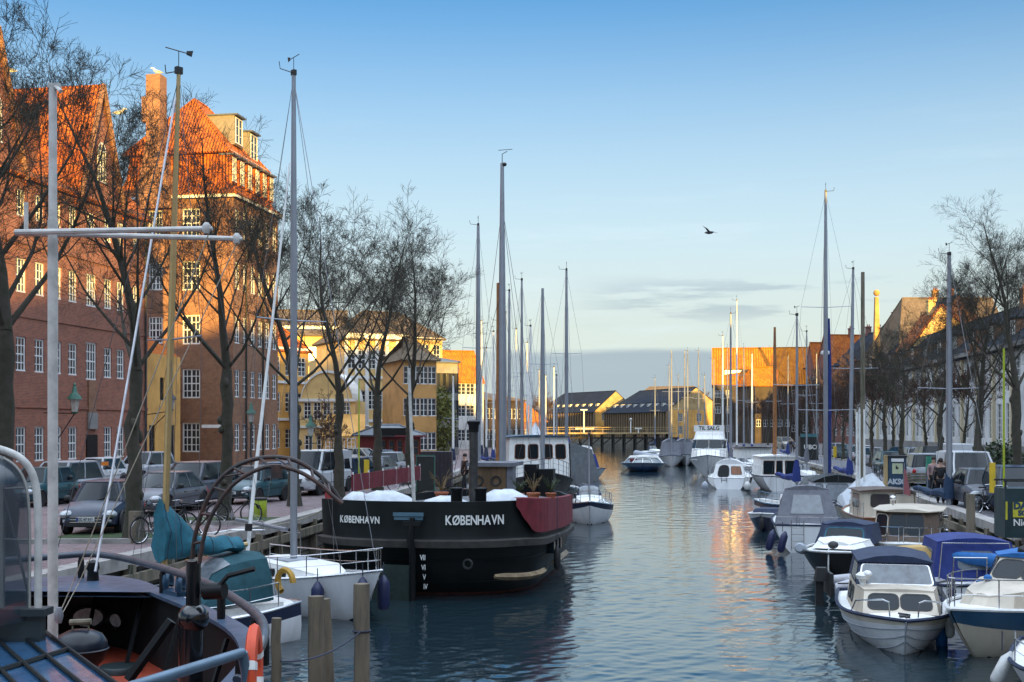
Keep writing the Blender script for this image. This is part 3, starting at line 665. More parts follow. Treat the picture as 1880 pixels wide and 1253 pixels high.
# bridge at the far end
b = thing('footbridge', 'low timber bridge on dark trestles across the far end of the canal', 'bridge', (X(1080, 285), 285, 0))
x0, x1 = X(985, 285), X(1240, 285); mb = MB(); mb.box(((x0 + x1) / 2, 285, 3.3), (x1 - x0, 5, .35)); mb.build('deck', rendersand, b, smooth=False)
mb = MB(); x = x0
while x < x1:
    for dy in (-2, 0, 2): mb.box((x, 285 + dy, 1.2), (.4, .4, 3.9))
    mb.box((x + 1.2, 283, 1.6), (.25, .25, 3.2), 0, Matrix.Rotation(R(50), 4, 'Y')); x += 2.6
mb.box(((x0 + x1) / 2, 282.9, 2.2), (x1 - x0, .3, .35)); mb.build('trestle', mk('tarred_timber', (.02, .016, .013), .9), b, smooth=False)
mb = MB(); x = x0
while x < x1: mb.box((x, 282.7, 4.1), (.1, .1, 1.2)); x += 2.6
mb.box(((x0 + x1) / 2, 282.7, 4.7), (x1 - x0, .14, .14)); mb.box(((x0 + x1) / 2, 282.7, 4.2), (x1 - x0, .08, .08)); mb.build('railing', rendersand, b, smooth=False); done(b)
mb = MB(); mb.box((X(1073, 290), 290, Z(787, 290)), (6.6, .2, 1.0)); bn = tag(mb.build('banner', mk('navy_banner', (.01, .02, .08), .7), smooth=False), 'dark blue banner with pale lettering above the far bridge', 'banner')
lettering('BÅD MARKEDET', .62, (X(1074, 289), 289.85, Z(788, 290)), (0, -1, 0), trim, bn)
# --- right bank
def RF(Y, off=0):
    x = qx(QR, Y) + 18.2; return (x + off * .985, Y - off * .17)
b = thing('pale_terrace', 'long pale terrace with tall narrow windows and a dark roof on the right bank', 'building', (*RF(78), QZ))
pA, pB = Vector(RF(172)), Vector(RF(70)); EZ = 11.6; d = (pB - pA).normalized(); n2 = Vector((d.y, -d.x)); L = (pB - pA).length
mb = MB(); nn_ = 40
facade(b, mb, pA, pB, QZ, EZ, [(L * (i + .5) / nn_, z, 1.2, 3.1, 2, 5) for i in range(nn_) for z in (5.2, 9.3)])
q1, q0 = pB - n2 * 11, pA - n2 * 11; wallface(mb, pB, q1, QZ, EZ); wallface(mb, q1, q0, QZ, EZ); wallface(mb, q0, pA, QZ, EZ)
mb.build('wall', palewall, b, smooth=False)
mb = MB()
for i in range(nn_ + 1):
    if i % 2 == 0:
        p = pA + d * (L * i / nn_) + n2 * .12; mb.box((p.x, p.y, 7.2), (.42, .3, 8.2), math.atan2(d.y, d.x))
mb.build('pilaster', mk('cream_pilaster', (.58, .50, .34), .8), b, smooth=False)
mb = MB(); p = (pA + pB) / 2 + n2 * .1; mb.box((p.x, p.y, 2.4), (L, .25, 1.5), math.atan2(d.y, d.x)); mb.box((p.x + n2.x * .15, p.y + n2.y * .15, EZ), (L, .6, .4), math.atan2(d.y, d.x)); mb.build('plinth', concrete, b, smooth=False)
roof(b, [pA, pB, q1, q0], EZ + .1, 16.4, 0, 0, slate, brick_brown, over=.5)
for k in range(16):
    p = pA + d * (L * (k + .5) / 16) - n2 * 1.3; dormer(b, (p.x, p.y, EZ + .7), (n2.x, n2.y, 0), 1.5, 1.9, 2.4, wm=brick_brown, rm=slate, wc=2, wr=3)
for k in range(5):
    p = pA + d * (L * (k + .8) / 5) - n2 * 5.5; chimney(b, p.x, p.y, 15.8, 18.0, mat=brick_brown)
done(b)
b = thing('yellow_gable_house', 'house with a sunlit yellow gable wall rising above the pale terrace roof', 'building', (X(1725, 152), 152, QZ))
Y = 152.; mb = MB(); xa, xb = X(1668, Y), X(1790, Y); zp, zl, zr_ = Z(562, Y), Z(648, Y), Z(622, Y); xp = X(1728, Y)
mb.add([(xa, Y, QZ), (xb, Y, QZ), (xb, Y, zr_), (xp, Y, zp), (xa, Y, zl), (xa + 2.4, Y + 14, QZ), (xb + 2.4, Y + 14, QZ), (xb + 2.4, Y + 14, zr_), (xp + 2.4, Y + 14, zp), (xa + 2.4, Y + 14, zl)], [(0, 1, 2, 3, 4), (0, 4, 9, 5), (1, 6, 7, 2), (9, 8, 7, 6, 5)])
mb.build('wall', renderpale, b, smooth=False)
mb = MB(); slab(mb, [(xa - .3, Y - .2, zl - .1), (xp, Y - .2, zp + .15), (xp + 2.4, Y + 14, zp + .15), (xa + 2.1, Y + 14, zl - .1)][::-1]); slab(mb, [(xp, Y - .2, zp + .15), (xb + .3, Y - .2, zr_ - .1), (xb + 2.7, Y + 14, zr_ - .1), (xp + 2.4, Y + 14, zp + .15)][::-1]); mb.build('roof', tile_red, b, smooth=False)
chimney(b, xp - .6, Y + 2, zp - 1, Z(548, Y), mat=renderpale)
done(b)
b = house('grey_roof_house', 'broad house with a huge brown-grey roof and pale verge behind the yellow gable', (X(1652, 188), 188), (X(1872, 188), 188), 22, 15.5, 26.2, concrete, slate_brown, [5, 9, 13], 8, 1.2, 1.8, 2, 3, 4, 0, chim=1); done(b)
def rowhouse(label, pxa, Ya, pxb, Yb, dep, z1, zr, wm, rm, nc, chim=1, cross=False, dorm=0, i=0, rows=None):
    """far right-bank row: facade from far-left point to near-right point"""
    b = house('row_house', label, (X(pxa, Ya), Ya), (X(pxb, Yb), Yb), dep, z1, zr, wm, rm, rows or [4, 7.4, 10.8], nc, 1.0, 1.7, 2, 3, i, i, chim=chim, cross=cross, dorm=dorm)
    b['group'] = 'row of town houses along the far right bank'; return done(b)
rowhouse('tall slate-roofed house with blue-grey roof left of the huge grey roof', 1618, 206, 1668, 192, 16, 17.2, 26.0, brick_far, slate, 4, 2, rows=[4, 7.4, 10.8, 14.2])
rowhouse('dark slate-roofed house with two yellow chimneys right of the tall blue mast', 1562, 218, 1612, 206, 14, 17.0, 24.2, brick_far, slate, 4, 2, rows=[4, 7.4, 10.8, 14.2])
rowhouse('narrow slate-roofed house with chimney behind the tall blue mast', 1530, 226, 1561, 218, 12, 16.5, 22.3, brick_far, slate, 3, 2, rows=[4, 7.4, 10.8, 14.2])
rowhouse('red brick house with pointed red gable near the far end of the right bank', 1497, 234, 1529, 226, 11, 16.0, 22.5, brick_far, tile_red, 3, 1, True, rows=[4, 7.4, 10.8, 14.2])
rowhouse('second red brick gabled house beside the orange roof', 1478, 240, 1497, 234, 11, 15.5, 21.5, brick_far, tile_red, 3, 0, True, rows=[4, 7.4, 10.8, 14.2])
rowhouse('brick house with row of small dormers at the far left of the right-bank row', 1449, 250, 1477, 240, 11, 16.6, 18.9, brick_far, slate, 4, 0, False, 4, rows=[4, 7.4, 10.8, 14.2])
rowhouse('cream house with arched upper windows behind the right-hand trees', 1668, 192, 1700, 176, 14, 15.0, 19, renderpale, slate, 5, 1)
mb = MB(); mb.hexa([(X(1605, 200), 200, 14), (X(1618, 200), 200, 14), (X(1618, 200), 201.2, 14), (X(1605, 200), 201.2, 14)], [(X(1608, 200), 200.2, 26.5), (X(1614, 200), 200.2, 26.5), (X(1614, 200), 200.9, 26.5), (X(1608, 200), 200.9, 26.5)]); mb.blob((X(1611, 200), 200.5, 27.2), .55); mb.box((X(1611, 200), 200.6, 8), (1.4, 1.4, 13))
tag(mb.build('tower_chimney', ochre), 'slender tapering stack with a round ball on top above the slate roofs', 'chimney')
# houses behind and beside the viewpoint on the right bank: they throw the evening shade over the canal
def backhouse(label, Y0, Y1, z1, zr, wm, rm):
    b = house('canal_house', label, RF(Y1), RF(Y0), 12, z1, zr, wm, rm, [3.8 + 3.6 * k for k in range(int((z1 - 4) / 3.6) + 1)], max(3, int((Y1 - Y0) / 2.6)), 1.1, 1.9, 2, 3, 0, 0)
    b['group'] = 'canal houses beside the viewpoint'; return done(b)
backhouse('tall red canal house behind the viewpoint', -110, -46, 25.5, 30, brick_far, tile_red)
backhouse('tall yellow canal house abreast of the viewpoint', -45.5, -6, 20.5, 24.5, rendery, tile_red)
backhouse('tall brown canal house just outside the right edge of the view', -5.5, 30, 17, 20.5, brick_brown, tile_red)
backhouse('low pale canal house just outside the right edge of the view', 30.5, 69, 10.5, 13.5, palewall, slate)
b = house('far_block', 'tall brick block closing the street far behind the viewpoint', (120, -110), (-20, -150), 14, 24, 30, brick_far, tile_red, [4, 8, 12, 16], 16, 1.2, 2, 2, 3, 0, 0); done(b)
# ------------------------------------------------------------------ trees
def treedata(seed, H, r0, fork, spread, dens=1.0, minr=.006, lean=0):
    rg = random.Random(seed); trunk = MB(); crown = MB()
    def perp(d):
        a = Vector((rg.gauss(0, 1), rg.gauss(0, 1), rg.gauss(0, 1))); a -= d * a.dot(d); return a.normalized()
    def grow(p, d, L, r, lev, mb, sides):
        n = {0: 7, 1: 6, 2: 5, 3: 4, 4: 3}[lev]; pts = [p.copy()]; rs = [r]; q = p.copy(); dd = d.copy()
        for i in range(n):
            dd = (dd + perp(dd) * rg.uniform(.05, .20) + Vector((0, 0, (.10, .16, .08, .03, .0)[lev])) ).normalized()
            q = q + dd * (L / n); pts.append(q.copy()); rs.append(max(minr, r * (1 - .90 * ((i + 1) / n) ** .85)))
        mb.tube(pts, rs, sides, caps=False)
        return pts, rs
    # trunk with knobbly burrs
    pts = []; rs = []; n = 9
    for i in range(n + 1):
        t = i / n; pts.append(Vector((lean * t * fork + rg.uniform(-.06, .06) * (i > 0), rg.uniform(-.06, .06) * (i > 0), fork * t))); rs.append(r0 * (1.45 if i == 0 else 1.12 if i == 1 else rg.uniform(.86, 1.16)) * (1 - .22 * t))
    trunk.tube(pts, rs, 10)
    for k in range(7): t = rg.uniform(.15, 1); a = rg.uniform(0, 6.3); rr = r0 * .8; trunk.blob((lean * t * fork + rr * math.cos(a), rr * math.sin(a), t * fork), (r0 * rg.uniform(.3, .55),) * 2 + (r0 * rg.uniform(.4, .8),), 7, 5, .15, rg)
    top = pts[-1]; n1 = rg.randint(8, 10); L2 = []
    lp, lr = grow(top, Vector((lean, 0, 1)), (H - fork) * .95, r0 * .66, 1, trunk, 8); L2.append((lp, lr, (H - fork) * .8, 1))
    for k in range(n1):                        # limbs leave the leader at different heights
        t = 0 if k < 3 else (k - 2) / (n1 - 1) * .62; i = min(len(lp) - 2, int(t * (len(lp) - 1))); f = t * (len(lp) - 1) - i; p = lp[i].lerp(lp[i + 1], f)
        az = 2.4 * k + rg.uniform(-.5, .5); up = rg.uniform(.55, 1.35) + .5 * t
        d = Vector((math.cos(az), math.sin(az), up)).normalized(); L = (H - p.z) * rg.uniform(.62, .86) * spread
        ps, rr = grow(p - d * .05, d, L, lerp(lr[i], lr[i + 1], f) * rg.uniform(.36, .52), 1, trunk, 7); L2.append((ps, rr, L, 1))
    def kids(ps, rr, L, lev):
        cnt = int({1: 13, 2: 10, 3: 9}[lev] * dens * rg.uniform(.8, 1.2)); out = []
        for k in range(cnt):
            t = rg.uniform(.22 if lev == 1 else .15, 1) ** .8; i = min(len(ps) - 2, int(t * (len(ps) - 1))); f = t * (len(ps) - 1) - i; p = ps[i].lerp(ps[i + 1], f)
            base = (ps[i + 1] - ps[i]).normalized(); d = (base * rg.uniform(.5, 1.0) + perp(base) * rg.uniform(.55, 1.0) + Vector((0, 0, .12))).normalized()
            l = L * {1: .42, 2: .48, 3: .60}[lev] * rg.uniform(.55, 1.15) * (1.15 - .45 * t); r = max(minr, lerp(rr[i], rr[i + 1], f) * {1: .45, 2: .48, 3: .5}[lev])
            a, b_ = grow(p, d, l, r, lev + 1, crown, 5 if lev == 1 else 3); out.append((a, b_, l, lev + 1))
        return out
    for it in L2:
        for it2 in kids(*it):
            for it3 in kids(*it2):
                if rg.random() < .95: kids(*it3)
    return trunk, crown
TREES = []
def treeproto(seed, H, r0, fork, spread, dens=1., minr=.0036, cm=bark, smooth=True):
    a, b_ = treedata(seed, H, r0, fork, spread, dens, minr); t = a.build('trunk', bark, ang=60); c = b_.build('crown', cm, smooth=False)
    TREES.append((t.data, c.data)); bpy.data.objects.remove(t); bpy.data.objects.remove(c); return len(TREES) - 1
for args in ((11, 13.0, .24, 4.6, .93, 1.0), (23, 12.6, .22, 4.9, .9, 1.05), (5, 12.4, .22, 4.2, .95, 1.0), (42, 13.0, .25, 5.0, .9, 1.0)): treeproto(*args)
treeproto(77, 12.8, .22, 3.8, .96, .8, .016, barkfar); treeproto(91, 12.2, .2, 3.6, .98, .8, .016, barkfar)
treeproto(31, 5.5, .07, 1.2, .9, .6, .012, barkfar)
def tree(v, x, y, sc, rz, label, z=QZ, group=None, name='bare_tree', cat='tree', szz=1.0):
    t = thing(name, label, cat, (x, y, z), rz, group)
    for nm, me in zip(('trunk', 'crown'), TREES[v]):
        o = bpy.data.objects.new(nm, me); C.objects.link(o); o.parent = t
    t.scale = (sc, sc, sc * szz); return t
treeproto(66, 12.8, .22, 4.6, 1.08, .92, .0050); treeproto(52, 12.8, .22, 4.5, 1.05, .92, .0050)
LT = [(10, 26.7, 3, 1.04, 'large bare tree cut by the left edge of the photo', .4), (246, 32.7, 0, 1.0, 'bare tree with a wooden post at its foot, beside the navy hatchback', 2.2),
      (415, 38.6, 1, 1.0, 'bare tree with a bicycle leaning on it, behind the curved iron arch', 4.0), (541, 46.5, 7, 1.0, 'bare tree directly behind the tall mast of the white sailboat', 1.1),
      (622, 52.2, 8, 1.0, 'bare tree right of the white van on the left bank', 5.1), (693, 58, 7, 1.0, 'bare tree beside the silver hatchback on the left bank', 3.0), (752, 64, 8, 1.04, 'rightmost bare tree of the left bank, beside the dark container', .9)]
for px, Y, v, sc, lb, rz in LT: tree(v, X(px, Y), Y, sc, rz, lb, group='bare trees along the left quay')
tree(2, X(-150, 23), 23, 1.0, .5, 'bare tree outside the left edge, its branches reaching in', group='bare trees along the left quay')
RT = [(1866, 46.2, 1, .92, 'large bare tree at the right edge beside the graffitied green container', 2.0), (1796, 53.2, 2, .92, 'bare tree standing right behind the white van', .3), (1726, 62, 8, .8, 'bare tree behind the thick grey mast on the right bank', 1.0),
      (1655, 75, 7, .76, 'bare tree behind the green recycling bin', 5.), (1624, 83, 8, .76, 'bare tree left of the green recycling bin', 2.6)]
for px, Y, v, sc, lb, rz in RT: tree(v, X(px, Y), Y, sc, rz, lb, group='bare trees along the right quay')
FT = [(1600, 92, 4), (1572, 101, 5), (1548, 110, 4), (1531, 121, 5), (1513, 132, 4), (1498, 145, 5), (1482, 160, 4), (1462, 176, 5), (1440, 192, 4), (1410, 205, 5), (1375, 222, 4), (1700, 96, 5), (1640, 118, 4), (1770, 88, 5)]
pos = ['first', 'second', 'third', 'fourth', 'fifth', 'sixth', 'seventh', 'eighth', 'ninth', 'tenth', 'eleventh', 'twelfth', 'thirteenth', 'fourteenth']
for i, (px, Y, v) in enumerate(FT):
    tree(v, X(px, Y), Y, .74 - .02 * (i % 4), 1.3 * i, '%s reddish bare tree of the far right-bank row, counted from the near end' % pos[i] if i < 11 else ['reddish bare tree in front of the pale terrace behind the thick grey mast', 'reddish bare tree close to the cream house with arched windows', 'reddish bare tree in front of the yellow gable house'][i - 11], group='reddish trees along the far right quay')
for px, Y, lb in ((975, 300, 'round leafless tree at the far end left of the first warehouse'), (1002, 330, 'second round leafless tree beside the first warehouse'), (1085, 470, 'distant tree crown showing above the low warehouse roof'), (1290, 330, 'tree crown between the warehouse gable and the orange roof')):
    tree(4, X(px, Y), Y, 1.0 if Y > 320 else .85, px, lb, group='distant trees behind the warehouses')
tree(6, X(592, 100), 100, 1.0, .3, 'leafless reddish shrub in front of the yellow gabled house', name='shrub', cat='shrub', group='shrubs on the left bank')
tree(6, X(612, 102), 102, .8, 2.3, 'smaller leafless shrub beside the lamp post by the yellow house', name='shrub', cat='shrub', group='shrubs on the left bank')
# climbing evergreens and potted plants
def leafmass(name, label, c, r, n, sz, mat, seed=1, cat='shrub'):
    rg = random.Random(seed); mb = MB(); r = r if hasattr(r, '__len__') else (r, r, r)
    for k in range(n):
        d = Vector((rg.gauss(0, 1), rg.gauss(0, 1), rg.gauss(0, 1))).normalized() * rg.uniform(.35, 1) ** .6; p = Vector((c[0] + d.x * r[0], c[1] + d.y * r[1], c[2] + d.z * r[2]))
        a = Vector((rg.gauss(0, 1), rg.gauss(0, 1), rg.gauss(0, 1))).normalized() * sz * rg.uniform(.6, 1.3); b_ = a.cross(Vector((rg.gauss(0, 1), rg.gauss(0, 1), 1))).normalized() * sz * .6
        mb.quad(p - a, p - b_, p + a, p + b_)
    o = mb.build(name, mat, smooth=False)
    return tag(o, label, cat) if label else o
ivy = mk('evergreen_leaves', (.035, .055, .018), .7, var=.5); autumn = mk('lime_foliage', (.16, .17, .03), .8, var=.4)
leafmass('evergreen_shrub', 'dark evergreen bush behind the parked cars at the far right', (X(1838, 56), 56, 2.9), (1.1, 1.1, 1.3), 1500, .1, ivy, 3)
leafmass('willow', 'narrow yellow-green tree between the last left tree and the funnel', (X(810, 120), 120, 5.2), (1.6, 1.6, 3.8), 2200, .16, autumn, 4, 'tree')
# grass patches round the trees
for px, Y, lb in ((246, 32.7, 'grass patch at the foot of the tree by the navy car'), (415, 38.6, 'grass patch at the foot of the tree with the bicycle')):
    mb = MB(); x = X(px, Y); mb.prism([(x - 2.4, Y - 1.1), (x + 1.3, Y - .9), (x + 1.7, Y + 1.4), (x - 2.0, Y + 1.6)], QZ, QZ + .05); mb.build('grass', grassm, smooth=False)['kind'] = 'structure'
    mb = MB(); mb.prism([(x - 2.6, Y - 1.35), (x + 1.4, Y - 1.1), (x + 1.4, Y - .95), (x - 2.6, Y - 1.2)], QZ, QZ + .12); mb.build('kerb', coping, smooth=False)['kind'] = 'structure'
for px, Y in ((1655, 73), (1700, 61.5), (1726, 61)):
    mb = MB(); x = X(px, Y); mb.prism([(x - 1.4, Y - 3), (x + .8, Y - 3), (x + 1.6, Y + 2), (x - .4, Y + 2)], QZ, QZ + .06); mb.build('grass', grassm, smooth=False)['kind'] = 'structure'

# ------------------------------------------------------------------ cars
def paint(name, c): return mk(name, c, .38, 0, var=.06, coat=.2, spec=.4)
P_ = dict(navy=paint('navy_car_paint', (.006, .018, .045)), silver=paint('silver_car_paint', (.30, .32, .35)), white=paint('white_car_paint', (.50, .52, .54)), teal=paint('teal_car_paint', (.01, .06, .075)),
          grey=paint('grey_car_paint', (.085, .095, .115)), blue=paint('steel_blue_car_paint', (.045, .09, .15)), black=paint('black_car_paint', (.012, .013, .015)), beige=paint('beige_car_paint', (.28, .25, .20)), red=paint('red_car_paint', (.22, .015, .015)))
tyre = mk('tyre_rubber', (.012, .012, .013), .8); rimm = mk('wheel_alloy', (.30, .31, .33), .35, .8); headl = mk('headlamp_glass', (.42, .45, .48), .12, var=.3, spec=1, sc=9); taill = mk('tail_lamp_glass', (.32, .01, .012), .2); platem = mk('number_plate', (.55, .56, .57), .5, var=.05); euro = mk('plate_blue', (.01, .04, .25), .5); plateink = mk('plate_lettering', (.03, .03, .035), .6)
def carproto(kind):
    """x forward, origin on the ground in the middle; parts share the mesh between copies"""
    S = dict(hatch=(3.75, 1.66, 1.48, .92, [(-.96, .62), (-.80, .86), (-.2, 1), (.18, 1.0), (.42, .98)], (-1.72, .82), (-1.45, .38), .70),
             mpv=(4.3, 1.80, 1.66, .98, None, (-2.0, 1.15), (-1.75, .45), .74), sedan=(4.5, 1.80, 1.46, .92, None, (-1.95, .95), (-1.25, .25), .70),
             van=(4.9, 1.98, 2.0, 1.12, None, (-2.36, 1.55), (-2.30, .85), .80), suv=(4.5, 1.86, 1.70, 1.05, None, (-2.1, 1.0), (-1.85, .35), .76))[kind]
    L, Wd, H, belt, _, (gx0, gx1), (rx0, rx1), tw = S; h2 = L / 2; root = bpy.data.objects.new('parked_car', None); C.objects.link(root)
    hood = belt - (.02 if kind != 'van' else -.02); nose = hood - (.18 if kind != 'van' else .22)
    st = [(-h2, .74, .42, belt - .22), (-h2 + .08, .90, .30, belt - .06), (-h2 + .35, .98, .22, belt), (-h2 * .55, 1.0, .20, belt), (0, 1.0, .20, belt - .005), (h2 * .45, 1.0, .20, belt - .01), (gx1 + .05 if gx1 < h2 - .6 else h2 - .75, .99, .20, hood), (h2 - .38, .93, .22, nose + .06), (h2 - .12, .82, .26, nose - .08), (h2, .60, .34, nose - .24)]
    rs = []
    for x, wf, zb, zt in st:
        w2 = Wd / 2 * wf; m = (zb + zt) / 2
        prof = [(-.80 * w2, zb), (-.97 * w2, zb + .07), (-w2, m + .02), (-.985 * w2, zt - .13), (-.90 * w2, zt - .015), (-.5 * w2, zt + .025), (0, zt + .035)]
        rs.append([(x, y, z) for y, z in prof] + [(x, -y, z) for y, z in prof[-2::-1]])
    mb = MB(); mb.rings(rs, True, True, True)
    for i, f in enumerate(mb.f): mb.f[i] = f[::-1]
    body = mb.build('body', P_['silver'], root, ang=30)
    # glasshouse
    w0, w1 = Wd / 2 * .93, Wd / 2 * tw; zb, zt = belt - .02, H
    def gr(t):
        a0, a1, ww, z = lerp(gx0, rx0, t), lerp(gx1, rx1, t), lerp(w0, w1, t), lerp(zb, zt - .05, t)
        c = .14; return [(a0, -ww + c, z), (a0 + c, -ww, z), (a1 - c * 1.6, -ww, z), (a1 - c * .3, -ww + c * 1.5, z), (a1, 0, z + .0), (a1 - c * .3, ww - c * 1.5, z), (a1 - c * 1.6, ww, z), (a0 + c, ww, z), (a0, ww - c, z), (a0 - .03, 0, z)]
    mb = MB(); g0, gm, g1 = gr(0), gr(.5), gr(1); gm = [(x, y * 1.02, z) for x, y, z in gm]; mb.rings([g0, gm, g1], True); mb.build('windows', glass, root, ang=40)
    mb = MB(); top = [(x, y, z + .03) for x, y, z in gr(1.0)]; t2 = [((x - (rx0 + rx1) / 2) * .93 + (rx0 + rx1) / 2, y * .86, H) for x, y, z in top]; t0 = [(x, y * 1.01, z - .06) for x, y, z in top]
    mb.rings([t0, top, t2], True, False, True)
    for s in (-1, 1):                          # pillars
        A = Vector(g0[2 if s < 0 else 6]); B = Vector(g1[2 if s < 0 else 6]); A2 = Vector(g0[3 if s < 0 else 5]); B2 = Vector(g1[3 if s < 0 else 5])
        mb.tube([(A + A2) / 2 + Vector((0, s * .01, 0)), (Vector(gm[2 if s < 0 else 6]) + Vector(gm[3 if s < 0 else 5])) / 2 + Vector((0, s * .01, 0)), (B + B2) / 2], .05, 5)
        for f, wd in ((.0, .12), (.52, .045), (.26 if kind in ('van',) else .0, .1)):
            ia, ib = (1, 2) if s < 0 else (7, 6)
            a = Vector(g0[ia]).lerp(Vector(g0[ib]), f); m_ = Vector(gm[ia]).lerp(Vector(gm[ib]), f); b_ = Vector(g1[ia]).lerp(Vector(g1[ib]), f); o = Vector((0, s * .008, 0)); wv = Vector((wd, 0, 0))
            q = [a - wv * .6 + o, a + wv + o, m_ + wv + o, m_ - wv * .6 + o, b_ + wv * .8 + o, b_ - wv * .6 + o]; mb.add(q, [(0, 1, 2, 3), (3, 2, 4, 5)] if s < 0 else [(3, 2, 1, 0), (5, 4, 2, 3)])
    if kind == 'van':
        mb.box((gx0 + .9, 0, (zb + zt) / 2), (1.9, w0 * 1.88, zt - zb - .1))
    mb.build('roof', P_['silver'], root, ang=35)
    mb = MB()
    for s in (-1, 1): mb.tube([(h2 * .62, s * (Wd / 2 + .004), .55), (-h2 * .6, s * (Wd / 2 + .004), .58)], .012, 4); mb.box((0.1, s * (Wd / 2 - .005), belt - .16), (.16, .03, .03)); mb.box((-.85, s * (Wd / 2 - .005), belt - .16), (.16, .03, .03))
    mb.build('side_trim', blacktrim, root)
    wr = .30 if kind == 'hatch' else .335
    for x in (h2 - .78, -h2 + .70):
        for s in (-1, 1):
            M = Matrix.Rotation(R(90) * -s, 4, 'X'); y = s * (Wd / 2 - .10)
            a = MB(); a.lathe([(wr * .6, -.09), (wr * .96, -.10), (wr, -.05), (wr, .06), (wr * .93, .105), (wr * .64, .108)], (x, y, wr), 18, M); wh = a.build('tyre', tyre, root); wh.name = 'wheel'
            a = MB(); a.lathe([(.001, .075), (wr * .15, .085), (wr * .2, .07), (wr * .55, .06), (wr * .64, .105)], (x, y, wr), 14, M)
            for k in range(5): q = 2 * math.pi * k / 5; a.box(Vector((x, y + s * .085, wr)) + Vector((math.cos(q) * wr * .34, 0, math.sin(q) * wr * .34)), (wr * .6, .02, .05), 0, Matrix.Rotation(-q, 4, 'Y'))
            a.build('rim', rimm, wh)
            a = MB(); a.torus((x, s * (Wd / 2 - .012), wr + .015), wr * 1.12, .035, 'Y', 14, 5, -.1, math.pi + .1); a.lathe([(.01, 0), (wr * 1.12, .001)], (x, s * (Wd / 2 - .03), wr), 16, M); a.build('wheel_arch', blacktrim, root)
    zh = nose - .17
    for s in (-1, 1):
        a = MB(); a.blob((h2 - .22, s * Wd * .36, zh + .05), (.25, .21, .12), 12, 8); a.build('headlight', headl, root)
        a = MB(); a.blob((-h2 + .12, s * Wd * .40, belt - .28), (.12, .13, .20 if kind != 'hatch' else .14), 10, 6); a.build('tail_light', taill, root)
        a = MB(); a.blob((gx1 - .25 if kind != 'hatch' else gx1 - .38, s * (Wd / 2 + .09), belt + .07), (.07, .12, .085), 10, 6); a.tube([(gx1 - .32, s * Wd * .46, belt + .02), (gx1 - .3, s * (Wd / 2 + .04), belt + .05)], .025, 5); a.build('wing_mirror', blacktrim, root)
        a = MB(); a.blob((h2 - .13, s * Wd * .36, .42), (.07, .085, .07), 10, 6); a.build('fog_lamp', headl, root)
    a = MB(); a.hexa([(h2 - .12, -.42, zh - .16), (h2 + .05, -.40, zh - .16), (h2 + .05, .40, zh - .16), (h2 - .12, .42, zh - .16)], [(h2 - .2, -.46, zh - .0), (h2 + .01, -.44, zh + .02), (h2 + .01, .44, zh + .02), (h2 - .2, .46, zh - .0)]); a.box((h2 + .0, 0, .35), (.10, 1.05, .15)); gr_ = a.build('grille', blacktrim, root)
    a = MB()
    for z in (-.155, -.08, -.005): a.box((h2 + .045 - (z + .155) * .25, 0, zh + z), (.03, .86, .02))
    a.blob((h2 + .045, 0, zh - .075), (.03, .07, .05), 8, 6); a.build('grille_trim', chrome, gr_)
    for x, z in ((h2 + .065, .475), (-h2 - .02, .62 if kind != 'van' else .8)):
        a = MB(); a.box((x, 0, z), (.02, .5, .115)); pl = a.build('number_plate', platem, root, smooth=False)
        a = MB(); a.box((x + (.004 if x > 0 else -.004), .225 * (1 if x > 0 else -1) * -1, z), (.018, .045, .11)); a.build('plate_band', euro, pl, smooth=False)
        n_ = (1, 0, 0) if x > 0 else (-1, 0, 0); lettering('CC 47 511', .095, (x + n_[0] * .014, 0, z), n_, plateink, pl, 'plate_lettering', .03)
    a = MB(); a.box((gx1 - .02, .28, belt + .03), (.02, .55, .015)); a.tube([(gx1 + .02, -.1, belt), (gx1 - .13, .3, belt + .13)], .01, 4); a.build('wiper', blacktrim, root)
    return root
PROTO = {k: carproto(k) for k in ('hatch', 'mpv', 'sedan', 'van', 'suv')}
CARS = {}
def car(kind, col, px, Y, hdg, label, group, z=QZ, x=None):
    """hdg: heading in degrees, 0 = nose towards the camera, positive turns the nose to the photo's right"""
    p = PROTO[kind]; used = CARS.setdefault(kind, 0); CARS[kind] += 1
    o = p if not used else dup(p)
    o.location = (X(px, Y) if x is None else x, Y, z); o.rotation_euler = (0, 0, R(-90 + hdg))
    tag(o, label, 'van' if kind == 'van' else 'car', group)
    for ch in o.children:
        if ch.name.split('.')[0] in ('body', 'roof'):
            ch.material_slots[0].link = 'OBJECT'; ch.material_slots[0].material = P_[col]
    return o
GL, GR = 'cars parked on the left quay', 'cars parked on the right quay'
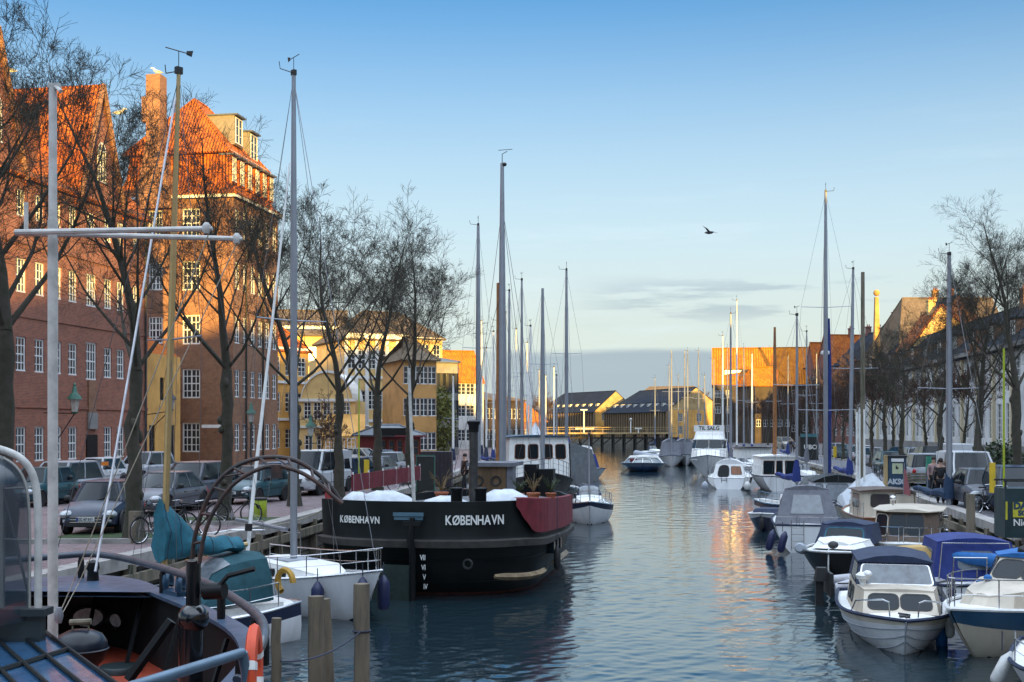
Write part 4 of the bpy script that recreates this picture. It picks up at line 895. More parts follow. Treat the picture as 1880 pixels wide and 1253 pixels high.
for a in (('hatch', 'navy', 191, 35.4, 4, 'navy hatchback facing the camera beside the second tree from the left'),
          ('hatch', 'teal', 70, 47, -10, 'dark teal hatchback half hidden behind the rounded glass wheelhouse'), ('mpv', 'silver', 112, 49, -12, 'silver people carrier just behind and left of the navy hatchback'),
          ('hatch', 'white', 178, 62, -12, 'white hatchback with an orange notice in its windscreen'), ('suv', 'silver', 262, 66, -14, 'silver-blue estate car in front of the yellow wing'),
          ('sedan', 'grey', 299, 43, -8, 'dark grey car half hidden behind the second tree'), ('suv', 'grey', 352, 47, -13, 'grey compact car with a bright headlamp behind the parked bicycles'), ('hatch', 'navy', 392, 54, 150, 'small dark car seen from behind, left of the third tree'),
          ('hatch', 'teal', 466, 49, -16, 'dark green car behind the lime waste bin'), ('hatch', 'blue', 503, 54, -8, 'steel blue hatchback behind the tall mast of the white sailboat'), ('van', 'white', 578, 55.5, -14, 'white passenger van right of the fourth tree, under the iron arch'),
          ('hatch', 'navy', 656, 63, 155, 'small dark blue rounded car seen from behind'), ('sedan', 'grey', 686, 66, -12, 'grey car between the two trees beside the yellow post'), ('hatch', 'silver', 722, 77, 170, 'silver hatchback seen from behind, right of the sixth tree'), ('sedan', 'beige', 668, 92, 60, 'beige car parked by the red kiosk'),
          ('hatch', 'blue', 706, 84, 172, 'blue car mostly hidden behind the silver hatchback')): car(*a, GL)
for a in (('van', 'white', 1776, 52.5, -9, 'white delivery van facing the camera on the right quay'), ('hatch', 'grey', 1802, 45.5, -8, 'small grey-green hatchback in front of the white delivery van'), ('mpv', 'navy', 1866, 43, -10, 'dark car at the right edge behind the graffitied container'),
          ('suv', 'silver', 1692, 63, 172, 'silver estate seen from behind, left of the parking meter'), ('van', 'white', 1752, 78, 172, 'white van parked along the pale terrace'), ('suv', 'black', 1702, 88, 176, 'black off-roader in front of the pale terrace'),
          ('hatch', 'silver', 1680, 92, -6, 'light grey car left of the black off-roader'), ('hatch', 'teal', 1634, 78, -4, 'light teal car behind the bare tree left of the recycling bin'), ('sedan', 'navy', 1664, 98, 12, 'dark blue car far back near the cream house'),
          ('suv', 'blue', 1826, 66, 172, 'blue-grey car with red tail lamps behind the dark evergreen bush'), ('mpv', 'white', 1786, 70, 172, 'pale car with red tail lamps behind the white delivery van'), ('hatch', 'red', 1878, 60, 172, 'dark car seen from behind at the extreme right edge'),
          ('sedan', 'silver', 1608, 95, 12, 'silver car between two far right-bank trees'), ('hatch', 'white', 1590, 104, 10, 'white hatchback further along the right quay'), ('sedan', 'teal', 1565, 112, 8, 'dark teal saloon beside the tall blue mast'), ('hatch', 'silver', 1541, 120, 8, 'small silver car by the graffitied dark box'),
          ('mpv', 'grey', 1762, 66, 12, 'grey car squeezed behind the roof of the white delivery van'), ('suv', 'beige', 1442, 170, 5, 'pale car at the far end of the right quay'), ('sedan', 'blue', 1728, 72, 12, 'blue-grey car behind the thick grey mast')): car(*a, GR)
for k, n in CARS.items():
    if not n: print('unused', k)
o = MB(); o.box((X(192, 61), 61.05, 2.85), (.36, .02, .2)); tag(o.build('paper_notice', mk('orange_card', (.62, .19, .02), .8), smooth=False), 'orange paper notice behind the windscreen of the white hatchback', 'notice')
# ------------------------------------------------------------------ boats
def hullpts(L, B, fs, fm, fb, draft, tr=.75, mx=.42, bp=2.0, rake=.8, vee=.5, ns=16, nk=8, flare=.0, trake=0.0):
    """rings from stern to bow; each runs port sheer -> keel -> starboard sheer. x forward, z=0 waterline"""
    rs = []
    for i in range(ns + 1):
        t = i / ns; t = t ** .85 if t > 0 else 0
        if t < mx: q = t / mx; hb = B / 2 * (tr + (1 - tr) * math.sin(q * math.pi / 2))
        else: q = (t - mx) / (1 - mx); hb = B / 2 * max(.012, (1 - q ** bp))
        sh = fs * (1 - t) ** 2 + fm * 2 * t * (1 - t) + fb * t * t
        kl = -draft * min(1, (1 - max(0, (t - .7) / .3) ** 2.2)) if t < .999 else 0
        ke = kl if t < .999 else .05
        half = []
        for k in range(nk + 1):
            s = k / nk; a = s * math.pi / 2
            yr, zr = math.sin(a) ** .8, 1 - math.cos(a) ** .9
            yv, zv = s ** .85, s; v = min(1, vee + .5 * max(0, (t - .5) / .5))
            y = hb * lerp(yr, yv, v) * (1 - flare * (1 - s) * s * 1.5); z = ke + (sh - ke) * lerp(zr, zv, v)
            x = -L / 2 + L * t - rake * (1 - s) * t ** 5 + trake * (1 - s) * (1 - t) ** 6
            half.append((x, y, z))
        rs.append([(x, -y, z) for x, y, z in half[::-1]] + half[1:])
    return rs
def hull(root, mats, nb, **kw):
    """mats: [top band, body, bottom]; nb: number of top band rows"""
    rs = hullpts(**kw); m = len(rs[0]); nk = (m - 1) // 2; mb = MB()
    vs = [q for r in rs for q in r]; fs = []; ms = []
    for i in range(len(rs) - 1):
        for k in range(m - 1):
            fs.append((i * m + k, (i + 1) * m + k, (i + 1) * m + k + 1, i * m + k + 1)); d = min(k, m - 2 - k)
            zm = sum(vs[j][2] for j in fs[-1]) / 4
            ms.append(2 if zm < -.04 else (0 if d < nb else 1))
    mb.v = vs; mb.f = fs; mb.m = ms; mb.cm = 1; mb.add(rs[0], [tuple(range(m))])
    h = mb.build('hull', mats, root, ang=50)
    mb = MB(); c = .05
    mb.rings([[(r[0][0], r[0][1] + .02, r[0][2] - .03), (r[0][0], r[0][1] * .5, r[0][2] + c * .6), (r[0][0], 0, r[0][2] + c), (r[0][0], -r[0][1] * .5, r[0][2] + c * .6), (r[0][0], -r[0][1] - .02, r[0][2] - .03)] for r in rs], False)
    mb.build('deck', kw.get('deckm') or whitep, root)
    return h, rs
def sheer(rs, t, s):
    f = t * (len(rs) - 1); i = min(int(f), len(rs) - 2); a = Vector(rs[i][0 if s < 0 else -1]); b = Vector(rs[i + 1][0 if s < 0 else -1]); return a.lerp(b, f - i)
def gunwale(root, rs, mat, r=.035, dz=0.02):
    mb = MB(); pts = [Vector(q[0]) + Vector((0, 0, dz)) for q in rs] + [Vector(q[-1]) + Vector((0, 0, dz)) for q in rs[::-1]]
    mb.tube(pts + [pts[0]], r, 5, False); return mb.build('gunwale', mat, root)
def pane_on(root, a, b, c, d, u0, u1, v0, v1, gm=glass, fm=blacktrim, rad=.12, off=.012, fr=.035, parent=None):
    """rounded pane on the quad a(bl) b(br) c(tr) d(tl)"""
    a, b, c, d = (Vector(q) for q in (a, b, c, d)); n = (b - a).cross(d - a).normalized()
    P = lambda u, v, k: (a * (1 - u) + b * u) * (1 - v) + (d * (1 - u) + c * u) * v + n * k
    W_ = ((b - a).length + (c - d).length) / 2 * (u1 - u0); H_ = (d - a).length * (v1 - v0); rr = min(rad, W_ * .45, H_ * .45)
    def ringp(g, k):
        out = []
        for (cx, cy, a0) in ((W_ - rr, rr, -90), (W_ - rr, H_ - rr, 0), (rr, H_ - rr, 90), (rr, rr, 180)):
            for j in range(4):
                q = R(a0 + 30 * j); x = cx + (rr + g) * math.cos(q); y = cy + (rr + g) * math.sin(q); out.append(P(u0 + (u1 - u0) * x / W_, v0 + (v1 - v0) * y / H_, k))
        return out
    f = MB(); f.rings([ringp(fr, 0), ringp(fr, off), ringp(0, off * 1.2)], True); fo = f.build('window', fm, root)
    g = MB(); g.add(ringp(.004, off * .8), [tuple(range(16))]); g.build('pane', gm, fo, smooth=False); return fo
def cabin(root, bot, top, z0, z1, mat, name='cabin', camber=.06, roofm=None, over=0, z0b=None):
    """bot/top: half outlines (x, y) from stern to bow (y>=0), mirrored. returns bottom and top point lists (starboard side is y<0)"""
    zb = z0 if hasattr(z0, '__len__') else [z0] * len(bot); zt = z1 if hasattr(z1, '__len__') else [z1] * len(top)
    B_ = [(x, -y, z) for (x, y), z in zip(bot, zb)] + [(x, y, z) for (x, y), z in list(zip(bot, zb))[::-1]]
    T_ = [(x, -y, z) for (x, y), z in zip(top, zt)] + [(x, y, z) for (x, y), z in list(zip(top, zt))[::-1]]
    mb = MB(); mb.rings([B_, T_], True); o = mb.build(name, mat, root, ang=25)
    n = len(bot); m2 = MB(); rows = []
    for i in range(n):
        x, y = top[i]; z = zt[i]; y += over; x += over * (1 if i == n - 1 else -1 if i == 0 else 0)
        rows.append([(x, -y, z - .0), (x, -y, z + .035), (x, -y * .5, z + .035 + camber * .75), (x, 0, z + .035 + camber), (x, y * .5, z + .035 + camber * .75), (x, y, z + .035), (x, y, z)])
    m2.rings(rows, False); m2.add(rows[0], [tuple(range(7))]); m2.add(rows[-1], [tuple(range(6, -1, -1))]); m2.build('cabin_roof', roofm or mat, o, ang=45)
    return o, B_, T_
def rail(root, rs, t0, t1, h=.55, mat=chrome, n=5, r=.014, wires=1, name='railing', close=True, inset=.06):
    mb = MB(); sides = []
    for s in (-1, 1):
        pts = []
        for k in range(n + 1):
            p = sheer(rs, lerp(t0, t1, k / n), s); p = Vector((p.x, p.y * (1 - inset) - s * .02, p.z)); q = p + Vector((0, 0, h)); pts.append(q); mb.cyl(p, q, r, n=5)
        mb.tube(pts, r, 5)
        for w_ in range(wires): mb.tube([q - Vector((0, 0, h * (w_ + 1) / (wires + 1))) for q in pts], r * .5, 4)
        sides.append(pts)
    if close: mb.tube([sides[0][-1], (sides[0][-1] + sides[1][-1]) / 2 + Vector((.12, 0, .02)), sides[1][-1]], r, 5)
    return mb.build(name, mat, root)
def fender(label, p, r=.11, h=.55, mat=bluef, top=None, tilt=0):
    t = thing('fender', label, 'fender', p); mb = MB(); mb.lathe([(.02, -h / 2 - .04), (r * .75, -h / 2), (r, -h / 2 + r * .6), (r, h / 2 - r * .7), (r * .6, h / 2), (.03, h / 2 + .08)], n=12, M=Matrix.Rotation(tilt, 4, 'Y')); mb.build('body', mat, t)
    m2 = MB(); m2.tube([(0, 0, h / 2 + .05), (0, .0, h / 2 + (top or .4))], .012, 4); m2.build('rope', darkrope, t); return t
def mastset(root, x, z0, top, r=.07, mat=alu, spread=((.55, .75),), L=8, B=2.4, fz=.8, by=1, boom=None, gear=True, fore=True, raked=0, lean=0):
    H_ = top - z0; P = lambda z: Vector((x - raked * (z - z0), lean * (z - z0), z))
    mb = MB(); n = 10; mb.tube([P(z0 + H_ * i / n) for i in range(n + 1)], [r * (1 if i < 6 else 1 - .42 * (i - 6) / 4) for i in range(n + 1)], 8); ms = mb.build('mast', mat, root)
    wr = MB(); tp = P(top - .05)
    if spread:
        sp_ = MB(); tips = {-1: [], 1: []}
        for f, wd in spread:
            q = P(z0 + H_ * f)
            for s in (-1, 1): e = q + Vector((-.08, s * wd, .04)); sp_.cyl(q, e, .022, .016, 6); tips[s].append(e)
        sp_.build('spreader', alu, ms)
        for s in (-1, 1): wr.tube([tp] + tips[s][::-1] + [Vector((x - .1, s * B * .46, fz))], .007, 3, False); wr.tube([P(z0 + H_ * spread[0][0] - .1), Vector((x + .3, s * B * .45, fz))], .006, 3, False)
    else:
        for s in (-1, 1): wr.tube([P(z0 + H_ * .8), Vector((x - .3, s * B * .46, fz))], .008, 3, False)
    if fore: wr.tube([P(top - .1 * H_ * 0 - .1), Vector((L / 2 - .1, 0, fz + .2))], .010, 3, False)
    wr.tube([tp, Vector((-L / 2 + .1, 0, fz + .1))], .006, 3, False)
    wr.tube([P(top - .3) + Vector((-.1, .05, 0)), P(z0 + .4) + Vector((-.14, .06, 0))], .006, 3, False)
    wr.build('rigging', wire, root)
    if gear:
        g = MB(); q = P(top); g.box(q + Vector((0, 0, .06)), (.14, .1, .14)); g.cyl(q, q + Vector((0, 0, .45)), .010, n=4); g.tube([q + Vector((-.3, .02, .45)), q + Vector((.3, -.02, .47))], .012, 4)
        g.add([q + Vector((-.3, .02, .40)), q + Vector((-.18, .01, .42)), q + Vector((-.18, .01, .50)), q + Vector((-.34, .02, .54))], [(0, 1, 2, 3)])
        g.tube([q + Vector((.0, 0, .05)), q + Vector((.02, -.42, .08)), q + Vector((.02, -.45, .26))], .013, 4); g.build('masthead_vane', iron, ms)
    if boom:
        bl, bz, cm_ = boom; a = P(bz); e = a + Vector((-bl, 0, .12)); g = MB(); g.cyl(a, e, .05, n=8); bo = g.build('boom', alu, root)
        if cm_:
            g = MB(); ps = []; rr = []
            for i in range(9):
                t = i / 8; ps.append(a.lerp(e, t * .96) + Vector((0, 0, .10 + .05 * math.sin(9 * t)))); rr.append(lerp(.24, .09, t ** .7) * (1 + .12 * math.sin(23 * t)))
            g.tube(ps, rr, 9); g.tube([a + Vector((-.02, 0, -.05)), a + Vector((-.04, 0, .55)), a + Vector((-.02, 0, 1.05))], [.22, .19, .1], 9); g.build('sail_cover', cm_, bo)
    return ms
def sprayhood(root, x, z, w_, h, l, mat, vinyl=True):
    g = MB(); rows = []
    for k in range(5):
        t = k / 4; hh = h * math.sin(R(25 + 65 * (1 - (1 - t) ** 1.5))) if k else .02; xx = x - l * t
        rows.append([(xx + (.0 if k else 0), w_ / 2 * math.cos(a) * (1 - .06 * t), z + hh * min(1, math.sin(a) * 1.25)) for a in [math.pi * j / 8 for j in range(9)]])
    g.rings(rows, False); sh = g.build('sprayhood', mat, root)
    if vinyl:
        v = MB(); v.rings([[Vector(q) + Vector((.02, 0, .02)) for q in r_[2:7]] for r_ in rows[:3]], False); v.build('vinyl_window', plexi, sh)
    return sh
def sailboat(label, px, Y, hdg, L=8.5, B=2.7, masttop=12, mx_=.6, hm=None, cover=bluec, mastm=alu, r=.065, spread=((.55, .8),), hood=navyc, group=None, cat='sailboat', x=None, boom=True, detail=True, fb=1.05, name='sailboat', lean=0, raked=0, railm=chrome, cabm=None):
    t = thing(name, label, cat, (X(px, Y) if x is None else x, Y, 0), R(hdg), group)
    h, rs = hull(t, hm or [bluestripe, white, antifoul], 1, L=L, B=B, fs=.85, fm=.62, fb=fb, draft=.45, tr=.66, mx=.45, bp=2.1, rake=.9, vee=.15, trake=-.3, nk=8)
    gunwale(t, rs, railm, .03); bx, by_ = -L * .12, L * .26
    bot = [(bx, B * .30), (by_ * .55, B * .30), (by_, B * .20), (by_ + .45, B * .08)]; top = [(bx + .05, B * .25), (by_ * .55 - .1, B * .25), (by_ - .3, B * .16), (by_ - .1, B * .05)]
    c, b0, t0 = cabin(t, bot, top, .66, [1.20, 1.14, 1.02, .96], cabm or whitep)
    if detail:
        for s in (-1, 1):
            i0, i1 = (0, 1) if s < 0 else (7, 6); a, b_, c_, d_ = b0[i0], b0[i1], t0[i1], t0[i0]
            if s > 0: a, b_, c_, d_ = b_, a, d_, c_
            for u in (.15, .45, .72): pane_on(c, a, b_, c_, d_, u, u + .18, .3, .78, rad=.06)
        rail(t, rs, .08, .99, .55, n=7)
        g = MB(); g.hexa([(-L * .42, -B * .30, .5), (bx, -B * .28, .5), (bx, B * .28, .5), (-L * .42, B * .30, .5)], [(-L * .42, -B * .33, .92), (bx, -B * .32, .92), (bx, B * .32, .92), (-L * .42, B * .33, .92)]); g.build('cockpit_coaming', whitep, t, smooth=False)
        g = MB(); g.hexa([(-L * .40, -B * .2, .93), (bx - .05, -B * .2, .93), (bx - .05, B * .2, .93), (-L * .40, B * .2, .93)], [(-L * .40, -B * .2, .935), (bx - .05, -B * .2, .935), (bx - .05, B * .2, .935), (-L * .40, B * .2, .935)]); g.build('cockpit_floor', blacktrim, t, smooth=False)
    if hood: sprayhood(t, bx + .5, 1.0, B * .56, .75, 1.1, hood)
    mxx = -L / 2 + L * mx_
    mastset(t, mxx, 1.05, masttop, r, mastm, spread, L, B, .85, boom=(L * .36, 2.0, cover) if boom else None, lean=lean, raked=raked, gear=detail or masttop > 9)
    return t, rs
def H2(t, x, y, z): return t.matrix_world @ Vector((x, y, z))
def loc(t, x, y, z):
    M = Matrix.Rotation(t.rotation_euler.z, 4, 'Z'); return M @ Vector((x, y, z)) + t.location

# --- left bank, near: white sloop moored across, bow to the right
t, rs = sailboat('white sloop with blue fenders on its bow, moored between the black barges', 0, 31.4, -48, 7.8, 2.9, Z(138, 31.4), .5, [white, white, antifoul], cover=None, mastm=alu, r=.095, hood=None, x=-5.72, boom=False, spread=((.50, 1.05),), fb=1.28, name='sailboat', raked=0)
g = MB(); a = Vector((-.35, 0, 2.0)); g.tube([a, (-3.2, .1, 2.1)], .05, 8); g.build('boom', alu, t)
g = MB(); g.box((-.2, 0, 1.24), (1.3, .9, .06)); g.box((.9, .0, 1.16), (.55, .55, .07)); g.build('hatch', deckgrey, t, smooth=False)
g = MB()
for s in (-1, 1): g.tube([(-1.6, s * 1.2, 1.0), (-1.6, s * 1.2, 1.75), (-2.6, s * 1.15, 1.75), (-2.6, s * 1.15, 1.0)], .016, 5)
g.tube([(-3.2, -1.0, 1.75), (-3.3, 0, 1.8), (-3.2, 1.0, 1.75)], .016, 5); g.build('pushpit', chrome, t)
for i, (f, s, lb) in enumerate(((.56, -1, 'navy fender hanging amidships on the white sloop'), (.80, -1, 'big navy fender near the bow of the white sloop'), (.955, -1, 'navy fender right at the stem of the white sloop'), (.9, 1, 'navy fender on the far side of the white sloop bow'))):
    p = sheer(rs, f, s); fender(lb, loc(t, p.x, p.y + s * .12, p.z - .55), .155 if i else .12, .75, bluef)
# gold-masted small sloop
t, rs = sailboat('small white sloop with gold mast and teal sail cover behind the black rail', 0, 24.6, -130, 5.8, 2.2, Z(135, 24.5), .52, [navystripe, white, antifoul], cover=None, mastm=goldalu, r=.070, hood=None, x=-7.07, boom=False, spread=((.50, .95),), raked=.0193, lean=.023)
g = MB(); rows = []; rg = random.Random(8)
for i in range(27):                             # canvas slung over the boom and laced up the mast
    q = i / 26; x_ = .20 - 1.95 * q; zl = 1.92 + .10 * min(1, q * 3) + .03 * math.sin(17 * q); zu = 3.25 - .85 * min(1, q / .5) ** 1.15 if q < .5 else 2.40 - .10 * (q - .5) + .02 * math.sin(25 * q)
    th = .17 if q > .3 else .19; row = []
    for k in range(12):
        a = 2 * math.pi * k / 12; zz = (zu + zl) / 2 + (zu - zl) / 2 * math.cos(a) * (1 if math.cos(a) > 0 else 1); yy = th * math.sin(a) * (1.25 - .5 * math.cos(a)) * (1 + .28 * math.sin(9 * zz + 5 * x_ + (3 if k < 6 else 0)))
        row.append((x_ + rg.uniform(-.012, .012), yy, zz))
    rows.append(row)
g.rings(rows, True, True, True); g.build('sail_cover', tealc, t, ang=70)
g = MB()
for i in (1, 5, 10, 16, 22): g.tube([Vector(p) * 1 + Vector((0, math.copysign(.008, p[1]), 0)) for p in rows[i]] + [rows[i][0]], .008, 3)
g.build('lashing', darkrope, t)
g = MB(); g.cyl((.1, 0, 2.1), (-2.0, 0, 2.15), .055, n=8); g.build('boom', goldalu, t)
sprayhood(t, -.2, 1.0, 1.7, 1.0, 1.9, tealdark)
g = MB(); g.torus((-2.7, .45, 1.3), .26, .07, 'X', 14, 6, 0, 4.2); g.build('horseshoe_buoy', mk('faded_yellow', (.42, .24, .03), .7), t)

# --- generic motor cruiser pieces
def cruiser(label, px, Y, hdg, L, B, x=None, hm=None, fs=.8, fm=.75, fb=1.15, nb=1, vee=.7, name='motor_boat', cat='motorboat', gm=navyc, group=None, flare=.3, tr=.9, rake=1.0, bp=2.4, nk=8):
    t = thing(name, label, cat, (X(px, Y) if x is None else x, Y, 0), R(hdg), group)
    h, rs = hull(t, hm or [white, white, antifoul], nb, L=L, B=B, fs=fs, fm=fm, fb=fb, draft=.35, tr=tr, mx=.4, bp=bp, rake=rake, vee=vee, flare=flare, nk=nk)
    gunwale(t, rs, gm, .04); return t, rs
def winrow(o, b0, t0, side, i, u, v0=.3, v1=.85, n=4, **k):
    """windows on the side strip between outline points i and i+1"""
    m = len(b0)
    if side < 0: a, b_, c, d = b0[i], b0[i + 1], t0[i + 1], t0[i]
    else: a, b_, c, d = b0[m - 2 - i], b0[m - 1 - i], t0[m - 1 - i], t0[m - 2 - i]
    for (u0, u1) in u: pane_on(o, a, b_, c, d, *((u0, u1) if side < 0 else (1 - u1, 1 - u0)), v0, v1, **k)
def frontwin(o, b0, t0, u, v0, v1, **k):
    n = len(b0) // 2; a, b_, c, d = b0[n - 1], b0[n], t0[n], t0[n - 1]
    for (u0, u1) in u: pane_on(o, a, b_, c, d, u0, u1, v0, v1, **k)
def backwin(o, b0, t0, u, v0, v1, **k):
    a, b_, c, d = b0[-1], b0[0], t0[0], t0[-1]
    for (u0, u1) in u: pane_on(o, a, b_, c, d, u0, u1, v0, v1, **k)
# 1. clinker cabin cruiser, bow to the camera
t, rs = cruiser('white clinker cabin cruiser with navy canopy, bow to the camera', 1642, 27.0, -103, 5.9, 2.45, fs=.62, fm=.60, fb=.78, nb=1, hm=[cream, white, antifoul], vee=.35, flare=.1, rake=.55, nk=10, bp=2.9)
g = MB()
for k in (2, 4, 6): 
    for s in (0, 1):
        g.tube([Vector(r_[k if s == 0 else len(r_) - 1 - k]) + Vector((0, (-.012 if s == 0 else .012), 0)) for r_ in rs[4:]], .014, 4)
g.tube([Vector(rs[-1][k]) + Vector((.015, 0, 0)) for k in range(0, 11)], .018, 4); g.build('strakes', deckgrey, t)
bot = [(-1.4, .98), (.65, .95), (1.55, .78)]; top = [(-1.4, .9), (.45, .86), (1.12, .72)]
c, b0, t0 = cabin(t, bot, top, [.6, .66, .72], [1.18, 1.17, 1.14], cream, camber=.03)
frontwin(c, b0, t0, ((.08, .47), (.53, .92)), .22, .86, rad=.1, gm=glass); winrow(c, b0, t0, -1, 0, ((.2, .5), (.58, .9))); winrow(c, b0, t0, 1, 0, ((.2, .5), (.58, .9)))
bot = [(-1.9, .9), (.5, .86)]; top = [(-1.7, .8), (.12, .76)]
c, b0, t0 = cabin(t, bot, top, 1.19, [1.70, 1.66], navyc, 'canopy', camber=.14, over=.05)
frontwin(c, b0, t0, ((.05, .95),), .08, .9, gm=plexi, fm=chrome, rad=.06); winrow(c, b0, t0, -1, 0, ((.35, .9),), .12, .85, gm=plexi); winrow(c, b0, t0, 1, 0, ((.35, .9),), .12, .85, gm=plexi)
g = MB()
for s in (-1, 1): g.tube([(2.3, s * .28, .78), (2.3, s * .30, 1.08), (2.25, s * .42, 1.12), (1.6, s * .92, 1.0), (1.2, s * 1.0, .7)], .016, 6)
g.build('bow_rail', chrome, t)
g = MB(); g.lathe([(.07, 0), (.07, .12), (.14, .16), (.16, .24), (.08, .3)], (.62, -.72, 1.19), 10); g.blob((.66, -.62, 1.46), (.13, .1, .08), 10, 6); g.build('searchlight', whitep, t)
g = MB(); g.box((2.45, 0, .80), (.22, .2, .08)); g.tube([(2.2, -.1, .84), (2.5, .1, .86), (2.7, 0, .82)], .02, 5); g.build('mooring_cleat', blacktrim, t)
fender('pale fender between the clinker cruiser and the beige cruiser', (X(1744, 25.5), 25.5, .55), .1, .6, whitef)
fender('dark blue fender on the right flank of the clinker cruiser', (X(1748, 27.5), 27.5, .8), .09, .45, bluef)
# 2. beige cruiser at right edge
t, rs = cruiser('beige cabin cruiser with wide blue stripe and bright blue roof, right edge', 1850, 26.3, -138, 7.4, 2.8, x=11.45, hm=[bluestripe, cream, antifoul], fs=.8, fm=.8, fb=1.08, nb=2, vee=.3, gm=whitep, flare=.1)
bot = [(-1.8, 1.08), (.6, 1.05), (2.3, .62), (2.75, .2)]; top = [(-1.8, .98), (.55, .95), (2.0, .52), (2.4, .15)]
c, b0, t0 = cabin(t, bot, top, .84, [1.36, 1.34, 1.26, 1.20], cream, camber=.05)
for s in (-1, 1): winrow(c, b0, t0, s, 0, ((.5, .72), (.76, .97)), .35, .8, rad=.05); winrow(c, b0, t0, s, 1, ((.05, .32), (.42, .68)), .35, .8, rad=.05)
bot = [(-2.2, 1.0), (.1, .98), (.75, .7)]; top = [(-2.2, .92), (-.15, .9), (.25, .62)]
c, b0, t0 = cabin(t, bot, top, 1.34, [1.88, 1.86, 1.84], cream, 'wheelhouse', camber=.08, roofm=lightbluec, over=.05)
for s in (-1, 1): winrow(c, b0, t0, s, 0, ((.08, .46), (.54, .93)), .18, .86, gm=glass); winrow(c, b0, t0, s, 1, ((.1, .9),), .18, .86)
frontwin(c, b0, t0, ((.04, .48), (.52, .96)), .18, .86)
rail(t, rs, .45, .985, .62, n=4, wires=1); g = MB(); g.lathe([(.05, 0), (.12, .1), (.12, .3), (.05, .36)], (-.2, -.2, 1.98), 10, Matrix.Rotation(R(90), 4, 'Y')); g.build('horn', blacktrim, t)
g = MB(); g.tube([(1.2, -.5, 1.42), (1.9, -.35, 1.45)], .02, 6); g.blob((1.1, -.5, 1.44), (.09, .09, .08)); g.build('mop', lightbluec, t)
for f, lb in ((.72, 'bright blue fender on the side of the beige cruiser'), ):
    p = sheer(rs, f, -1); fender(lb, loc(t, p.x, p.y - .14, p.z - .95), .12, .8, lightbluec, top=.9)
# 3. bottom right white bow
t, rs = cruiser('white boat nosing in at the bottom right corner with a red stay', 1880, 20.8, -115, 5.2, 2.1, x=9.75, hm=[white, white, antifoul], fs=.55, fm=.55, fb=.75, vee=.3)
g = MB(); g.cyl((1.9, 0, .7), (1.9, 0, 2.3), .03, n=8); g.build('jackstaff', mk('dark_red_paint', (.25, .01, .02), .5), t); rail(t, rs, .3, .9, .4, n=3)
fender('white fender on the boat at the bottom right corner', (X(1840, 21.2), 21.2, .42), .12, .55, whitef, tilt=.5)
# 4. royal blue canvas boat
t, rs = cruiser('white boat under a royal blue canvas hood with clear rear window', 1752, 32.5, 84, 5.6, 2.3, hm=[white, white, antifoul], fs=.75, fm=.75, fb=1.0, vee=.4)
bot = [(-2.2, 1.1), (-.2, 1.05), (.4, .7)]; top = [(-1.95, .92), (-.35, .88), (.05, .6)]
c, b0, t0 = cabin(t, bot, top, .8, [1.74, 1.76, 1.72], bluec, 'canopy', camber=.10)
backwin(c, b0, t0, ((.28, .74),), .3, .8, gm=plexi, fm=bluec); winrow(c, b0, t0, 1, 0, ((.2, .85),), .3, .8, gm=plexi, fm=bluec)
g = MB(); g.tube([(-2.65, .7, .75), (-2.7, .7, 1.45), (-2.7, -.1, 1.45), (-2.65, -.1, .75)], .02, 6); g.tube([(-2.25, -.95, .85), (-2.05, -.82, 1.75), (-2.05, .82, 1.75), (-2.25, .95, .85)], .018, 6); g.build('stern_rail', chrome, t)
# 5. inflatable behind the clinker cruiser
t = thing('inflatable_boat', 'grey striped inflatable with outboard behind the clinker cruiser', 'dinghy', (X(1645, 31.5), 31.5, .1), R(-5)); g = MB()
g.tube([(-1.7, -.75, .42), (-1.1, -.8, .45), (.8, -.8, .5), (1.7, -.45, .62), (2.0, 0, .7), (1.7, .45, .62), (.8, .8, .5), (-1.7, .75, .42)], [.16, .33, .36, .36, .36, .36, .36, .16], 12); g.build('tube', mk('pale_grey_rubber', (.34, .34, .37), .5, var=.3), t)
g = MB(); g.tube([(-1.7, -1.12, .46), (.8, -1.17, .5), (1.8, -.78, .62)], .03, 5); g.tube([(-1.7, -1.1, .62), (.8, -1.12, .68), (1.8, -.72, .82)], .02, 5); g.build('rubbing_strip', blacktrim, t)
g = MB(); g.box((-1.75, 0, .5), (.08, 1.2, .6)); g.box((0, 0, .35), (3, 1.2, .06)); g.build('floor', blacktrim, t, smooth=False)
g = MB(); g.hexa([(-2.1, -.18, .55), (-1.75, -.18, .55), (-1.75, .18, .55), (-2.1, .18, .55)], [(-2.05, -.14, .9), (-1.8, -.14, .9), (-1.8, .14, .9), (-2.05, .14, .9)]); g.box((-1.98, 0, .3), (.2, .14, .9)); g.build('outboard_motor', blacktrim, t)
g = MB(); g.hexa([(-.4, -.7, .8), (1.2, -.6, .8), (1.2, .6, .8), (-.4, .7, .8)], [(0, -.3, 1.45), (.7, -.3, 1.5), (.7, .3, 1.5), (0, .3, 1.45)]); g.build('cover', mk('ochre_canvas', (.42, .28, .10), .8), t)
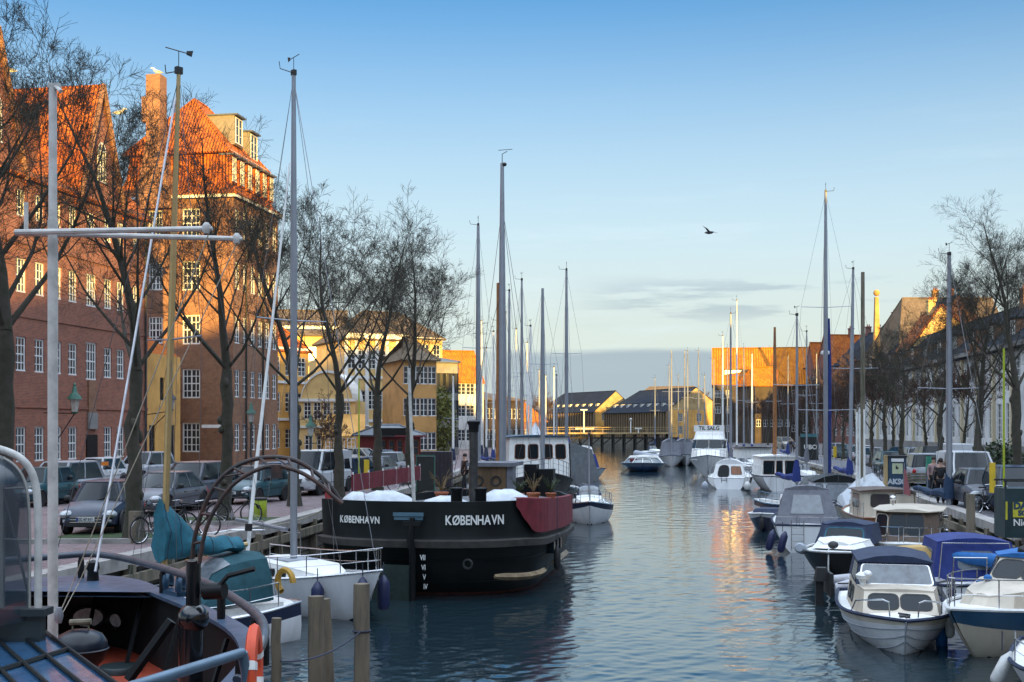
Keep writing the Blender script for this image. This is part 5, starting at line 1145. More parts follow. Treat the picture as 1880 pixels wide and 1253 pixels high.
# 6. black boat with blue windscreen canopy
t, rs = cruiser('black-hulled day boat with white deck and navy windscreen canopy', 1550, 38.5, -114, 6.3, 2.6, hm=[black, black, black], fs=.7, fm=.7, fb=.98, vee=.4, gm=whitep, flare=.1, bp=2.7)
bot = [(-.2, .95), (1.0, .85), (2.0, .5)]; top = [(-.2, .8), (.8, .7), (1.5, .38)]
c, b0, t0 = cabin(t, bot, top, [.82, .9, .98], [1.1, 1.1, 1.05], whitep, camber=.08); winrow(c, b0, t0, -1, 0, ((.3, .9),), .3, .8, gm=wood)
bot = [(-1.9, .95), (-.2, .9), (.2, .7)]; top = [(-1.8, .85), (-.5, .8), (-.25, .62)]
c, b0, t0 = cabin(t, bot, top, .95, [1.50, 1.55, 1.52], navyc, 'canopy', camber=.1); frontwin(c, b0, t0, ((.06, .94),), .15, .85, gm=glass, fm=tealc); winrow(c, b0, t0, -1, 0, ((.5, .95),), .2, .85)
leafc = MB(); leafc.hexa([(-2.8, -1.15, .8), (-1.5, -1.2, .8), (-1.5, -.3, .85), (-2.8, -.3, .85)], [(-2.3, -.95, 1.3), (-1.7, -.95, 1.5), (-1.7, -.5, 1.5), (-2.3, -.5, 1.3)]); leafc.build('mooring_cover', navyc, t)
g = MB(); g.tube([(3.02, 0, 1.1), (3.1, 0, .55), (2.9, 0, .1)], .022, 5); g.build('stem_band', whitep, t); g = MB(); g.blob((2.2, 0, 1.12), (.18, .16, .12)); g.build('anchor', blacktrim, t)
g = MB(); g.lathe([(.12, -.3), (.17, -.2), (.17, .2), (.12, .3)], (2.0, -1.0, .95), 10, Matrix.Rotation(R(80), 4, 'Y')); g.build('rolled_fender', deckgrey, t)
# 7. cream / brown wheelhouse boat
t, rs = cruiser('cream and brown wheelhouse boat alongside the black-hulled day boat', 1668, 41, -112, 7.0, 2.7, hm=[cream, cream, antifoul], fs=.75, fm=.7, fb=1.0, vee=.3, gm=whitep, flare=.1)
brownp = mk('brown_boat_panel', (.10, .065, .045), .5, var=.3)
bot = [(-2.4, 1.1), (.9, 1.08), (1.25, .6)]; top = [(-2.3, 1.02), (.6, 1.0), (.85, .55)]
c, b0, t0 = cabin(t, bot, top, .72, [1.84, 1.88, 1.86], brownp, 'wheelhouse', camber=.08, roofm=cream, over=.14)
frontwin(c, b0, t0, ((.04, .48), (.52, .96)), .35, .9); winrow(c, b0, t0, -1, 0, ((.08, .3), (.38, .6), (.70, .95)), .25, .88, gm=glass, fm=cream); winrow(c, b0, t0, 1, 0, ((.08, .48), (.52, .95)), .25, .88); winrow(c, b0, t0, -1, 1, ((.1, .9),), .3, .9, fm=cream)
rail(t, rs, .5, .98, .55, n=4); g = MB(); g.cyl((-1.2, -.6, 1.9), (-1.2, -.6, 2.15), .03); g.blob((-1.2, -.6, 2.2), (.13, .13, .1)); g.build('deck_lamp', chrome, t)
# sailboat mast with dark blue cover near wheelhouse
t, rs = sailboat('sailboat with thick grey mast and sagging dark blue sail cover by the quay', 1733, 46.5, -82, 8.2, 2.6, Z(472, 46.5), .55, [navystripe, white, antifoul], cover=mk('dark_petrol_canvas', (.008, .03, .075), .8), r=.12, hood=None, spread=((.50, 1.25),), x=X(1733, 46.5))
# 8. grey tent cruiser, stern to camera
t, rs = cruiser('white cruiser under a tall grey tent, stern with ladder to the camera', 1478, 48.0, 78, 6.6, 2.62, hm=[navystripe, white, antifoul], fs=1.02, fm=1.0, fb=1.3, nb=1, vee=.4, flare=.1)
bot = [(-2.85, 1.2), (.2, 1.15), (1.0, .7)]; top = [(-2.1, .82), (-.5, .8), (-.1, .5)]
c, b0, t0 = cabin(t, bot, top, 1.05, [2.3, 2.26, 2.16], greyc, 'canopy', camber=.14)
backwin(c, b0, t0, ((.22, .78),), .30, .86, gm=plexi, fm=greyc, rad=.04); winrow(c, b0, t0, 1, 0, ((.2, .7),), .2, .8, gm=plexi, fm=greyc)
g = MB()
for y in (-.95, -.1, .75): g.tube([(-3.25, y - .35, 1.05), (-3.3, y - .35, 1.35), (-3.3, y + .4, 1.35), (-3.25, y + .4, 1.05)], .016, 5)
g.build('stern_rail', chrome, t)
g = MB()
for y in (.15, .6): g.tube([(-3.45, y, 1.25), (-3.5, y, .1)], .016, 5)
for z in (.2, .45, .7, .95): g.tube([(-3.48, .15, z), (-3.48, .6, z)], .014, 5)
g.build('ladder', chrome, t); lettering('LIV', .26, (-3.315, -.55, .42), (-1, 0, 0), bluep, t)
for k, lb in ((0, 'outer dark blue fender on the port quarter of the tent-covered cruiser'), (1, 'inner dark blue fender on the port quarter of the tent-covered cruiser')): fender(lb, (X(1415 + 13 * k, 45), 45 - .8 * k, .45), .14, .7, bluef, tilt=.25)
g = MB(); g.lathe([(.001, -.02), (.22, 0), (.001, .02)], (0, 0, 0), 12); 
# 9. small white/navy boat
t, rs = cruiser('small white day boat with broad navy band, left of the tent-covered cruiser', 1412, 55.5, -112, 4.6, 1.9, hm=[white, navystripe, white], fs=.65, fm=.62, fb=.85, nb=1, vee=.3, gm=whitep)
g = MB(); g.hexa([(-1.6, -.7, .66), (.6, -.7, .7), (.6, .7, .7), (-1.6, .7, .66)], [(-1.6, -.62, .9), (.4, -.6, .95), (.4, .6, .95), (-1.6, .62, .9)]); g.build('cover', navyc, t); fender('black fender hanging on the bow of the small navy-banded boat', (X(1399, 53), 53, .45), .08, .45, blacktrim)
t, rs = sailboat('white boat with low rails between the day boat and the black-canopied yacht', 1445, 61, -75, 6.5, 2.3, Z(580, 61), .5, [navystripe, white, antifoul], cover=bluec, r=.075, hood=None, spread=((.62, 1.3),), x=X(1463, 61))
# 10. yacht with black canopy and tall mast with blue furled sail
t, rs = sailboat('yacht with tall mast, blue furled sail and black cockpit canopy', 1518, 64, 82, 10.5, 3.1, Z(350, 64), .55, [white, white, antifoul], cover=None, r=.12, hood=None, spread=((.28, 1.6), (.62, 1.3)), x=X(1518, 64), fb=1.3, boom=False)
g = MB(); g.tube([(1.0, -.2, 2.0), (1.0, -.22, 8.0), (1.0, -.2, 10.6)], [.16, .15, .08], 8); g.build('furled_sail', bluec, t)
g = MB(); g.lathe([(.16, 0), (.24, .06), (.24, .2), (.14, .24)], (.75, 0, 8.6), 10); g.build('radar_dome', whitep, t)
bot = [(-4.6, 1.3), (-1.6, 1.3)]; top = [(-4.3, 1.15), (-1.8, 1.1)]
c, b0, t0 = cabin(t, bot, top, 1.0, 1.95, mk('pale_canopy_panel', (.42, .44, .48), .6), 'canopy', camber=.35, roofm=black, over=.06); backwin(c, b0, t0, ((.05, .2), (.28, .72), (.8, .95)), .1, .9, gm=plexi)
# 11. wheelhouse + tarp boats
t, rs = cruiser('shabby beige wheelhouse boat with brown roof edge and square window', 1606, 52, 85, 7.0, 2.7, hm=[cream, wood, antifoul], fs=1.0, fm=.95, fb=1.2, vee=.3, gm=wood)
bot = [(-2.8, 1.15), (-.2, 1.1)]; top = [(-2.7, 1.1), (-.3, 1.05)]
c, b0, t0 = cabin(t, bot, top, .95, 2.05, cream, 'wheelhouse', camber=.08, roofm=brownp, over=.12); backwin(c, b0, t0, ((.18, .5),), .45, .88, gm=winglass, fm=iron, rad=.08); backwin(c, b0, t0, ((.62, .95),), .05, .92, gm=cream, fm=brownp, rad=.02); winrow(c, b0, t0, 1, 0, ((.2, .8),), .4, .85)
rail(t, rs, .02, .3, .6, n=3, close=False)
t, rs = cruiser('boat shrouded in a white tarpaulin tent behind the shabby wheelhouse boat', 1585, 58, 85, 6.8, 2.6, hm=[cream, cream, antifoul], fs=.9, fm=.9, fb=1.15, vee=.3)
g = MB(); g.add([(-3.1, -1.35, .9), (3, -.9, 1.1), (3, .9, 1.1), (-3.1, 1.35, .9), (-2.2, 0, 2.6), (2.6, 0, 2.0), (-2.9, -.6, 1.6), (-2.9, .6, 1.6), (0, -1.0, 1.45), (0, 1.0, 1.45)], [(0, 8, 4, 6), (0, 1, 8), (1, 5, 4, 8), (3, 7, 4, 9), (3, 9, 2), (2, 9, 4, 5), (0, 6, 4, 7, 3), (1, 2, 5)]); g.build('tarpaulin', tarp, t, smooth=False)
g = MB(); g.cyl((-2.2, 0, 2.55), (-2.2, 0, 2.9), .03, n=6); g.build('ridge_pole', alu, t)
# three thin bare poles / mast of wooden boat
t, rs = sailboat('sailboat with slightly leaning grey mast and one long spreader behind the tarpaulin boat', 1560, 70, -88, 9, 2.8, Z(495, 70), .5, [bluestripe, white, antifoul], cover=bluec, r=.12, hood=navyc, spread=((.55, 1.6),), x=X(1560, 70), lean=.016)
# 12. white yacht stern with dark companionway
t, rs = sailboat('white yacht with broad rounded stern, boarding ladder and round fenders', 1338, 95.65, 78, 9.5, 3.5, Z(553, 86), .52, [white, white, antifoul], cover=greyc, r=.10, hood=None, spread=((.55, 1.2),), x=17.45, fb=1.3)
g = MB(); g.add([(-4.72, y, z) for y, z in [(1.6 * math.cos(a), .86 + .95 * math.sin(a)) for a in [-math.pi + math.pi * k / 10 for k in range(11)]]], [tuple(range(11))]); g.build('transom', whitep, t, smooth=False)
bot = [(-4.3, 1.25), (-1.0, 1.2)]; top = [(-3.9, 1.0), (-1.3, 1.0)]
c, b0, t0 = cabin(t, bot, top, .85, 1.9, whitep, 'canopy', camber=.35, roofm=white); backwin(c, b0, t0, ((.15, .5),), .0, .9, gm=black, fm=greyc, rad=.3); backwin(c, b0, t0, ((.58, .9),), .25, .8, gm=wood, rad=.05)
g = MB()
for y in (.15, .55): g.tube([(-4.78, y, .9), (-4.8, y, .1)], .02, 5)
for z in (.2, .45, .7): g.tube([(-4.79, .15, z), (-4.79, .55, z)], .018, 5)
g.build('ladder', iron, t)
for px, m_, lb in ((1294, deckgrey, 'grey round fender left of the rounded yacht stern'), (1372, whitef, 'white round fender right of the rounded yacht stern')): q = fender(lb, (X(px, 87), 87, .45), .26, .5, m_)
# 13. white motor boat with wooden windows & orange mast
t, rs = cruiser('white motor sailer with varnished window frames and orange wooden mast', 1418, 92, 88, 8.5, 3.3, hm=[white, white, antifoul], fs=1.1, fm=1.0, fb=1.4, vee=.3)
bot = [(-2.9, 1.4), (1.5, 1.35)]; top = [(-2.9, 1.3), (1.2, 1.2)]
c, b0, t0 = cabin(t, bot, top, 1.0, 2.5, whitep, 'wheelhouse', camber=.1, over=.15); backwin(c, b0, t0, ((.06, .36), (.42, .58), (.66, .94)), .15, .8, gm=glass, fm=wood, rad=.03)
mastset(t, -1.0, 1.5, Z(603, 92), .15, oakmast, (), 8.5, 3.0, 1.1, gear=False); rail(t, rs, .02, .5, .8, n=4, mat=whitep, close=False)
t, rs = cruiser('white boat with flat black-edged awning behind the rounded yacht stern', 1375, 108, 90, 7.5, 3.0, hm=[white, white, antifoul], fs=1.0, fm=1.0, fb=1.3)
bot = [(-3, 1.35), (1, 1.3)]; top = [(-3, 1.3), (1, 1.2)]
c, b0, t0 = cabin(t, bot, top, 2.0, 2.9, whitep, 'awning', camber=.05, roofm=black, over=.2)
g = MB()
for x_ in (-3, 1):
    for y in (-1.3, 1.3): g.cyl((x_, y, 1), (x_, y, 2), .04, n=6)
g.build('stanchion', chrome, t)
# 14. flybridge cruiser
t, rs = cruiser('white flybridge cruiser with dark windscreen and a sign on its bridge', 1302, 116, -101, 10.5, 3.9, hm=[white, white, antifoul], fs=1.4, fm=1.5, fb=2.1, nb=1, vee=.6, flare=.5, rake=2.0)
bot = [(-3.5, 1.75), (1.6, 1.7), (3.2, 1.1)]; top = [(-3.5, 1.7), (1.0, 1.6), (1.8, 1.0)]
c, b0, t0 = cabin(t, bot, top, 1.6, 2.6, whitep, camber=.05)
bot = [(-3.5, 1.68), (.9, 1.6), (1.5, 1.3)]; top = [(-3.5, 1.6), (.2, 1.45), (.6, 1.15)]
c, b0, t0 = cabin(t, bot, top, 2.62, 3.5, whitep, 'saloon', camber=.05, over=.1); frontwin(c, b0, t0, ((.02, .48), (.52, .98)), .1, .9, rad=.05); winrow(c, b0, t0, -1, 0, ((.3, .95),), .15, .85); winrow(c, b0, t0, -1, 1, ((.05, .95),), .1, .9, rad=.05); winrow(c, b0, t0, 1, 1, ((.05, .95),), .1, .9, rad=.05); winrow(c, b0, t0, 1, 0, ((.3, .95),), .15, .85)
bot = [(-3, 1.5), (.1, 1.45), (.5, 1.2)]; top = [(-3, 1.4), (-.6, 1.3), (-.3, 1.05)]
c, b0, t0 = cabin(t, bot, top, 3.56, 4.3, whitep, 'flybridge', camber=.0)
g = MB(); g.box((.2, 0, 4.6), (.05, 2.9, .62)); sg = g.build('sign_board', whitep, t, smooth=False); lettering('TIL SALG', .5, (.235, 0, 4.6), (1, 0, 0), black, sg); rail(t, rs, .45, .98, .7, n=5)
# 15. tour boat
t, rs = cruiser('low dark blue glass-sided tour boat under way in mid-canal', 1181, 133, -97, 15, 4.9, hm=[bluestripe, mk('tour_boat_blue', (.012, .05, .15), .35, coat=.5), antifoul], fs=.65, fm=.62, fb=.95, nb=1, vee=.2, tr=.9, rake=1.0, bp=4.5, gm=bluep)
bot = [(-6, 2.1), (3.5, 2.1), (5.2, 1.1)]; top = [(-6, 1.55), (2.6, 1.5), (3.6, .8)]
c, b0, t0 = cabin(t, bot, top, .75, [1.38, 1.38, 1.3], mk('tinted_canopy_glass', (.03, .05, .055), .12, spec=1), 'glass_canopy', camber=.08, roofm=winglass)
g = MB()
for k in range(8):
    x_ = -6 + k * 1.25; g.tube([(x_, -2.12, .75), (x_, -1.57, 1.40), (x_, 0, 1.51), (x_, 1.57, 1.40), (x_, 2.12, .75)], .035, 5)
g.tube([(5.2, -1.1, .8), (3.6, -.8, 1.33), (3.6, .8, 1.33), (5.2, 1.1, .8)], .04, 5); g.tube([(5.3, 0, .8), (3.65, 0, 1.38)], .04, 5); g.build('canopy_frame', whitep, t)
g = MB(); g.box((3.2, -1.0, 1.15), (1.2, .8, .3)); g.build('seat', redc, t)
# 16. RIB and boats right-centre
t = thing('rigid_inflatable', 'pale rigid inflatable with blue panel, bow raised, behind the tour boat', 'dinghy', (X(1210, 152), 152, 0), R(190)); g = MB()
g.tube([(-2.8, -1, .8), (1, -1, .9), (2.6, -.5, 1.3), (3.0, 0, 1.4), (2.6, .5, 1.3), (1, 1, .9), (-2.8, 1, .8)], .42, 10); g.build('tube', mk('rib_rubber', (.30, .33, .38), .5), t); g = MB(); g.hexa([(-2.6, -.3, .1), (2, -.1, .2), (2, .1, .2), (-2.6, .3, .1)], [(-2.6, -1, .7), (2.4, -.5, 1.1), (2.4, .5, 1.1), (-2.6, 1, .7)]); g.build('hull', navystripe, t); g = MB(); g.box((1.1, -1.42, .95), (1.6, .04, .35)); g.build('panel', bluestripe, t)
g = MB(); g.box((-.8, 0, 1.3), (.8, .7, 1.0)); g.box((-2.9, 0, 1.3), (.5, .5, .9)); g.build('console', iron, t)
for px, Y, lb, cm_ in ((1232, 146, 'sailboat with folded grey canopy moored right of the rigid inflatable', greyc), (1256, 150, 'grey tent-covered yacht left of the flybridge cruiser', greyc)):
    t, rs = cruiser(lb, px, Y, -95, 9, 3.2, hm=[white, white, antifoul], fs=1.0, fm=1.0, fb=1.4)
    bot = [(-3.5, 1.4), (1.5, 1.2)]; top = [(-3, 1.0), (.6, .9)]; cabin(t, bot, top, 1.0, 2.9, cm_, 'canopy', camber=.4)
    mastset(t, 1.2, 1.5, Z(645, Y), .1, alu, ((.6, 1.1),), 9, 3, 1.1, gear=False)
# masts behind, far right-centre and right: a sailing boat under each
FM2 = [(1335, 135, 640), (1420, 112, 640), (1446, 125, 655), (1480, 96, 610), (1498, 118, 650), (1245, 200, 690)]
LB2 = ['sailboat with thin mast just right of the pale sunlit masts', 'sailboat with thin mast right of the orange wooden mast', 'slim-masted sailboat by the right end of the orange roof', 'sailboat with grey mast left of the tall blue furled sail', 'slim-masted sailboat among the far reddish trees', 'tiny far sailboat by the great hall roof']
FM = [(1202, 190, 695), (1228, 175, 672), (1262, 160, 645), (1282, 150, 645), (1326, 122, 618), (1352, 112, 553), (1365, 118, 640), (1380, 128, 650), (1310, 140, 660), (1293, 165, 690), (1600, 66, 640)]
NAMES = ['far sailboat with thin mast left of the grey hall roof, mid-canal side', 'far sailboat whose mast stands in front of the yellow gable end', 'sailboat with dark tall mast left of the orange roof', 'sailboat with dark mast just left of the orange roof corner',
         'sailboat with pale mast at the left corner of the orange roof', 'sailboat with the tallest pale sunlit mast in front of the orange roof', 'sailboat whose short mast stands right of the tallest sunlit mast', 'sailboat with thin white mast in the middle of the orange roof', 'small far sailboat beneath the left corner of the orange roof', 'small far sailboat between the warehouse gable and the orange roof', '']
for (px, Y, py), lb in zip(FM[:10], NAMES):
    sailboat(lb, px, Y, -90 + (px % 7) * 2, 8.5, 2.7, Z(py, Y), .52, [white, white, antifoul], cover=(bluec, greyc, navyc)[px % 3], r=.10 if Y > 120 else .085, hood=(navyc, greyc)[px % 2], x=X(px, Y), detail=False, group='sailboats along the far right bank', mastm=(alu, whitep)[px in (1352, 1326, 1380)])
for (px, Y, py), lb in zip(FM2, LB2): sailboat(lb, px, Y, -88 + (px % 5) * 3, 7.8, 2.5, Z(py, Y), .52, [white, white, antifoul], cover=(bluec, greyc, navyc)[px % 3], r=.075, hood=(navyc, greyc)[px % 2], x=X(px, Y), detail=False, group='sailboats along the far right bank')
# --- left bank beyond the big barge
t, rs = cruiser('white wheelhouse boat with round-cornered windows behind the big black barge', 985, 66, -84, 12, 3.9, hm=[black, black, antifoul], fs=1.6, fm=1.5, fb=2.4, vee=.2, gm=blacktrim, x=X(985, 66))
bot = [(-3.5, 1.7), (1.2, 1.7)]; top = [(-3.5, 1.65), (1.1, 1.6)]
c, b0, t0 = cabin(t, bot, top, 1.6, 4.15, whitep, 'wheelhouse', camber=.1, roofm=bluep, over=.15); frontwin(c, b0, t0, ((.1, .26), (.32, .48), (.56, .72), (.78, .94)), .55, .85, fm=wood, rad=.1); winrow(c, b0, t0, 1, 0, ((.1, .3), (.4, .6), (.7, .9)), .5, .85)
g = MB(); g.hexa([(-3.5, 1.75, 1.6), (1.2, 1.75, 1.6), (1.2, 3.3, 1.8), (-3.5, 3.2, 1.8)], [(-3.5, 1.7, 3.8), (1.1, 1.7, 3.9), (1.1, 2.9, 3.5), (-3.5, 2.9, 3.4)]); g.build('side_tent', plexi, t); rail(t, rs, .4, .98, .8, n=8, mat=iron, wires=2)
mastset(t, 2.6, 2.0, Z(528, 63), .12, alu, ((.6, .8),), 12, 3.6, 2.0, gear=False)
LM = [(878, 62, 415, 'mast behind the funnel with anemometer', .13, alu), (958, 74, 515, 'sailboat with slim dark mast behind the white wheelhouse boat', .10, alu), (974, 84, 600, 'sailboat with pale mast crowded behind the white wheelhouse boat', .12, whitep), (906, 96, 610, 'sailboat with white mast between the funnel and the black barge mast', .10, whitep),
      (884, 120, 590, 'sailboat with thin pale mast right of the red roof', .10, whitep), (1017, 140, 675, 'far left-bank sailboat with white mast before the first warehouse', .1, whitep), (1022, 120, 690, 'far left-bank sailboat with blue boom cover', .1, alu), (832, 100, 690, 'sailboat with white mast near the yellow-green tree', .1, whitep), (935, 80, 535, 'sailboat with dark mast right of the barge mast', .11, alu), (968, 130, 630, 'distant sailboat with pale mast among the crowded masts', .12, whitep)]
LM += [(893, 104, 640, 'sailboat with white mast left of the barge mast, behind the black funnel', .09, whitep), (914, 78, 590, 'sailboat with brown wooden mast next to the barge mast', .10, oakmast), (948, 112, 605, 'sailboat with slender white mast between two dark masts', .09, whitep), (928, 92, 575, 'sailboat with blue-grey mast just right of the barge mast', .10, alu), (1002, 175, 690, 'far left-bank sailboat with short white mast', .1, whitep), (990, 150, 680, 'far left-bank sailboat in front of the round leafless trees', .1, alu)]
for i, (px, Y, py, lb, r_, mm) in enumerate(LM):
    if i == 0: lb = 'sailboat whose dark mast with wind gauge rises behind the black funnel'
    sailboat(lb, px, Y, -80 + (i * 5) % 17, 9, 2.8, Z(py, Y), .5, [navystripe, white, antifoul] if i % 2 else [white, white, antifoul], cover=(bluec, navyc, greyc)[i % 3], r=r_, hood=(navyc, tealc, greyc)[i % 3], x=X(px, Y), detail=i < 2, group='sailboats behind the black barge', mastm=mm)
t, rs = sailboat('sailboat with dark mast and bunched royal blue sail cover beside the barge', 1040, 70, -86, 9.5, 2.9, Z(497, 70), .5, [white, white, antifoul], cover=None, r=.11, hood=navyc, spread=((.62, .9),), x=X(1040, 70), mastm=alu)
g = MB(); g.tube([(.1, 0, 1.4), (.0, 0, 2.2), (.05, 0, 3.3), (.1, 0, 4.1)], [.3, .5, .42, .15], 9); g.build('sail_cover', bluec, t)
t, rs = sailboat('small white sailboat with black fender just right of the red canvas', 1082, 60.5, -93, 7, 2.5, Z(800, 60), .5, [navystripe, white, antifoul], cover=None, r=.04, hood=navyc, spread=(), x=X(1078, 62), boom=False, fb=1.15)
fender('black fender on the bow of the small sailboat beside the red canvas', (X(1091, 59.5), 59.5, .55), .12, .7, blacktrim)
t = thing('rowing_dinghy', 'grey dinghy with pale outboard tied up at the end of the barge', 'dinghy', (X(1072, 92), 92, 0), R(-88)); h, rs = hull(t, [navystripe, deckgrey, antifoul], 1, L=4.2, B=1.8, fs=.5, fm=.5, fb=.8, draft=.15, tr=.8, mx=.4, bp=2.2, rake=.5, vee=.4); gunwale(t, rs, whitef, .06)
g = MB(); g.box((.3, 0, .55), (.3, 1.6, .06)); g.box((-1, 0, .55), (.3, 1.5, .06)); g.build('thwart', oldwood, t)
g = MB(); g.box((X(1072, 88.5), 88.5, .95), (1.3, .9, 1.1)); tag(g.build('crate', greyc, smooth=False), 'square grey box hanging over the water beside the grey dinghy', 'box')
for i, (px, Y, lb, m_) in enumerate(((1058, 108, 'motorboat with flat blue canvas among the left-bank boats', bluec), (1066, 128, 'small cabin boat with teal hood on the far left bank', tealc), (1074, 150, 'white speedboat with raised bow sticking out from the far left bank', whitep), (1052, 170, 'white cabin boat near the far bridge on the left bank', navyc), (1020, 104, 'cabin boat with pale bell-shaped tent among the left masts', tarp))):
    t, rs = cruiser(lb, px, Y, -90 + 14 * (i - 2), 7.5, 2.8, hm=[white, (white, navystripe)[i % 2], antifoul], fs=.9, fm=.9, fb=1.3)
    bot = [(-2.5, 1.2), (1.2, 1.1)]; top = [(-2.2, .9), (.6, .8)]
    c, b0, t0 = cabin(t, bot, top, 1.0, 2.2 + (.9 if i == 4 else 0), m_ if i in (0, 4) else whitep, 'canopy' if i in (0, 4) else 'cabin', camber=.15, roofm=m_); frontwin(c, b0, t0, ((.08, .92),), .2, .8)
# ------------------------------------------------------------------ the big black barge, stern to the camera
BX, BY = -2.0, 33.0; AX = Vector((.172, 1, 0)).normalized(); BR = math.atan2(-AX.x, AX.y)
bg_ = thing('barge', 'big black steel barge lettered on its stern, with red canvas and rust-red waterline', 'barge', (-2.75, 32.7, 0), BR)
def bout(w_, a, off, Lg=27, n=20, ex=2.5):
    """half outline of the stern from the left side round to the right (local x, y)"""
    pts = [(0, 16.5 - off), (-w_ * .38, 15.6 - off), (-w_ * .72, 13.6 - off), (-w_ * .93, 11 - off), (-w_, a + off + 4)]
    for i in range(n + 1):
        t = math.pi * i / n; c, s_ = math.cos(t), math.sin(t)
        pts.append((-w_ * abs(c) ** (2 / ex) * (1 if c > 0 else -1), a + off - a * abs(s_) ** (2 / ex)))
    return pts + [(w_, a + off + 4), (w_ * .93, 11 - off), (w_ * .72, 13.6 - off), (w_ * .38, 15.6 - off), (0, 16.5 - off)]
def shr(y): return -.42 * min(1, max(0, (y - 1.2) / 9)) ** .8
def lev(w_, a, off, z, sheer_=.0): return [(x * .905, y, z + (shr(y) if z > 1.3 else 0)) for x, y in bout(w_, a * .68, off)]
prof = [(2.6, 4.2, 1.6, -.9, 0), (3.15, 4.2, 1.0, -.05, 0), (3.3, 4.2, .8, .10, 0), (3.5, 4.2, .35, .75, 0), (3.62, 4.2, .06, 1.42, .05)]
mb = MB(); rr_ = [lev(*p) for p in prof]; mb.rings(rr_, False)
n_ = len(rr_[0]) - 1; mb.m = [1 if i < n_ * 2 else 0 for i in range(len(mb.f))]; mb.f = [f[::-1] for f in mb.f]; hl = mb.build('hull', [blackhull, redlead], bg_, ang=40)
mb = MB(); rr_ = [lev(*p) for p in ((3.62, 4.2, .04, 1.62, .05), (3.60, 4.2, .08, 1.72, .06), (3.62, 4.2, .02, 2.55, .10), (3.62, 4.2, .02, 2.67, .10), (3.52, 4.1, .14, 2.67, .10), (3.50, 4.1, .16, 1.9, .05))]; mb.rings(rr_, False); mb.f = [f[::-1] for f in mb.f]; mb.build('bulwark', blackhull, bg_, ang=40)
mb = MB(); rr_ = [lev(*p) for p in ((3.60, 4.2, .06, 1.40, .05), (3.74, 4.3, -.08, 1.42, .05), (3.76, 4.3, -.10, 1.60, .05), (3.60, 4.2, .06, 1.64, .05))]; mb.rings(rr_, False); mb.f = [f[::-1] for f in mb.f]; mb.build('rubbing_strake', mk('worn_strake', (.040, .036, .032), .8, var=.6, sc=2.5, bump=.6), bg_, ang=40)
mb = MB(); o_ = bout(3.5 * .905, 4.1 * .68, .16); mb.add([(x, y, 2.40 + shr(y)) for x, y in o_], [tuple(range(len(o_)))[::-1]]); mb.build('deck', mk('barge_deck', (.10, .105, .115), .7, var=.4), bg_, smooth=False)
def on(tt, z, k=0):
    """point and outward normal on the bulwark; tt: 0 = left side, .5 = stern middle, 1 = right side"""
    o_ = bout(3.64, 4.2, 0, n=60); q = o_[2:-2]; f = tt * (len(q) - 1); i = min(int(f), len(q) - 2); a, b_ = Vector(q[i]), Vector(q[i + 1]); p = a.lerp(b_, f - i); d = (b_ - a).normalized(); n = Vector((d.y, -d.x, 0)) if True else 0
    if n.y > .2 or (tt > .5 and n.x < 0) or (tt < .5 and n.x > 0): n = -n
    return Vector((p.x, p.y, z)) + n * k, n
# evenly spaced by arc length
_o = bout(3.64 * .905, 4.2 * .68, 0, n=200); _s = [0.]
for a, b_ in zip(_o, _o[1:]): _s.append(_s[-1] + math.dist(a, b_))
def arc(s_, z, k=0):
    s_ = max(0, min(_s[-1] - 1e-4, s_)); i = next(j for j in range(len(_s) - 1) if _s[j + 1] > s_); f = (s_ - _s[i]) / (_s[i + 1] - _s[i]); a, b_ = Vector(_o[i]), Vector(_o[i + 1]); p = a.lerp(b_, f); d = (b_ - a).normalized(); n = Vector((d.y, -d.x, 0)); 
    return Vector((p.x, p.y, z)) + n * k, n
MID = _s[-1] / 2
def _n(s_):
    p, n = arc(s_, 0); return n
_sg = 1 if _n(MID).y < 0 else -1
def letters(txt, s0, pitch, z, size, sx=.74):
    mb = MB(); ms_ = [textmesh(ch, size, .022) for ch in txt]; ww = [(max(v.co.x for v in m_.vertices) - min(v.co.x for v in m_.vertices)) * sx for m_ in ms_]
    gap = (pitch - sum(ww)) / (len(txt) - 1); s0_ = s0
    for i, ch in enumerate(txt):
        p, n = arc(s0_ + ww[i] / 2, z); s0_ += ww[i] + gap; n = n * _sg; p = p + n * .03; xx = Vector((0, 0, 1)).cross(n).normalized(); M = Matrix((xx, Vector((0, 0, 1)), n)).transposed().to_4x4(); M.translation = p; o0 = (max(v.co.x for v in ms_[i].vertices) + min(v.co.x for v in ms_[i].vertices)) / 2; mb.mesh(ms_[i], M @ Matrix.Diagonal((sx, 1, 1, 1)) @ Matrix.Translation((-o0, 0, 0)))
    return mb.build('lettering', whitep, bg_, smooth=False)
letters('KØBENHAVN', MID - 2.2, 1.3, 2.14, .27); letters('KØBENHAVN', MID + .95, 1.62, 2.16, .36)
# red canvas on the right, two sheets with a gap
for (s0, s1, cut) in ((MID + 2.95, MID + 4.95, .75), (MID + 5.05, MID + 12.5, 0)):
    mb = MB(); rows = []
    for k in range(15):
        t = k / 14; s_ = lerp(s0, s1, t); zb = 1.78 + (cut * max(0, 1 - t * 2.2) ** 1.6 if cut else 0); 
        w_ = .02 * math.sin(k * 2.3)
        r_ = []
        for z in (zb, lerp(zb, 2.74, .5), 2.74): p, n = arc(s_, z); p.z += shr(p.y); r_.append(p + n * _sg * (.07 + w_))
        p, n = arc(s_, 2.76); p.z += shr(p.y); r_.append(p - n * _sg * .05); rows.append(r_)
    mb.rings(rows, False); mb.build('canvas_sheet', redc, bg_)
for z_, w_, o_ in ((.42, 3.41, .58), (1.05, 3.56, .2)):
    mb = MB(); mb.tube([Vector(q) for q in lev(w_ + .012, 4.2, o_, z_)], .012, 4); mb.build('plate_seam', blackhull, bg_)
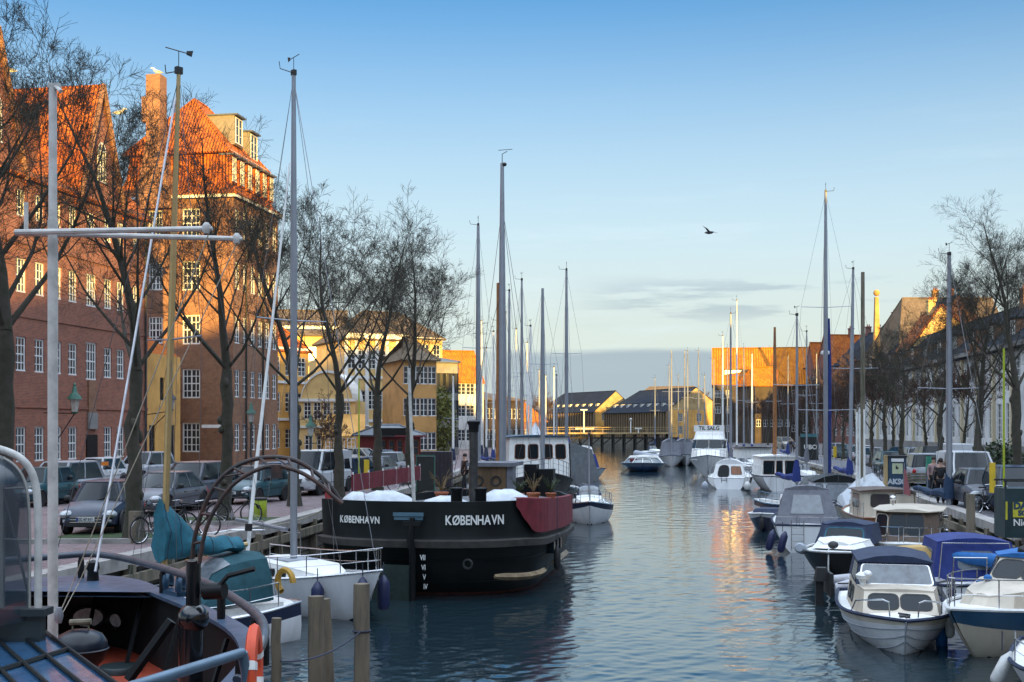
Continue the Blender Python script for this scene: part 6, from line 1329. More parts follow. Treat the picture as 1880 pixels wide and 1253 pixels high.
# rudder, draught marks, small board, wooden fender, anchor roller
mb = MB(); yk = -.22
mb.hexa([(-1.15, yk + .1, -.5), (.05, yk, -.5), (.05, yk + .12, -.5), (-1.15, yk + .22, -.5)], [(-.75, yk + .1, .95), (.05, yk, .95), (.05, yk + .12, .95), (-.75, yk + .22, .95)]); mb.hexa([(-1.3, yk + .1, -.5), (-1.15, yk + .1, -.5), (-1.15, yk + .22, -.5), (-1.3, yk + .22, -.5)], [(-1.05, yk + .1, .55), (-.75, yk + .1, .95), (-.75, yk + .22, .95), (-1.05, yk + .22, .55)]); mb.build('rudder', mk('green_black_rudder', (.014, .03, .026), .5, var=.5), bg_, smooth=False)
mb = MB(); mb.tube([(.1, yk - .05, -.6), (.1, yk - .05, 1.35), (.06, yk - .1, 1.6), (.1, yk - .06, 2.25)], [.09, .09, .11, .08], 8); mb.box((.1, yk - .1, 2.1), (.5, .1, .12)); mb.build('rudder_stock', black, bg_)
mb = MB()
for i, t_ in enumerate(('VII', 'VI', 'V', 'IV')):
    M = Matrix((Vector((1, 0, 0)), Vector((0, 0, 1)), Vector((0, -1, 0)))).transposed().to_4x4(); M.translation = Vector((.36, -.16 + .16 * i * 0, 1.16 - .275 * i)); M.translation.y = [-.02, .06, .15, .28][i] - .12; mb.mesh(textmesh(t_, .2, .02), M @ Matrix.Diagonal((.7, 1, 1, 1)))
mb.build('draught_marks', whitep, bg_, smooth=False)
mb = MB(); mb.box((-.05, -.12, 2.33), (.85, .06, .1)); mb.box((-.05, -.1, 2.22), (.8, .05, .08)); mb.build('name_board', mk('slate_blue_paint', (.06, .13, .18), .5), bg_, smooth=False)
mb = MB(); pts = []
for k in range(9): p, n = arc(MID + 2.3 + .3 * k, .62 - .07 * math.sin(k / 8 * 2.6), 0); pts.append(p + n * _sg * .02)
mb.tube(pts, [.06, .1, .1, .1, .1, .1, .1, .1, .08], 4); mb.build('timber_fender', mk('pale_fender_timber', (.22, .16, .09), .8, var=.4), bg_)
mb = MB(); pts = [arc(MID + 5.4 + .35 * k, .72, .08)[0] + arc(MID + 5.4 + .35 * k, 0)[1] * _sg * .12 for k in range(9)]; mb.tube(pts, .11, 4); mb.build('timber_fender', oldwood, bg_)
for k in range(3):
    p, n = arc(MID + 5.9 + .75 * k, 1.12); mb = MB(); mb.box(p + n * _sg * .0, (.3, .3, .34)); mb.build('hull_window', glass, bg_, smooth=False)
mb = MB(); p, n = arc(MID + 1.55, .98); mb.torus(p + n * _sg * .03, .12, .035, 'Y', 12, 6); mb.build('hawse_ring', iron, bg_)
p, n = arc(MID + 5.35, .75); q = bg_.matrix_basis
def bl(x, y, z): return Matrix.Rotation(BR, 4, 'Z') @ Vector((x, y, z)) + bg_.location
pp = p + n * _sg * .3; fender('long black fender hanging on the right quarter of the barge', bl(pp.x, pp.y, .85), .10, .6, blacktrim, top=1.6)
def onb(name, label, cat, x, y, z=2.46): return thing(name, label, cat, bl(x, y, z), BR)
for x, lb in ((-.95 + 2.05, 'left black bollard on the stern of the barge'), (1.78, 'right black bollard on the stern of the barge')):
    t = onb('bollard', lb, 'bollard', x, .75); mb = MB(); mb.lathe([(.2, 0), (.2, .06), (.165, .08), (.165, .46), (.19, .5), (.19, .56), (.001, .58)], n=14); mb.build('post', black, t)
t = onb('stove_pipe', 'tall black flue pipe with capped top rising from the barge deck', 'chimney', 2.05 - 1.05, 3.6)
mb = MB(); mb.cyl((0, 0, 0), (0, 0, 2.35), .13, n=14); mb.build('pipe', mk('sooty_flue', (.05, .05, .05), .45, .3, var=.5), t); mb = MB(); mb.lathe([(.15, 2.1), (.16, 2.3), (.2, 2.36), (.2, 2.42), (.12, 2.46)], n=14); mb.build('cap', black, t)
for (x, y, sx, sy, h, lb) in ((-1.35, 2.2, 1.9, 1.3, .38, 'white tarpaulin hump at the left of the barge stern'), (.55, 1.9, 1.5, .9, .25, 'low white tarpaulin between the flue and the bollards'), (2.1, 2.6, 1.7, 1.3, .42, 'white tarpaulin ridge right of the black bollards'), (-2.5, 3.2, 1.0, 1.0, .28, 'small tarpaulin heap by the left rail of the barge')):
    t = onb('tarpaulin', lb, 'tarpaulin', x, y); mb = MB(); rg = random.Random(int(x * 10)); mb.rings([[(sx / 2 * k * math.cos(a) + rg.uniform(-.04, .04), sy / 2 * k * math.sin(a), hh + rg.uniform(-.03, .03)) for a in [2 * math.pi * j / 14 for j in range(14)]] for k, hh in ((1.05, .0), (1, .15 * h), (.8, .55 * h), (.3, .98 * h), (.05, h))], True, False, True); mb.build('sheet', tarp, t, ang=50)
plantm = mk('dry_plant', (.16, .11, .05), .9, var=.4)
for (x, y, r, h, lb, dry) in ((.15, 3.0, .2, .32, 'terracotta pot with bare twigs left of the flue pipe', 1), (3.1 - .25, 3.4, .19, .3, 'largest terracotta pot with a dry plant by the red canvas', 1), (2.35, 3.9, .14, .25, 'small terracotta pot behind the tarpaulin ridge', 0), (3.25, 4.3, .15, .25, 'dark pot by the red canvas', 0)):
    t = onb('flower_pot', lb, 'flower pot', x, y); mb = MB(); mb.lathe([(r * .7, 0), (r, h * .85), (r * 1.12, h * .86), (r * 1.12, h), (r * .8, h)], n=14); mb.build('pot', terra, t)
    mb = MB(); rg = random.Random(int(x * 7)); 
    for k in range(40 if dry else 60): a = rg.uniform(0, 6.3); e = rg.uniform(.15, .5 + .15 * dry); mb.tube([(0, 0, h), (math.cos(a) * e * .35, math.sin(a) * e * .35, h + e * .7), (math.cos(a) * e * .6, math.sin(a) * e * .6, h + e * rg.uniform(.6, 1.1))], .008, 3)
    mb.build('plant', plantm if dry else ivy, t, smooth=False)
t = onb('deckhouse', 'brown carved wooden deckhouse with pale curtain behind the flue pipe', 'cabin', 1.05, 6.4); mb = MB(); mb.box((0, 0, .5), (1.2, 1.8, 1.0)); mb.build('wall', mk('brown_boards', (.13, .075, .035), .7, var=.4, streak=True), t, smooth=False); mb = MB(); mb.box((.1, 0, 1.06), (1.5, 2.0, .12)); mb.box((.72, -.6, .6), (.2, .6, 1.0)); mb.build('cover', greyc, t, smooth=False)
mb = MB(); 
for s in (-.28, .28): mb.torus((s, -.92, .55), .14, .03, 'Y', 14, 5)
mb.build('porthole', iron, t)
t = onb('dark_container', 'pair of black boxes standing on the barge deck near the red canvas', 'box', 2.3, 8.0); mb = MB(); mb.box((-.22, 0, .5), (.42, .6, 1.0)); mb.box((.28, .15, .42), (.5, .6, .85)); mb.build('body', black, t, smooth=False)
t = onb('mast', 'very tall dark mast stepped on the barge, the highest mast in mid-picture', 'mast', 3.1 - .65, 22); zt = Z(300, 46) - 2.1; mb = MB(); xm = 0; mb.tube([(0, 0, 0), (0, 0, zt * .55), (0, 0, zt)], [.15, .14, .07], 10); mb.build('pole', alu, t)
t.location = (X(922, 46), 46, 2.1)
g = MB(); g.cyl((-.15, 0, 0), (-.15, .1, zt * .64), .11, .09, 8); g.build('topmast', oakmast, t); g = MB()
for x_, z_ in ((-1.5, 0), (1.7, 0), (1.2, 0)): g.tube([(0, 0, zt * .87), (x_, .5, z_)], .010, 3)
g.tube([(0, 0, zt * .63), (-2.0, 0, .5)], .01, 3); g.build('rigging', wire, t); g = MB(); g.tube([(0, 0, zt), (-.0, 0, zt + .35), (.2, 0, zt + .45)], .015, 4); g.tube([(-.15, 0, zt + .5), (.4, 0, zt + .52)], .012, 4); g.blob((.08, 0, zt - .05), (.1, .1, .08)); g.build('masthead_vane', iron, t)
t = onb('mast', 'short white flagpole on the left of the barge stern', 'mast', -.55, 1.0); mb = MB(); mb.tube([(0, 0, 0), (-.15, 0, 3.9)], [.055, .045], 8); mb.build('pole', paintedpole, t)
t.location = (X(760, 34.3), 34.3, 2.5)
t = onb('crossbar', 'red-painted panel fixed to the left corner of the barge stern', 'panel', -3.55, 3.6, 1.6); mb = MB(); mb.box((0, 0, .6), (.06, .5, 1.1)); mb.build('board', mk('bright_red_panel', (.35, .02, .02), .6), t, smooth=False)
t = onb('red_railing', 'dark red canvas railing along the far left side of the barge', 'railing', -3.4, 10, 2.6); mb = MB(); mb.box((0, 0, .3), (.05, 9, .55)); mb.build('canvas', redc, t, smooth=False); mb = MB()
for k in range(6): mb.cyl((0, -4.4 + 1.76 * k, 0), (0, -4.4 + 1.76 * k, .65), .03, n=5)
mb.build('stanchion', whitep, t)
t = onb('rope', 'slack grey mooring rope from the barge to the left quay', 'rope', 0, 0, 0); mb = MB(); a = Vector((-5.2, 36, 2.5)); b_ = Vector((X(440, 36), 36.5, 1.75))
mb.tube([a.lerp(b_, k / 8) - Vector((0, 0, 1.2 * (k / 8) * (1 - k / 8))) for k in range(9)], .02, 5); t.location = (0, 0, 0); t.rotation_euler = (0, 0, 0); mb.build('strand', rope, t)

# ------------------------------------------------------------------ the near black barge, lower left
nb = thing('work_barge', 'black workboat stern with red deck, steel rail and curved iron arch, lower left', 'barge', (-6, 14, 0))
bluecap = mk('blue_black_cap', (.05, .085, .14), .4, var=.3, sc=3)
OUT = [(-10.6, 5), (-10.3, 10), (-9.7, 14.5), (-8.9, 17.6), (-7.9, 19.4), (-7.0, 20.0), (-6.1, 19.4), (-5.4, 18.3), (-4.7, 17.2), (-3.9, 15.9), (-3.2, 14.5), (-2.75, 13.0), (-2.62, 11.5), (-2.6, 9), (-2.6, 5)]
def smooth(pts, n=4):
    out = []
    for i in range(len(pts) - 1):
        p0, p1, p2, p3 = (Vector(pts[max(0, min(len(pts) - 1, i + k))]) for k in (-1, 0, 1, 2))
        for k in range(n):
            t = k / n; out.append(.5 * ((2 * p1) + (p2 - p0) * t + (2 * p0 - 5 * p1 + 4 * p2 - p3) * t * t + (3 * p1 - p0 - 3 * p2 + p3) * t ** 3))
    return out + [Vector(pts[-1])]
O2 = smooth(OUT, 4); ctr2 = Vector((-6.3, 10.5))
def off2(k):
    res = []
    for i, p in enumerate(O2):
        d = (O2[min(i + 1, len(O2) - 1)] - O2[max(i - 1, 0)]).normalized(); n = Vector((d.y, -d.x)); 
        if n.dot(p - ctr2) > 0: n = -n
        res.append(p + n * k)
    return res
mb = MB(); P0, P1, P2 = off2(0), off2(.10), off2(.35)
mb.rings([[(*p, -.6), ] for p in []] or [[(c_.x, c_.y, -.6), (a.x, a.y, .9), (a.x, a.y, 2.18)] for a, c_ in zip(P0, P2)], False); mb.build('hull', black, nb)
mb = MB(); mb.rings([[(b_.x, b_.y, 2.18), (b_.x, b_.y, 1.08)] for b_ in P1], False); mb.build('bulwark', blackhull, nb, ang=50)
mb = MB(); PA, PB_ = off2(-.06), off2(.20); mb.rings([[(a.x, a.y, 2.18), (a.x, a.y, 2.23), (b_.x, b_.y, 2.23), (b_.x, b_.y, 2.18)] for a, b_ in zip(PA, PB_)], True, True, True); mb.build('cap_rail', bluecap, nb, ang=50)
mb = MB(); tri = [p for p in PB_ if p.y > 17.9]; mb.add([(p.x, p.y, 2.235) for p in tri], [tuple(range(len(tri)))]); mb.add([(p.x, p.y, 2.16) for p in tri], [tuple(range(len(tri)))]); mb.build('stern_platform', bluecap, nb, smooth=False)
mb = MB(); mb.add([(p.x, p.y, 1.1) for p in P1], [tuple(range(len(P1)))]); mb.build('deck', reddeck, nb, smooth=False)
for k in range(9, len(P1) - 6, 6): mb = MB(); p = P1[k].lerp(ctr2, .02); q = P1[k].lerp(ctr2, .10); mb.tube([(p.x, p.y, 2.1), (q.x, q.y, 1.12)], .035, 4); mb.build('bulwark_stay', black, nb)
RL = smooth([(-9.6, 14.8, 2.55), (-8.8, 17.6, 2.6), (-7.4, 19.3, 2.62), (-6.75, 19.6, 2.62), (-5.55, 18.35, 2.6), (-4.2, 16.3, 2.6), (-3.4, 14.7, 2.6), (-2.78, 13.2, 2.6), (-2.55, 12.3, 2.55), (-2.52, 11.7, 2.45), (-2.6, 11.35, 2.3)], 4)
mb = MB(); mb.tube(RL, .055, 10); ra = mb.build('handrail', mk('rail_steel', (.075, .085, .105), .4, .4, var=.3), nb)
for k in (3, 10, 17, 22, 27, 31, 35, 39): mb = MB(); p = RL[k]; mb.lathe([(.05, 0), (.055, .05), (.055, .28), (.03, .36)], (p.x, p.y, 2.22), 8); mb.build('rail_post', black, nb)
for i, k in enumerate((14, 19)):                         # oval mooring ports
    pass
for (x, y, r) in ((-6.98, 19.85, .19), (-6.42, 19.55, .13)):
    mb = MB(); M = Matrix.Rotation(R(10 if r > .15 else -35), 4, 'Z') @ Matrix.Rotation(R(90), 4, 'X'); rs_ = []
    for (kk, dz) in ((1.0, .0), (1.25, -.06), (1.35, -.02)): rs_.append([M @ Vector((r * 1.25 * kk * math.cos(a), r * .8 * kk * math.sin(a), -dz)) + Vector((x, y - .12, 1.57)) for a in [2 * math.pi * j / 18 for j in range(18)]])
    mb.rings(rs_, True); mb.build('mooring_port', black, nb)
    mb = MB(); mb.add([M @ Vector((r * 1.25 * math.cos(a), r * .8 * math.sin(a), 0)) + Vector((x, y - .125, 1.57)) for a in [2 * math.pi * j / 18 for j in range(18)]], [tuple(range(18))]); mb.build('port_daylight_disc', mk('painted_daylight', (.42, .45, .46), .4, var=.5, sc=9), nb, smooth=False)  # solid pale disc: daylight through the port painted as colour
# fairlead
mb = MB()
for x_ in (-5.15, -4.85): mb.torus((x_, 17.95 - (x_ + 5.15) * 1.3, 2.38), .14, .05, 'X', 12, 6, -.5, 3.6)
mb.box((-5.0, 17.75, 2.26), (.62, .2, .06), R(-50)); mb.build('fairlead', mk('blue_steel', (.02, .06, .11), .35, .3), nb)
mb = MB(); mb.lathe([(.10, 0), (.085, .16), (.11, .2), (.10, .3), (.001, .34)], (-6.75, 19.3, 2.23), 10); mb.build('bollard_pin', black, nb)
# column with dome and the curved arch
cx_, cy_ = X(350, 12.6), 12.6
mb = MB(); mb.cyl((cx_, cy_, 1.1), (cx_, cy_, Z(1135, cy_)), .125, n=20); mb.blob((cx_ + .03, cy_, Z(1135, cy_)), (.165, .165, .16), 18, 10); mb.cyl((cx_ + .03, cy_, Z(1135, cy_)), (cx_ + .03, cy_, Z(1030, cy_)), .078, n=18); mb.torus((cx_ + .03, cy_, Z(1030, cy_)), .078, .012, 'Z', 18, 6); mb.build('column', mk('gloss_black_paint', (.006, .008, .010), .18, var=.1, coat=.5), nb)
mb = MB(); mb.tube([(cx_ - .2, cy_, Z(1140, cy_)), (cx_ - .62, cy_ - .1, Z(1245, 12.6))], .06, 6); mb.tube([(cx_ + .16, cy_ - .05, Z(1085, cy_)), (cx_ + .38, cy_ - .1, Z(1082, cy_))], .09, 10); mb.tube([(cx_ + .3, cy_ - .12, Z(1080, cy_)), (cx_ + .42, cy_ - .12, Z(1055, cy_)), (cx_ + .7, cy_ - .12, Z(1042, cy_))], .03, 6); mb.build('winch', black, nb)
rust = mk('rusty_black_iron', (.016, .013, .013), .6, var=.4, tint=(.07, .03, .02), sc=8)
A1 = smooth([W(x, y, 12.7) for x, y in ((352, 1035), (358, 985), (375, 930), (400, 885), (440, 853), (490, 840), (540, 845), (580, 868), (608, 895), (628, 925))], 4); A2 = smooth([W(x, y, 12.5) for x, y in ((366, 1035), (376, 980), (395, 935), (425, 893), (465, 866), (505, 856), (548, 866), (585, 888), (612, 912), (628, 925))], 4)
mb = MB(); mb.tube(A1, .024, 8); mb.tube(A2, .022, 8)
for k in range(3, 34, 4): mb.tube([A1[k], A2[k]], .016, 5)
for k in range(5, 30, 8): mb.tube([A1[k], A2[k + 3]], .010, 4)
mb.build('arch', rust, nb); mb = MB(); mb.box(W(508, 866, 12.5), (.1, .1, .14)); mb.build('pulley_block', rust, nb)
# lifebuoy on the rail, hatch lids, lower rail
t = thing('lifebuoy', 'faded orange lifebuoy with a white band hanging on the stern rail', 'lifebuoy', (X(466, 10.6), 10.6, 2.52)); mb = MB(); M = Matrix.Rotation(R(97), 4, 'Z')
rs_ = []
for k in range(28):
    a = 2 * math.pi * k / 28; rs_.append([M @ Vector(((.33 + .075 * math.cos(b_)) * math.cos(a), .055 * math.sin(b_), (.37 + .075 * math.cos(b_)) * math.sin(a))) for b_ in [2 * math.pi * j / 8 for j in range(8)]])
rs_.append(rs_[0]); mb.rings(rs_); mb.build('ring', orange, t)
for a in (R(200), R(340), R(20), R(160)):
    mb = MB(); rs_ = []
    for k in range(3):
        aa = a + (k - 1) * .09; rs_.append([M @ Vector(((.33 + .08 * math.cos(b_)) * math.cos(aa), .06 * math.sin(b_), (.37 + .08 * math.cos(b_)) * math.sin(aa))) for b_ in [2 * math.pi * j / 8 for j in range(8)]])
    mb.rings(rs_); mb.build('band', whitep, t)
mb = MB(); mb.tube([W(230, 1265, 9.0), W(445, 1199, 10.2)], .045, 10); mb.tube([W(445, 1199, 10.2), W(452, 1235, 10.25), W(452, 1300, 10.25)], .045, 10); mb.build('inner_rail', mk('blue_grey_rail', (.10, .16, .22), .4, .3), nb)
mb = MB(); mb.tube([W(446, 1200, 10.2), W(462, 1214, 10.6), W(478, 1195, 11.2), W(484, 1170, 11.6)], .018, 6); mb.build('chain', mk('galvanised_chain', (.25, .25, .25), .5, .6), nb)
for (px, py, r, lb) in ((220, 1228, .30, 'round black deck hatch left of the column'), (292, 1262, .34, 'round dark hatch at the bottom edge of the photo')):
    yy = YG(py, 1.15); mb = MB(); mb.lathe([(r, 0), (r, .07), (r * .93, .1), (.001, .11)], (X(px, yy), yy, 1.1), 22); mb.build('hatch_lid', mk('green_black_lid', (.012, .022, .024), .45), nb)
t = thing('kettle_barbecue', 'black kettle barbecue with a wooden handle beside the glass skylight', 'barbecue', (X(148, 13.6), 13.6, 1.1)); zc = Z(1190, 13.6) - 1.1; rb = .30
mb = MB(); mb.lathe([(rb * 1.04, zc - .01), (rb, zc), (rb * .97, zc + .07), (rb * .8, zc + .15), (rb * .45, zc + .2), (.001, zc + .215)], n=24); mb.build('lid', mk('enamel_black', (.004, .008, .016), .3, spec=.35), t)
mb = MB(); mb.lathe([(.001, zc - .27), (rb * .5, zc - .25), (rb * .85, zc - .14), (rb, zc - .02), (rb * 1.03, zc - .015)], n=24); mb.build('bowl', black, t)
mb = MB(); mb.tube([(-.09, 0, zc + .2), (-.09, 0, zc + .27)], .012, 5); mb.tube([(.09, 0, zc + .2), (.09, 0, zc + .27)], .012, 5); mb.tube([(-.12, 0, zc + .29), (.12, 0, zc + .30)], .035, 8); mb.build('handle', oldwood, t)
for k in range(3): mb = MB(); a = 2.1 * k + .4; mb.tube([(.18 * math.cos(a), .18 * math.sin(a), zc - .2), (.33 * math.cos(a), .33 * math.sin(a), 0)], .015, 6); mb.build('leg', alu, t)
# skylight
t = thing('skylight', 'glazed deck skylight with black bars reflecting the blue sky, bottom left corner', 'skylight', (X(80, 9), 9, 1.8))
def skp(u, v, k=0): # u along ridge->right edge, v down slope
    a = W(-260, 1205, 9.3); b_ = W(62, 1148, 11.2); c_ = W(215, 1262, 8.0); d_ = W(-90, 1420, 6.6); return (a * (1 - u) + b_ * u) * (1 - v) + (d_ * (1 - u) + c_ * u) * v + Vector((0, 0, k))
mb = MB(); mb.rings([[skp(i / 10, j / 10) for j in range(11)] for i in range(11)], False); mb.build('pane', mk('skylight_glass', (.03, .09, .18), .13, var=.3, sc=9, spec=1.0), t, smooth=False)
mb = MB()
for u in (.0, .14, .28, .42, .56, .7, .85, 1.0): mb.tube([skp(u, k / 6, .02) for k in range(7)], .016, 6)
for v in (.0, .5, 1.0): mb.tube([skp(k / 6, v, .01) for k in range(7)], .026, 6)
mb.build('bar', blackhull, t); mb = MB(); e = Vector((0, 0, -.9)); mb.add([skp(0, 1, -.02), skp(1, 1, -.02), skp(1, 0, -.02), skp(0, 0, -.02)] + [skp(0, 1) + e, skp(1, 1) + e, skp(1, 0) + e, skp(0, 0) + e], [(0, 4, 5, 1), (1, 5, 6, 2), (2, 6, 7, 3)]); mb.build('coaming', blackhull, t, smooth=False)
setloc(t)
# rounded glass wheelhouse
t = thing('glass_wheelhouse', 'rounded glass wheelhouse with worn white metal frame at the left edge', 'wheelhouse', (X(0, 10), 10, 1.1)); Yw = 10.2
fr = smooth([W(x, y, Yw) for x, y in ((-120, 812), (-40, 818), (10, 828), (45, 848), (64, 885), (70, 950), (70, 1060), (70, 1128))], 4)
mb = MB(); mb.tube(fr, .032, 10); mb.build('frame', paintedpole, t)
fr2 = [p + Vector((-1.1, -2.2, 0)) for p in fr]; mb = MB(); mb.tube(fr2, .032, 8); mb.build('rear_frame', paintedpole, t)
gi = [p + Vector((-.06, 0, -.05)) for p in fr]; mb = MB(); n3 = len(gi); q0 = W(-120, 1160, Yw)
mb.add(gi + [q0], [tuple(range(n3 + 1))]); 
gm_ = bpy.data.materials.new('clear_pane'); gm_.use_nodes = True; tt_ = gm_.node_tree; pb = tt_.nodes['Principled BSDF']; pb.inputs['Base Color'].default_value = (.03, .05, .07, 1); pb.inputs['Roughness'].default_value = .06; pb.inputs['Alpha'].default_value = .55; pb.inputs['Specular IOR Level'].default_value = .9
mb.build('pane', gm_, t, smooth=False)
mb = MB(); mb.rings([[a, b_] for a, b_ in zip(gi, [p + Vector((-.06, 0, -.05)) for p in fr2])], False); mb.build('roof_glass', gm_, t)
mb = MB(); mb.tube([p + Vector((-.07, -.01, -.04)) for p in fr], .014, 5); mb.tube([W(-120, 905, Yw), W(60, 895, Yw)], .01, 4); mb.tube([W(-120, 985, Yw), W(60, 992, Yw)], .006, 4); mb.tube([W(0, 880, Yw + .02), W(52, 1090, Yw + .02)], .012, 5); mb.box(W(2, 1000, Yw), (.05, .05, 1.5)); mb.build('glazing_bar', mk('weathered_bar', (.30, .30, .28), .5), t)
mb = MB(); c_ = W(-20, 1165, Yw + .02); mb.box((c_.x, c_.y, c_.z), (.92, .12, .34)); mb.box((c_.x + .02, c_.y - .02, c_.z + .2), (1.0, .2, .06)); c2_ = W(-20, 1165, Yw); mb.box((c2_.x, c2_.y + .05, c2_.z - .4), (.86, .3, .5)); mb.build('sill', mk('dark_sill', (.02, .03, .036), .5, var=.4), t, smooth=False); setloc(t)
setloc(nb)
# the near white mast with two yards
t = thing('signal_mast', 'weathered white pole with two long crossbars standing on the near workboat', 'mast', (X(98, 12.4), 12.4, 1.1))
mb = MB(); z1_, z2_ = Z(405, 12.4), Z(158, 12.4); x_ = X(97, 12.4); mb.tube([(x_, 12.4, 1.1), (x_, 12.4, z1_)], .052, 14); mb.tube([(x_, 12.4, z1_ - .05), (x_, 12.4, z1_ + .05), (x_, 12.4, z2_)], [.052, .043, .040], 12); mb.box(W(100, 158, 12.4), (.12, .06, .05)); mb.tube([W(100, 158, 12.4), W(112, 168, 12.3)], .02, 6); mb.build('pole', paintedpole, t)
for a, b_ in ((W(28, 427, 12.3), W(390, 420, 12.0)), (W(28, 428, 12.35), W(445, 439, 12.7))):
    mb = MB(); mb.tube([a, a.lerp(b_, .98), b_], [.030, .026, .02], 8); mb.lathe([(.03, -.05), (.045, -.02), (.045, .03), (.02, .06)], b_ - Vector((.06, 0, 0)), 8); mb.build('crossbar', paintedpole, t)
mb = MB(); mb.tube([W(48, 425, 12.3), W(48, 372, 12.3)], .022, 6); mb.build('stub_post', paintedpole, t); mb = MB(); mb.lathe([(.03, -.08), (.05, 0), (.03, .08)], W(108, 1130, 12.3), 8); mb.build('cleat', alu, t)
mb = MB()
for a, b_ in (((108, 1130, 12.3), (135, 1068, 12.4)), ((110, 1135, 12.3), (145, 1070, 12.6)), ((135, 1068, 12.4), (385, 425, 12.0)), ((145, 1070, 12.6), (438, 440, 12.7))): mb.tube([W(*a), W(*b_)], .006, 4)
mb.build('halyard', rope, t); setloc(t)
# long pale stays crossing the picture
t = thing('stay', 'pale steel stay slanting from the near workboat up past the gold mast', 'stay', (0, 0, 0)); mb = MB(); mb.tube([W(175, 1050, 18.5), W(322, 180, 24)], .022, 6); mb.build('wire', mk('pale_wire', (.4, .4, .42), .5, .4), t)
t = thing('furled_forestay', 'white furled forestay with black drum leaning left of the iron arch', 'stay', (0, 0, 0)); mb = MB(); mb.tube([W(452, 1040, 29), W(465, 905, 29.5), W(532, 300, 31)], [.045, .05, .02], 8); mb.build('foil', whitep, t); mb = MB(); mb.tube([W(456, 975, 29), W(457, 962, 29)], .09, 10); mb.tube([W(452, 1042, 29), W(453, 1025, 29)], .07, 8); mb.build('drum', blacktrim, t)

# ------------------------------------------------------------------ mooring piles
def pile(px, py0, Y, r, lb, lean=0, r2=None):
    zt = Z(py0, Y); t = thing('mooring_pile', lb, 'mooring post', (X(px, Y), Y, 0), 0, 'wooden mooring piles'); mb = MB(); rg = random.Random(int(px)); n = 9
    mb.tube([(lean * (zt - z) / 3 + rg.uniform(-.01, .01), rg.uniform(-.01, .01), z) for z in [lerp(-1.2, zt, k / n) for k in range(n + 1)]], [r * rg.uniform(.95, 1.05) for k in range(n + 1)], 14); mb.build('post', pilewood, t, ang=60); return t
pile(664, 1072, 17.0, .115, 'thickest mooring pile, standing in open water with a blue rope round it'); pile(580, 1095, 17.4, .115, 'mooring pile with a lighter split top left of the roped pile'); pile(597, 1100, 18.2, .08, 'slim leaning pile right behind the split-topped pile', .14); pile(507, 1135, 17.8, .075, 'greenish pile close to the stern rail of the workboat')
t = thing('mooring_line', 'dark blue rope sagging from the roped pile to the workboat', 'rope', (0, 0, 0)); mb = MB(); a, b_ = W(664, 1158, 16.95), W(515, 1215, 14); mb.tube([a.lerp(b_, k / 8) - Vector((0, 0, .5 * (k / 8) * (1 - k / 8))) for k in range(9)], .012, 5); mb.torus((X(664, 17), 17, Z(1158, 17)), .125, .015, 'Z', 14, 5); mb.build('strand', darkrope, t)
pile(1240, 813, 150, .3, 'dark pile left of the flybridge cruiser'); pile(1251, 815, 153, .3, 'second dark pile left of the flybridge cruiser')
for px, Y, lb, h in ((1584, 58, 'bare grey timber pole behind the tarpaulin boat', 5.6),): 
    t = thing('timber_pole', lb, 'pole', (X(px, Y), Y, 0)); mb = MB(); mb.cyl((0, 0, 0), (0, 0, Z(500, Y)), .14, .09, 8); mb.build('pole', oldwood, t)
for px, top, lb in ((1573, 757, 'left of three slim white poles behind the tarpaulin boat'), (1578, 760, 'middle of three slim white poles behind the tarpaulin boat'), (1587, 752, 'right of three slim white poles behind the tarpaulin boat')):
    t = thing('white_pole', lb, 'pole', (X(px, 56), 56, 0), 0, 'slim white poles'); mb = MB(); mb.cyl((0, 0, .5), (0, 0, Z(top, 56)), .05, n=8); mb.build('pole', whitep, t)

# ------------------------------------------------------------------ street lamps, signs, bins
def lamp_head(t, x, y, z, s=1.0, cap=green_old):
    mb = MB(); mb.lathe([(.10 * s, 0), (.17 * s, .42 * s)], (x, y, z), 6); h = mb.build('lantern_glass', lampglass, t, smooth=False)
    mb = MB(); mb.lathe([(.09 * s, -.06 * s), (.12 * s, -.01), (.10 * s, .0)], (x, y, z), 6); mb.lathe([(.24 * s, .40 * s), (.20 * s, .50 * s), (.09 * s, .62 * s), (.07 * s, .78 * s), (.04 * s, .82 * s), (.05 * s, .88 * s), (.001, .95 * s)], (x, y, z), 10); mb.build('lantern_cap', cap, t)
for px, Y, top, lb in ((570, 56, 765, 'green-capped street lamp in front of the lean-to of the yellow house'), (461, 60, 742, 'tall dark street lamp before the corner of the brick building')):
    t = thing('street_lamp', lb, 'street lamp', (X(px, Y), Y, QZ), 0, 'street lamps on the left bank'); zl = Z(top, Y) - QZ - .9; mb = MB(); mb.lathe([(.13, 0), (.13, .3), (.07, .4), (.06, zl * .5), (.045, zl)], n=10); mb.tube([(-.3, 0, zl - .35), (.3, 0, zl - .35)], .02, 5); mb.build('post', iron, t); lamp_head(t, 0, 0, zl, 1.05)
t = thing('wall_lamp', 'verdigris lantern on a wall bracket left of the black door', 'wall lamp', (X(137, 66), 66, 0)); a = W(137, 768, 66); lamp_head(t, 0, 0, a.z + .35, 1.7); mb = MB(); mb.tube([(.1, 0, a.z + .25), (-1.9, .5, a.z + .3)], .03, 5); mb.tube([(.0, 0, a.z + .25), (-1.1, .4, a.z - 1.2), (-1.7, .5, a.z - 1.6)], .03, 5); mb.build('bracket', iron, t)
t = thing('wall_lamp', 'dark lantern on a bracket on the yellow wing', 'wall lamp', (X(314, 80), 80, 0)); a = W(314, 760, 80); lamp_head(t, 0, 0, a.z + .3, 1.6, iron); mb = MB(); mb.tube([(.1, 0, a.z + .2), (-2.2, .8, a.z - .1)], .03, 5); mb.tube([(-.2, 0, a.z + .1), (-2.2, .8, a.z - 1.6)], .03, 5); mb.build('bracket', iron, t)
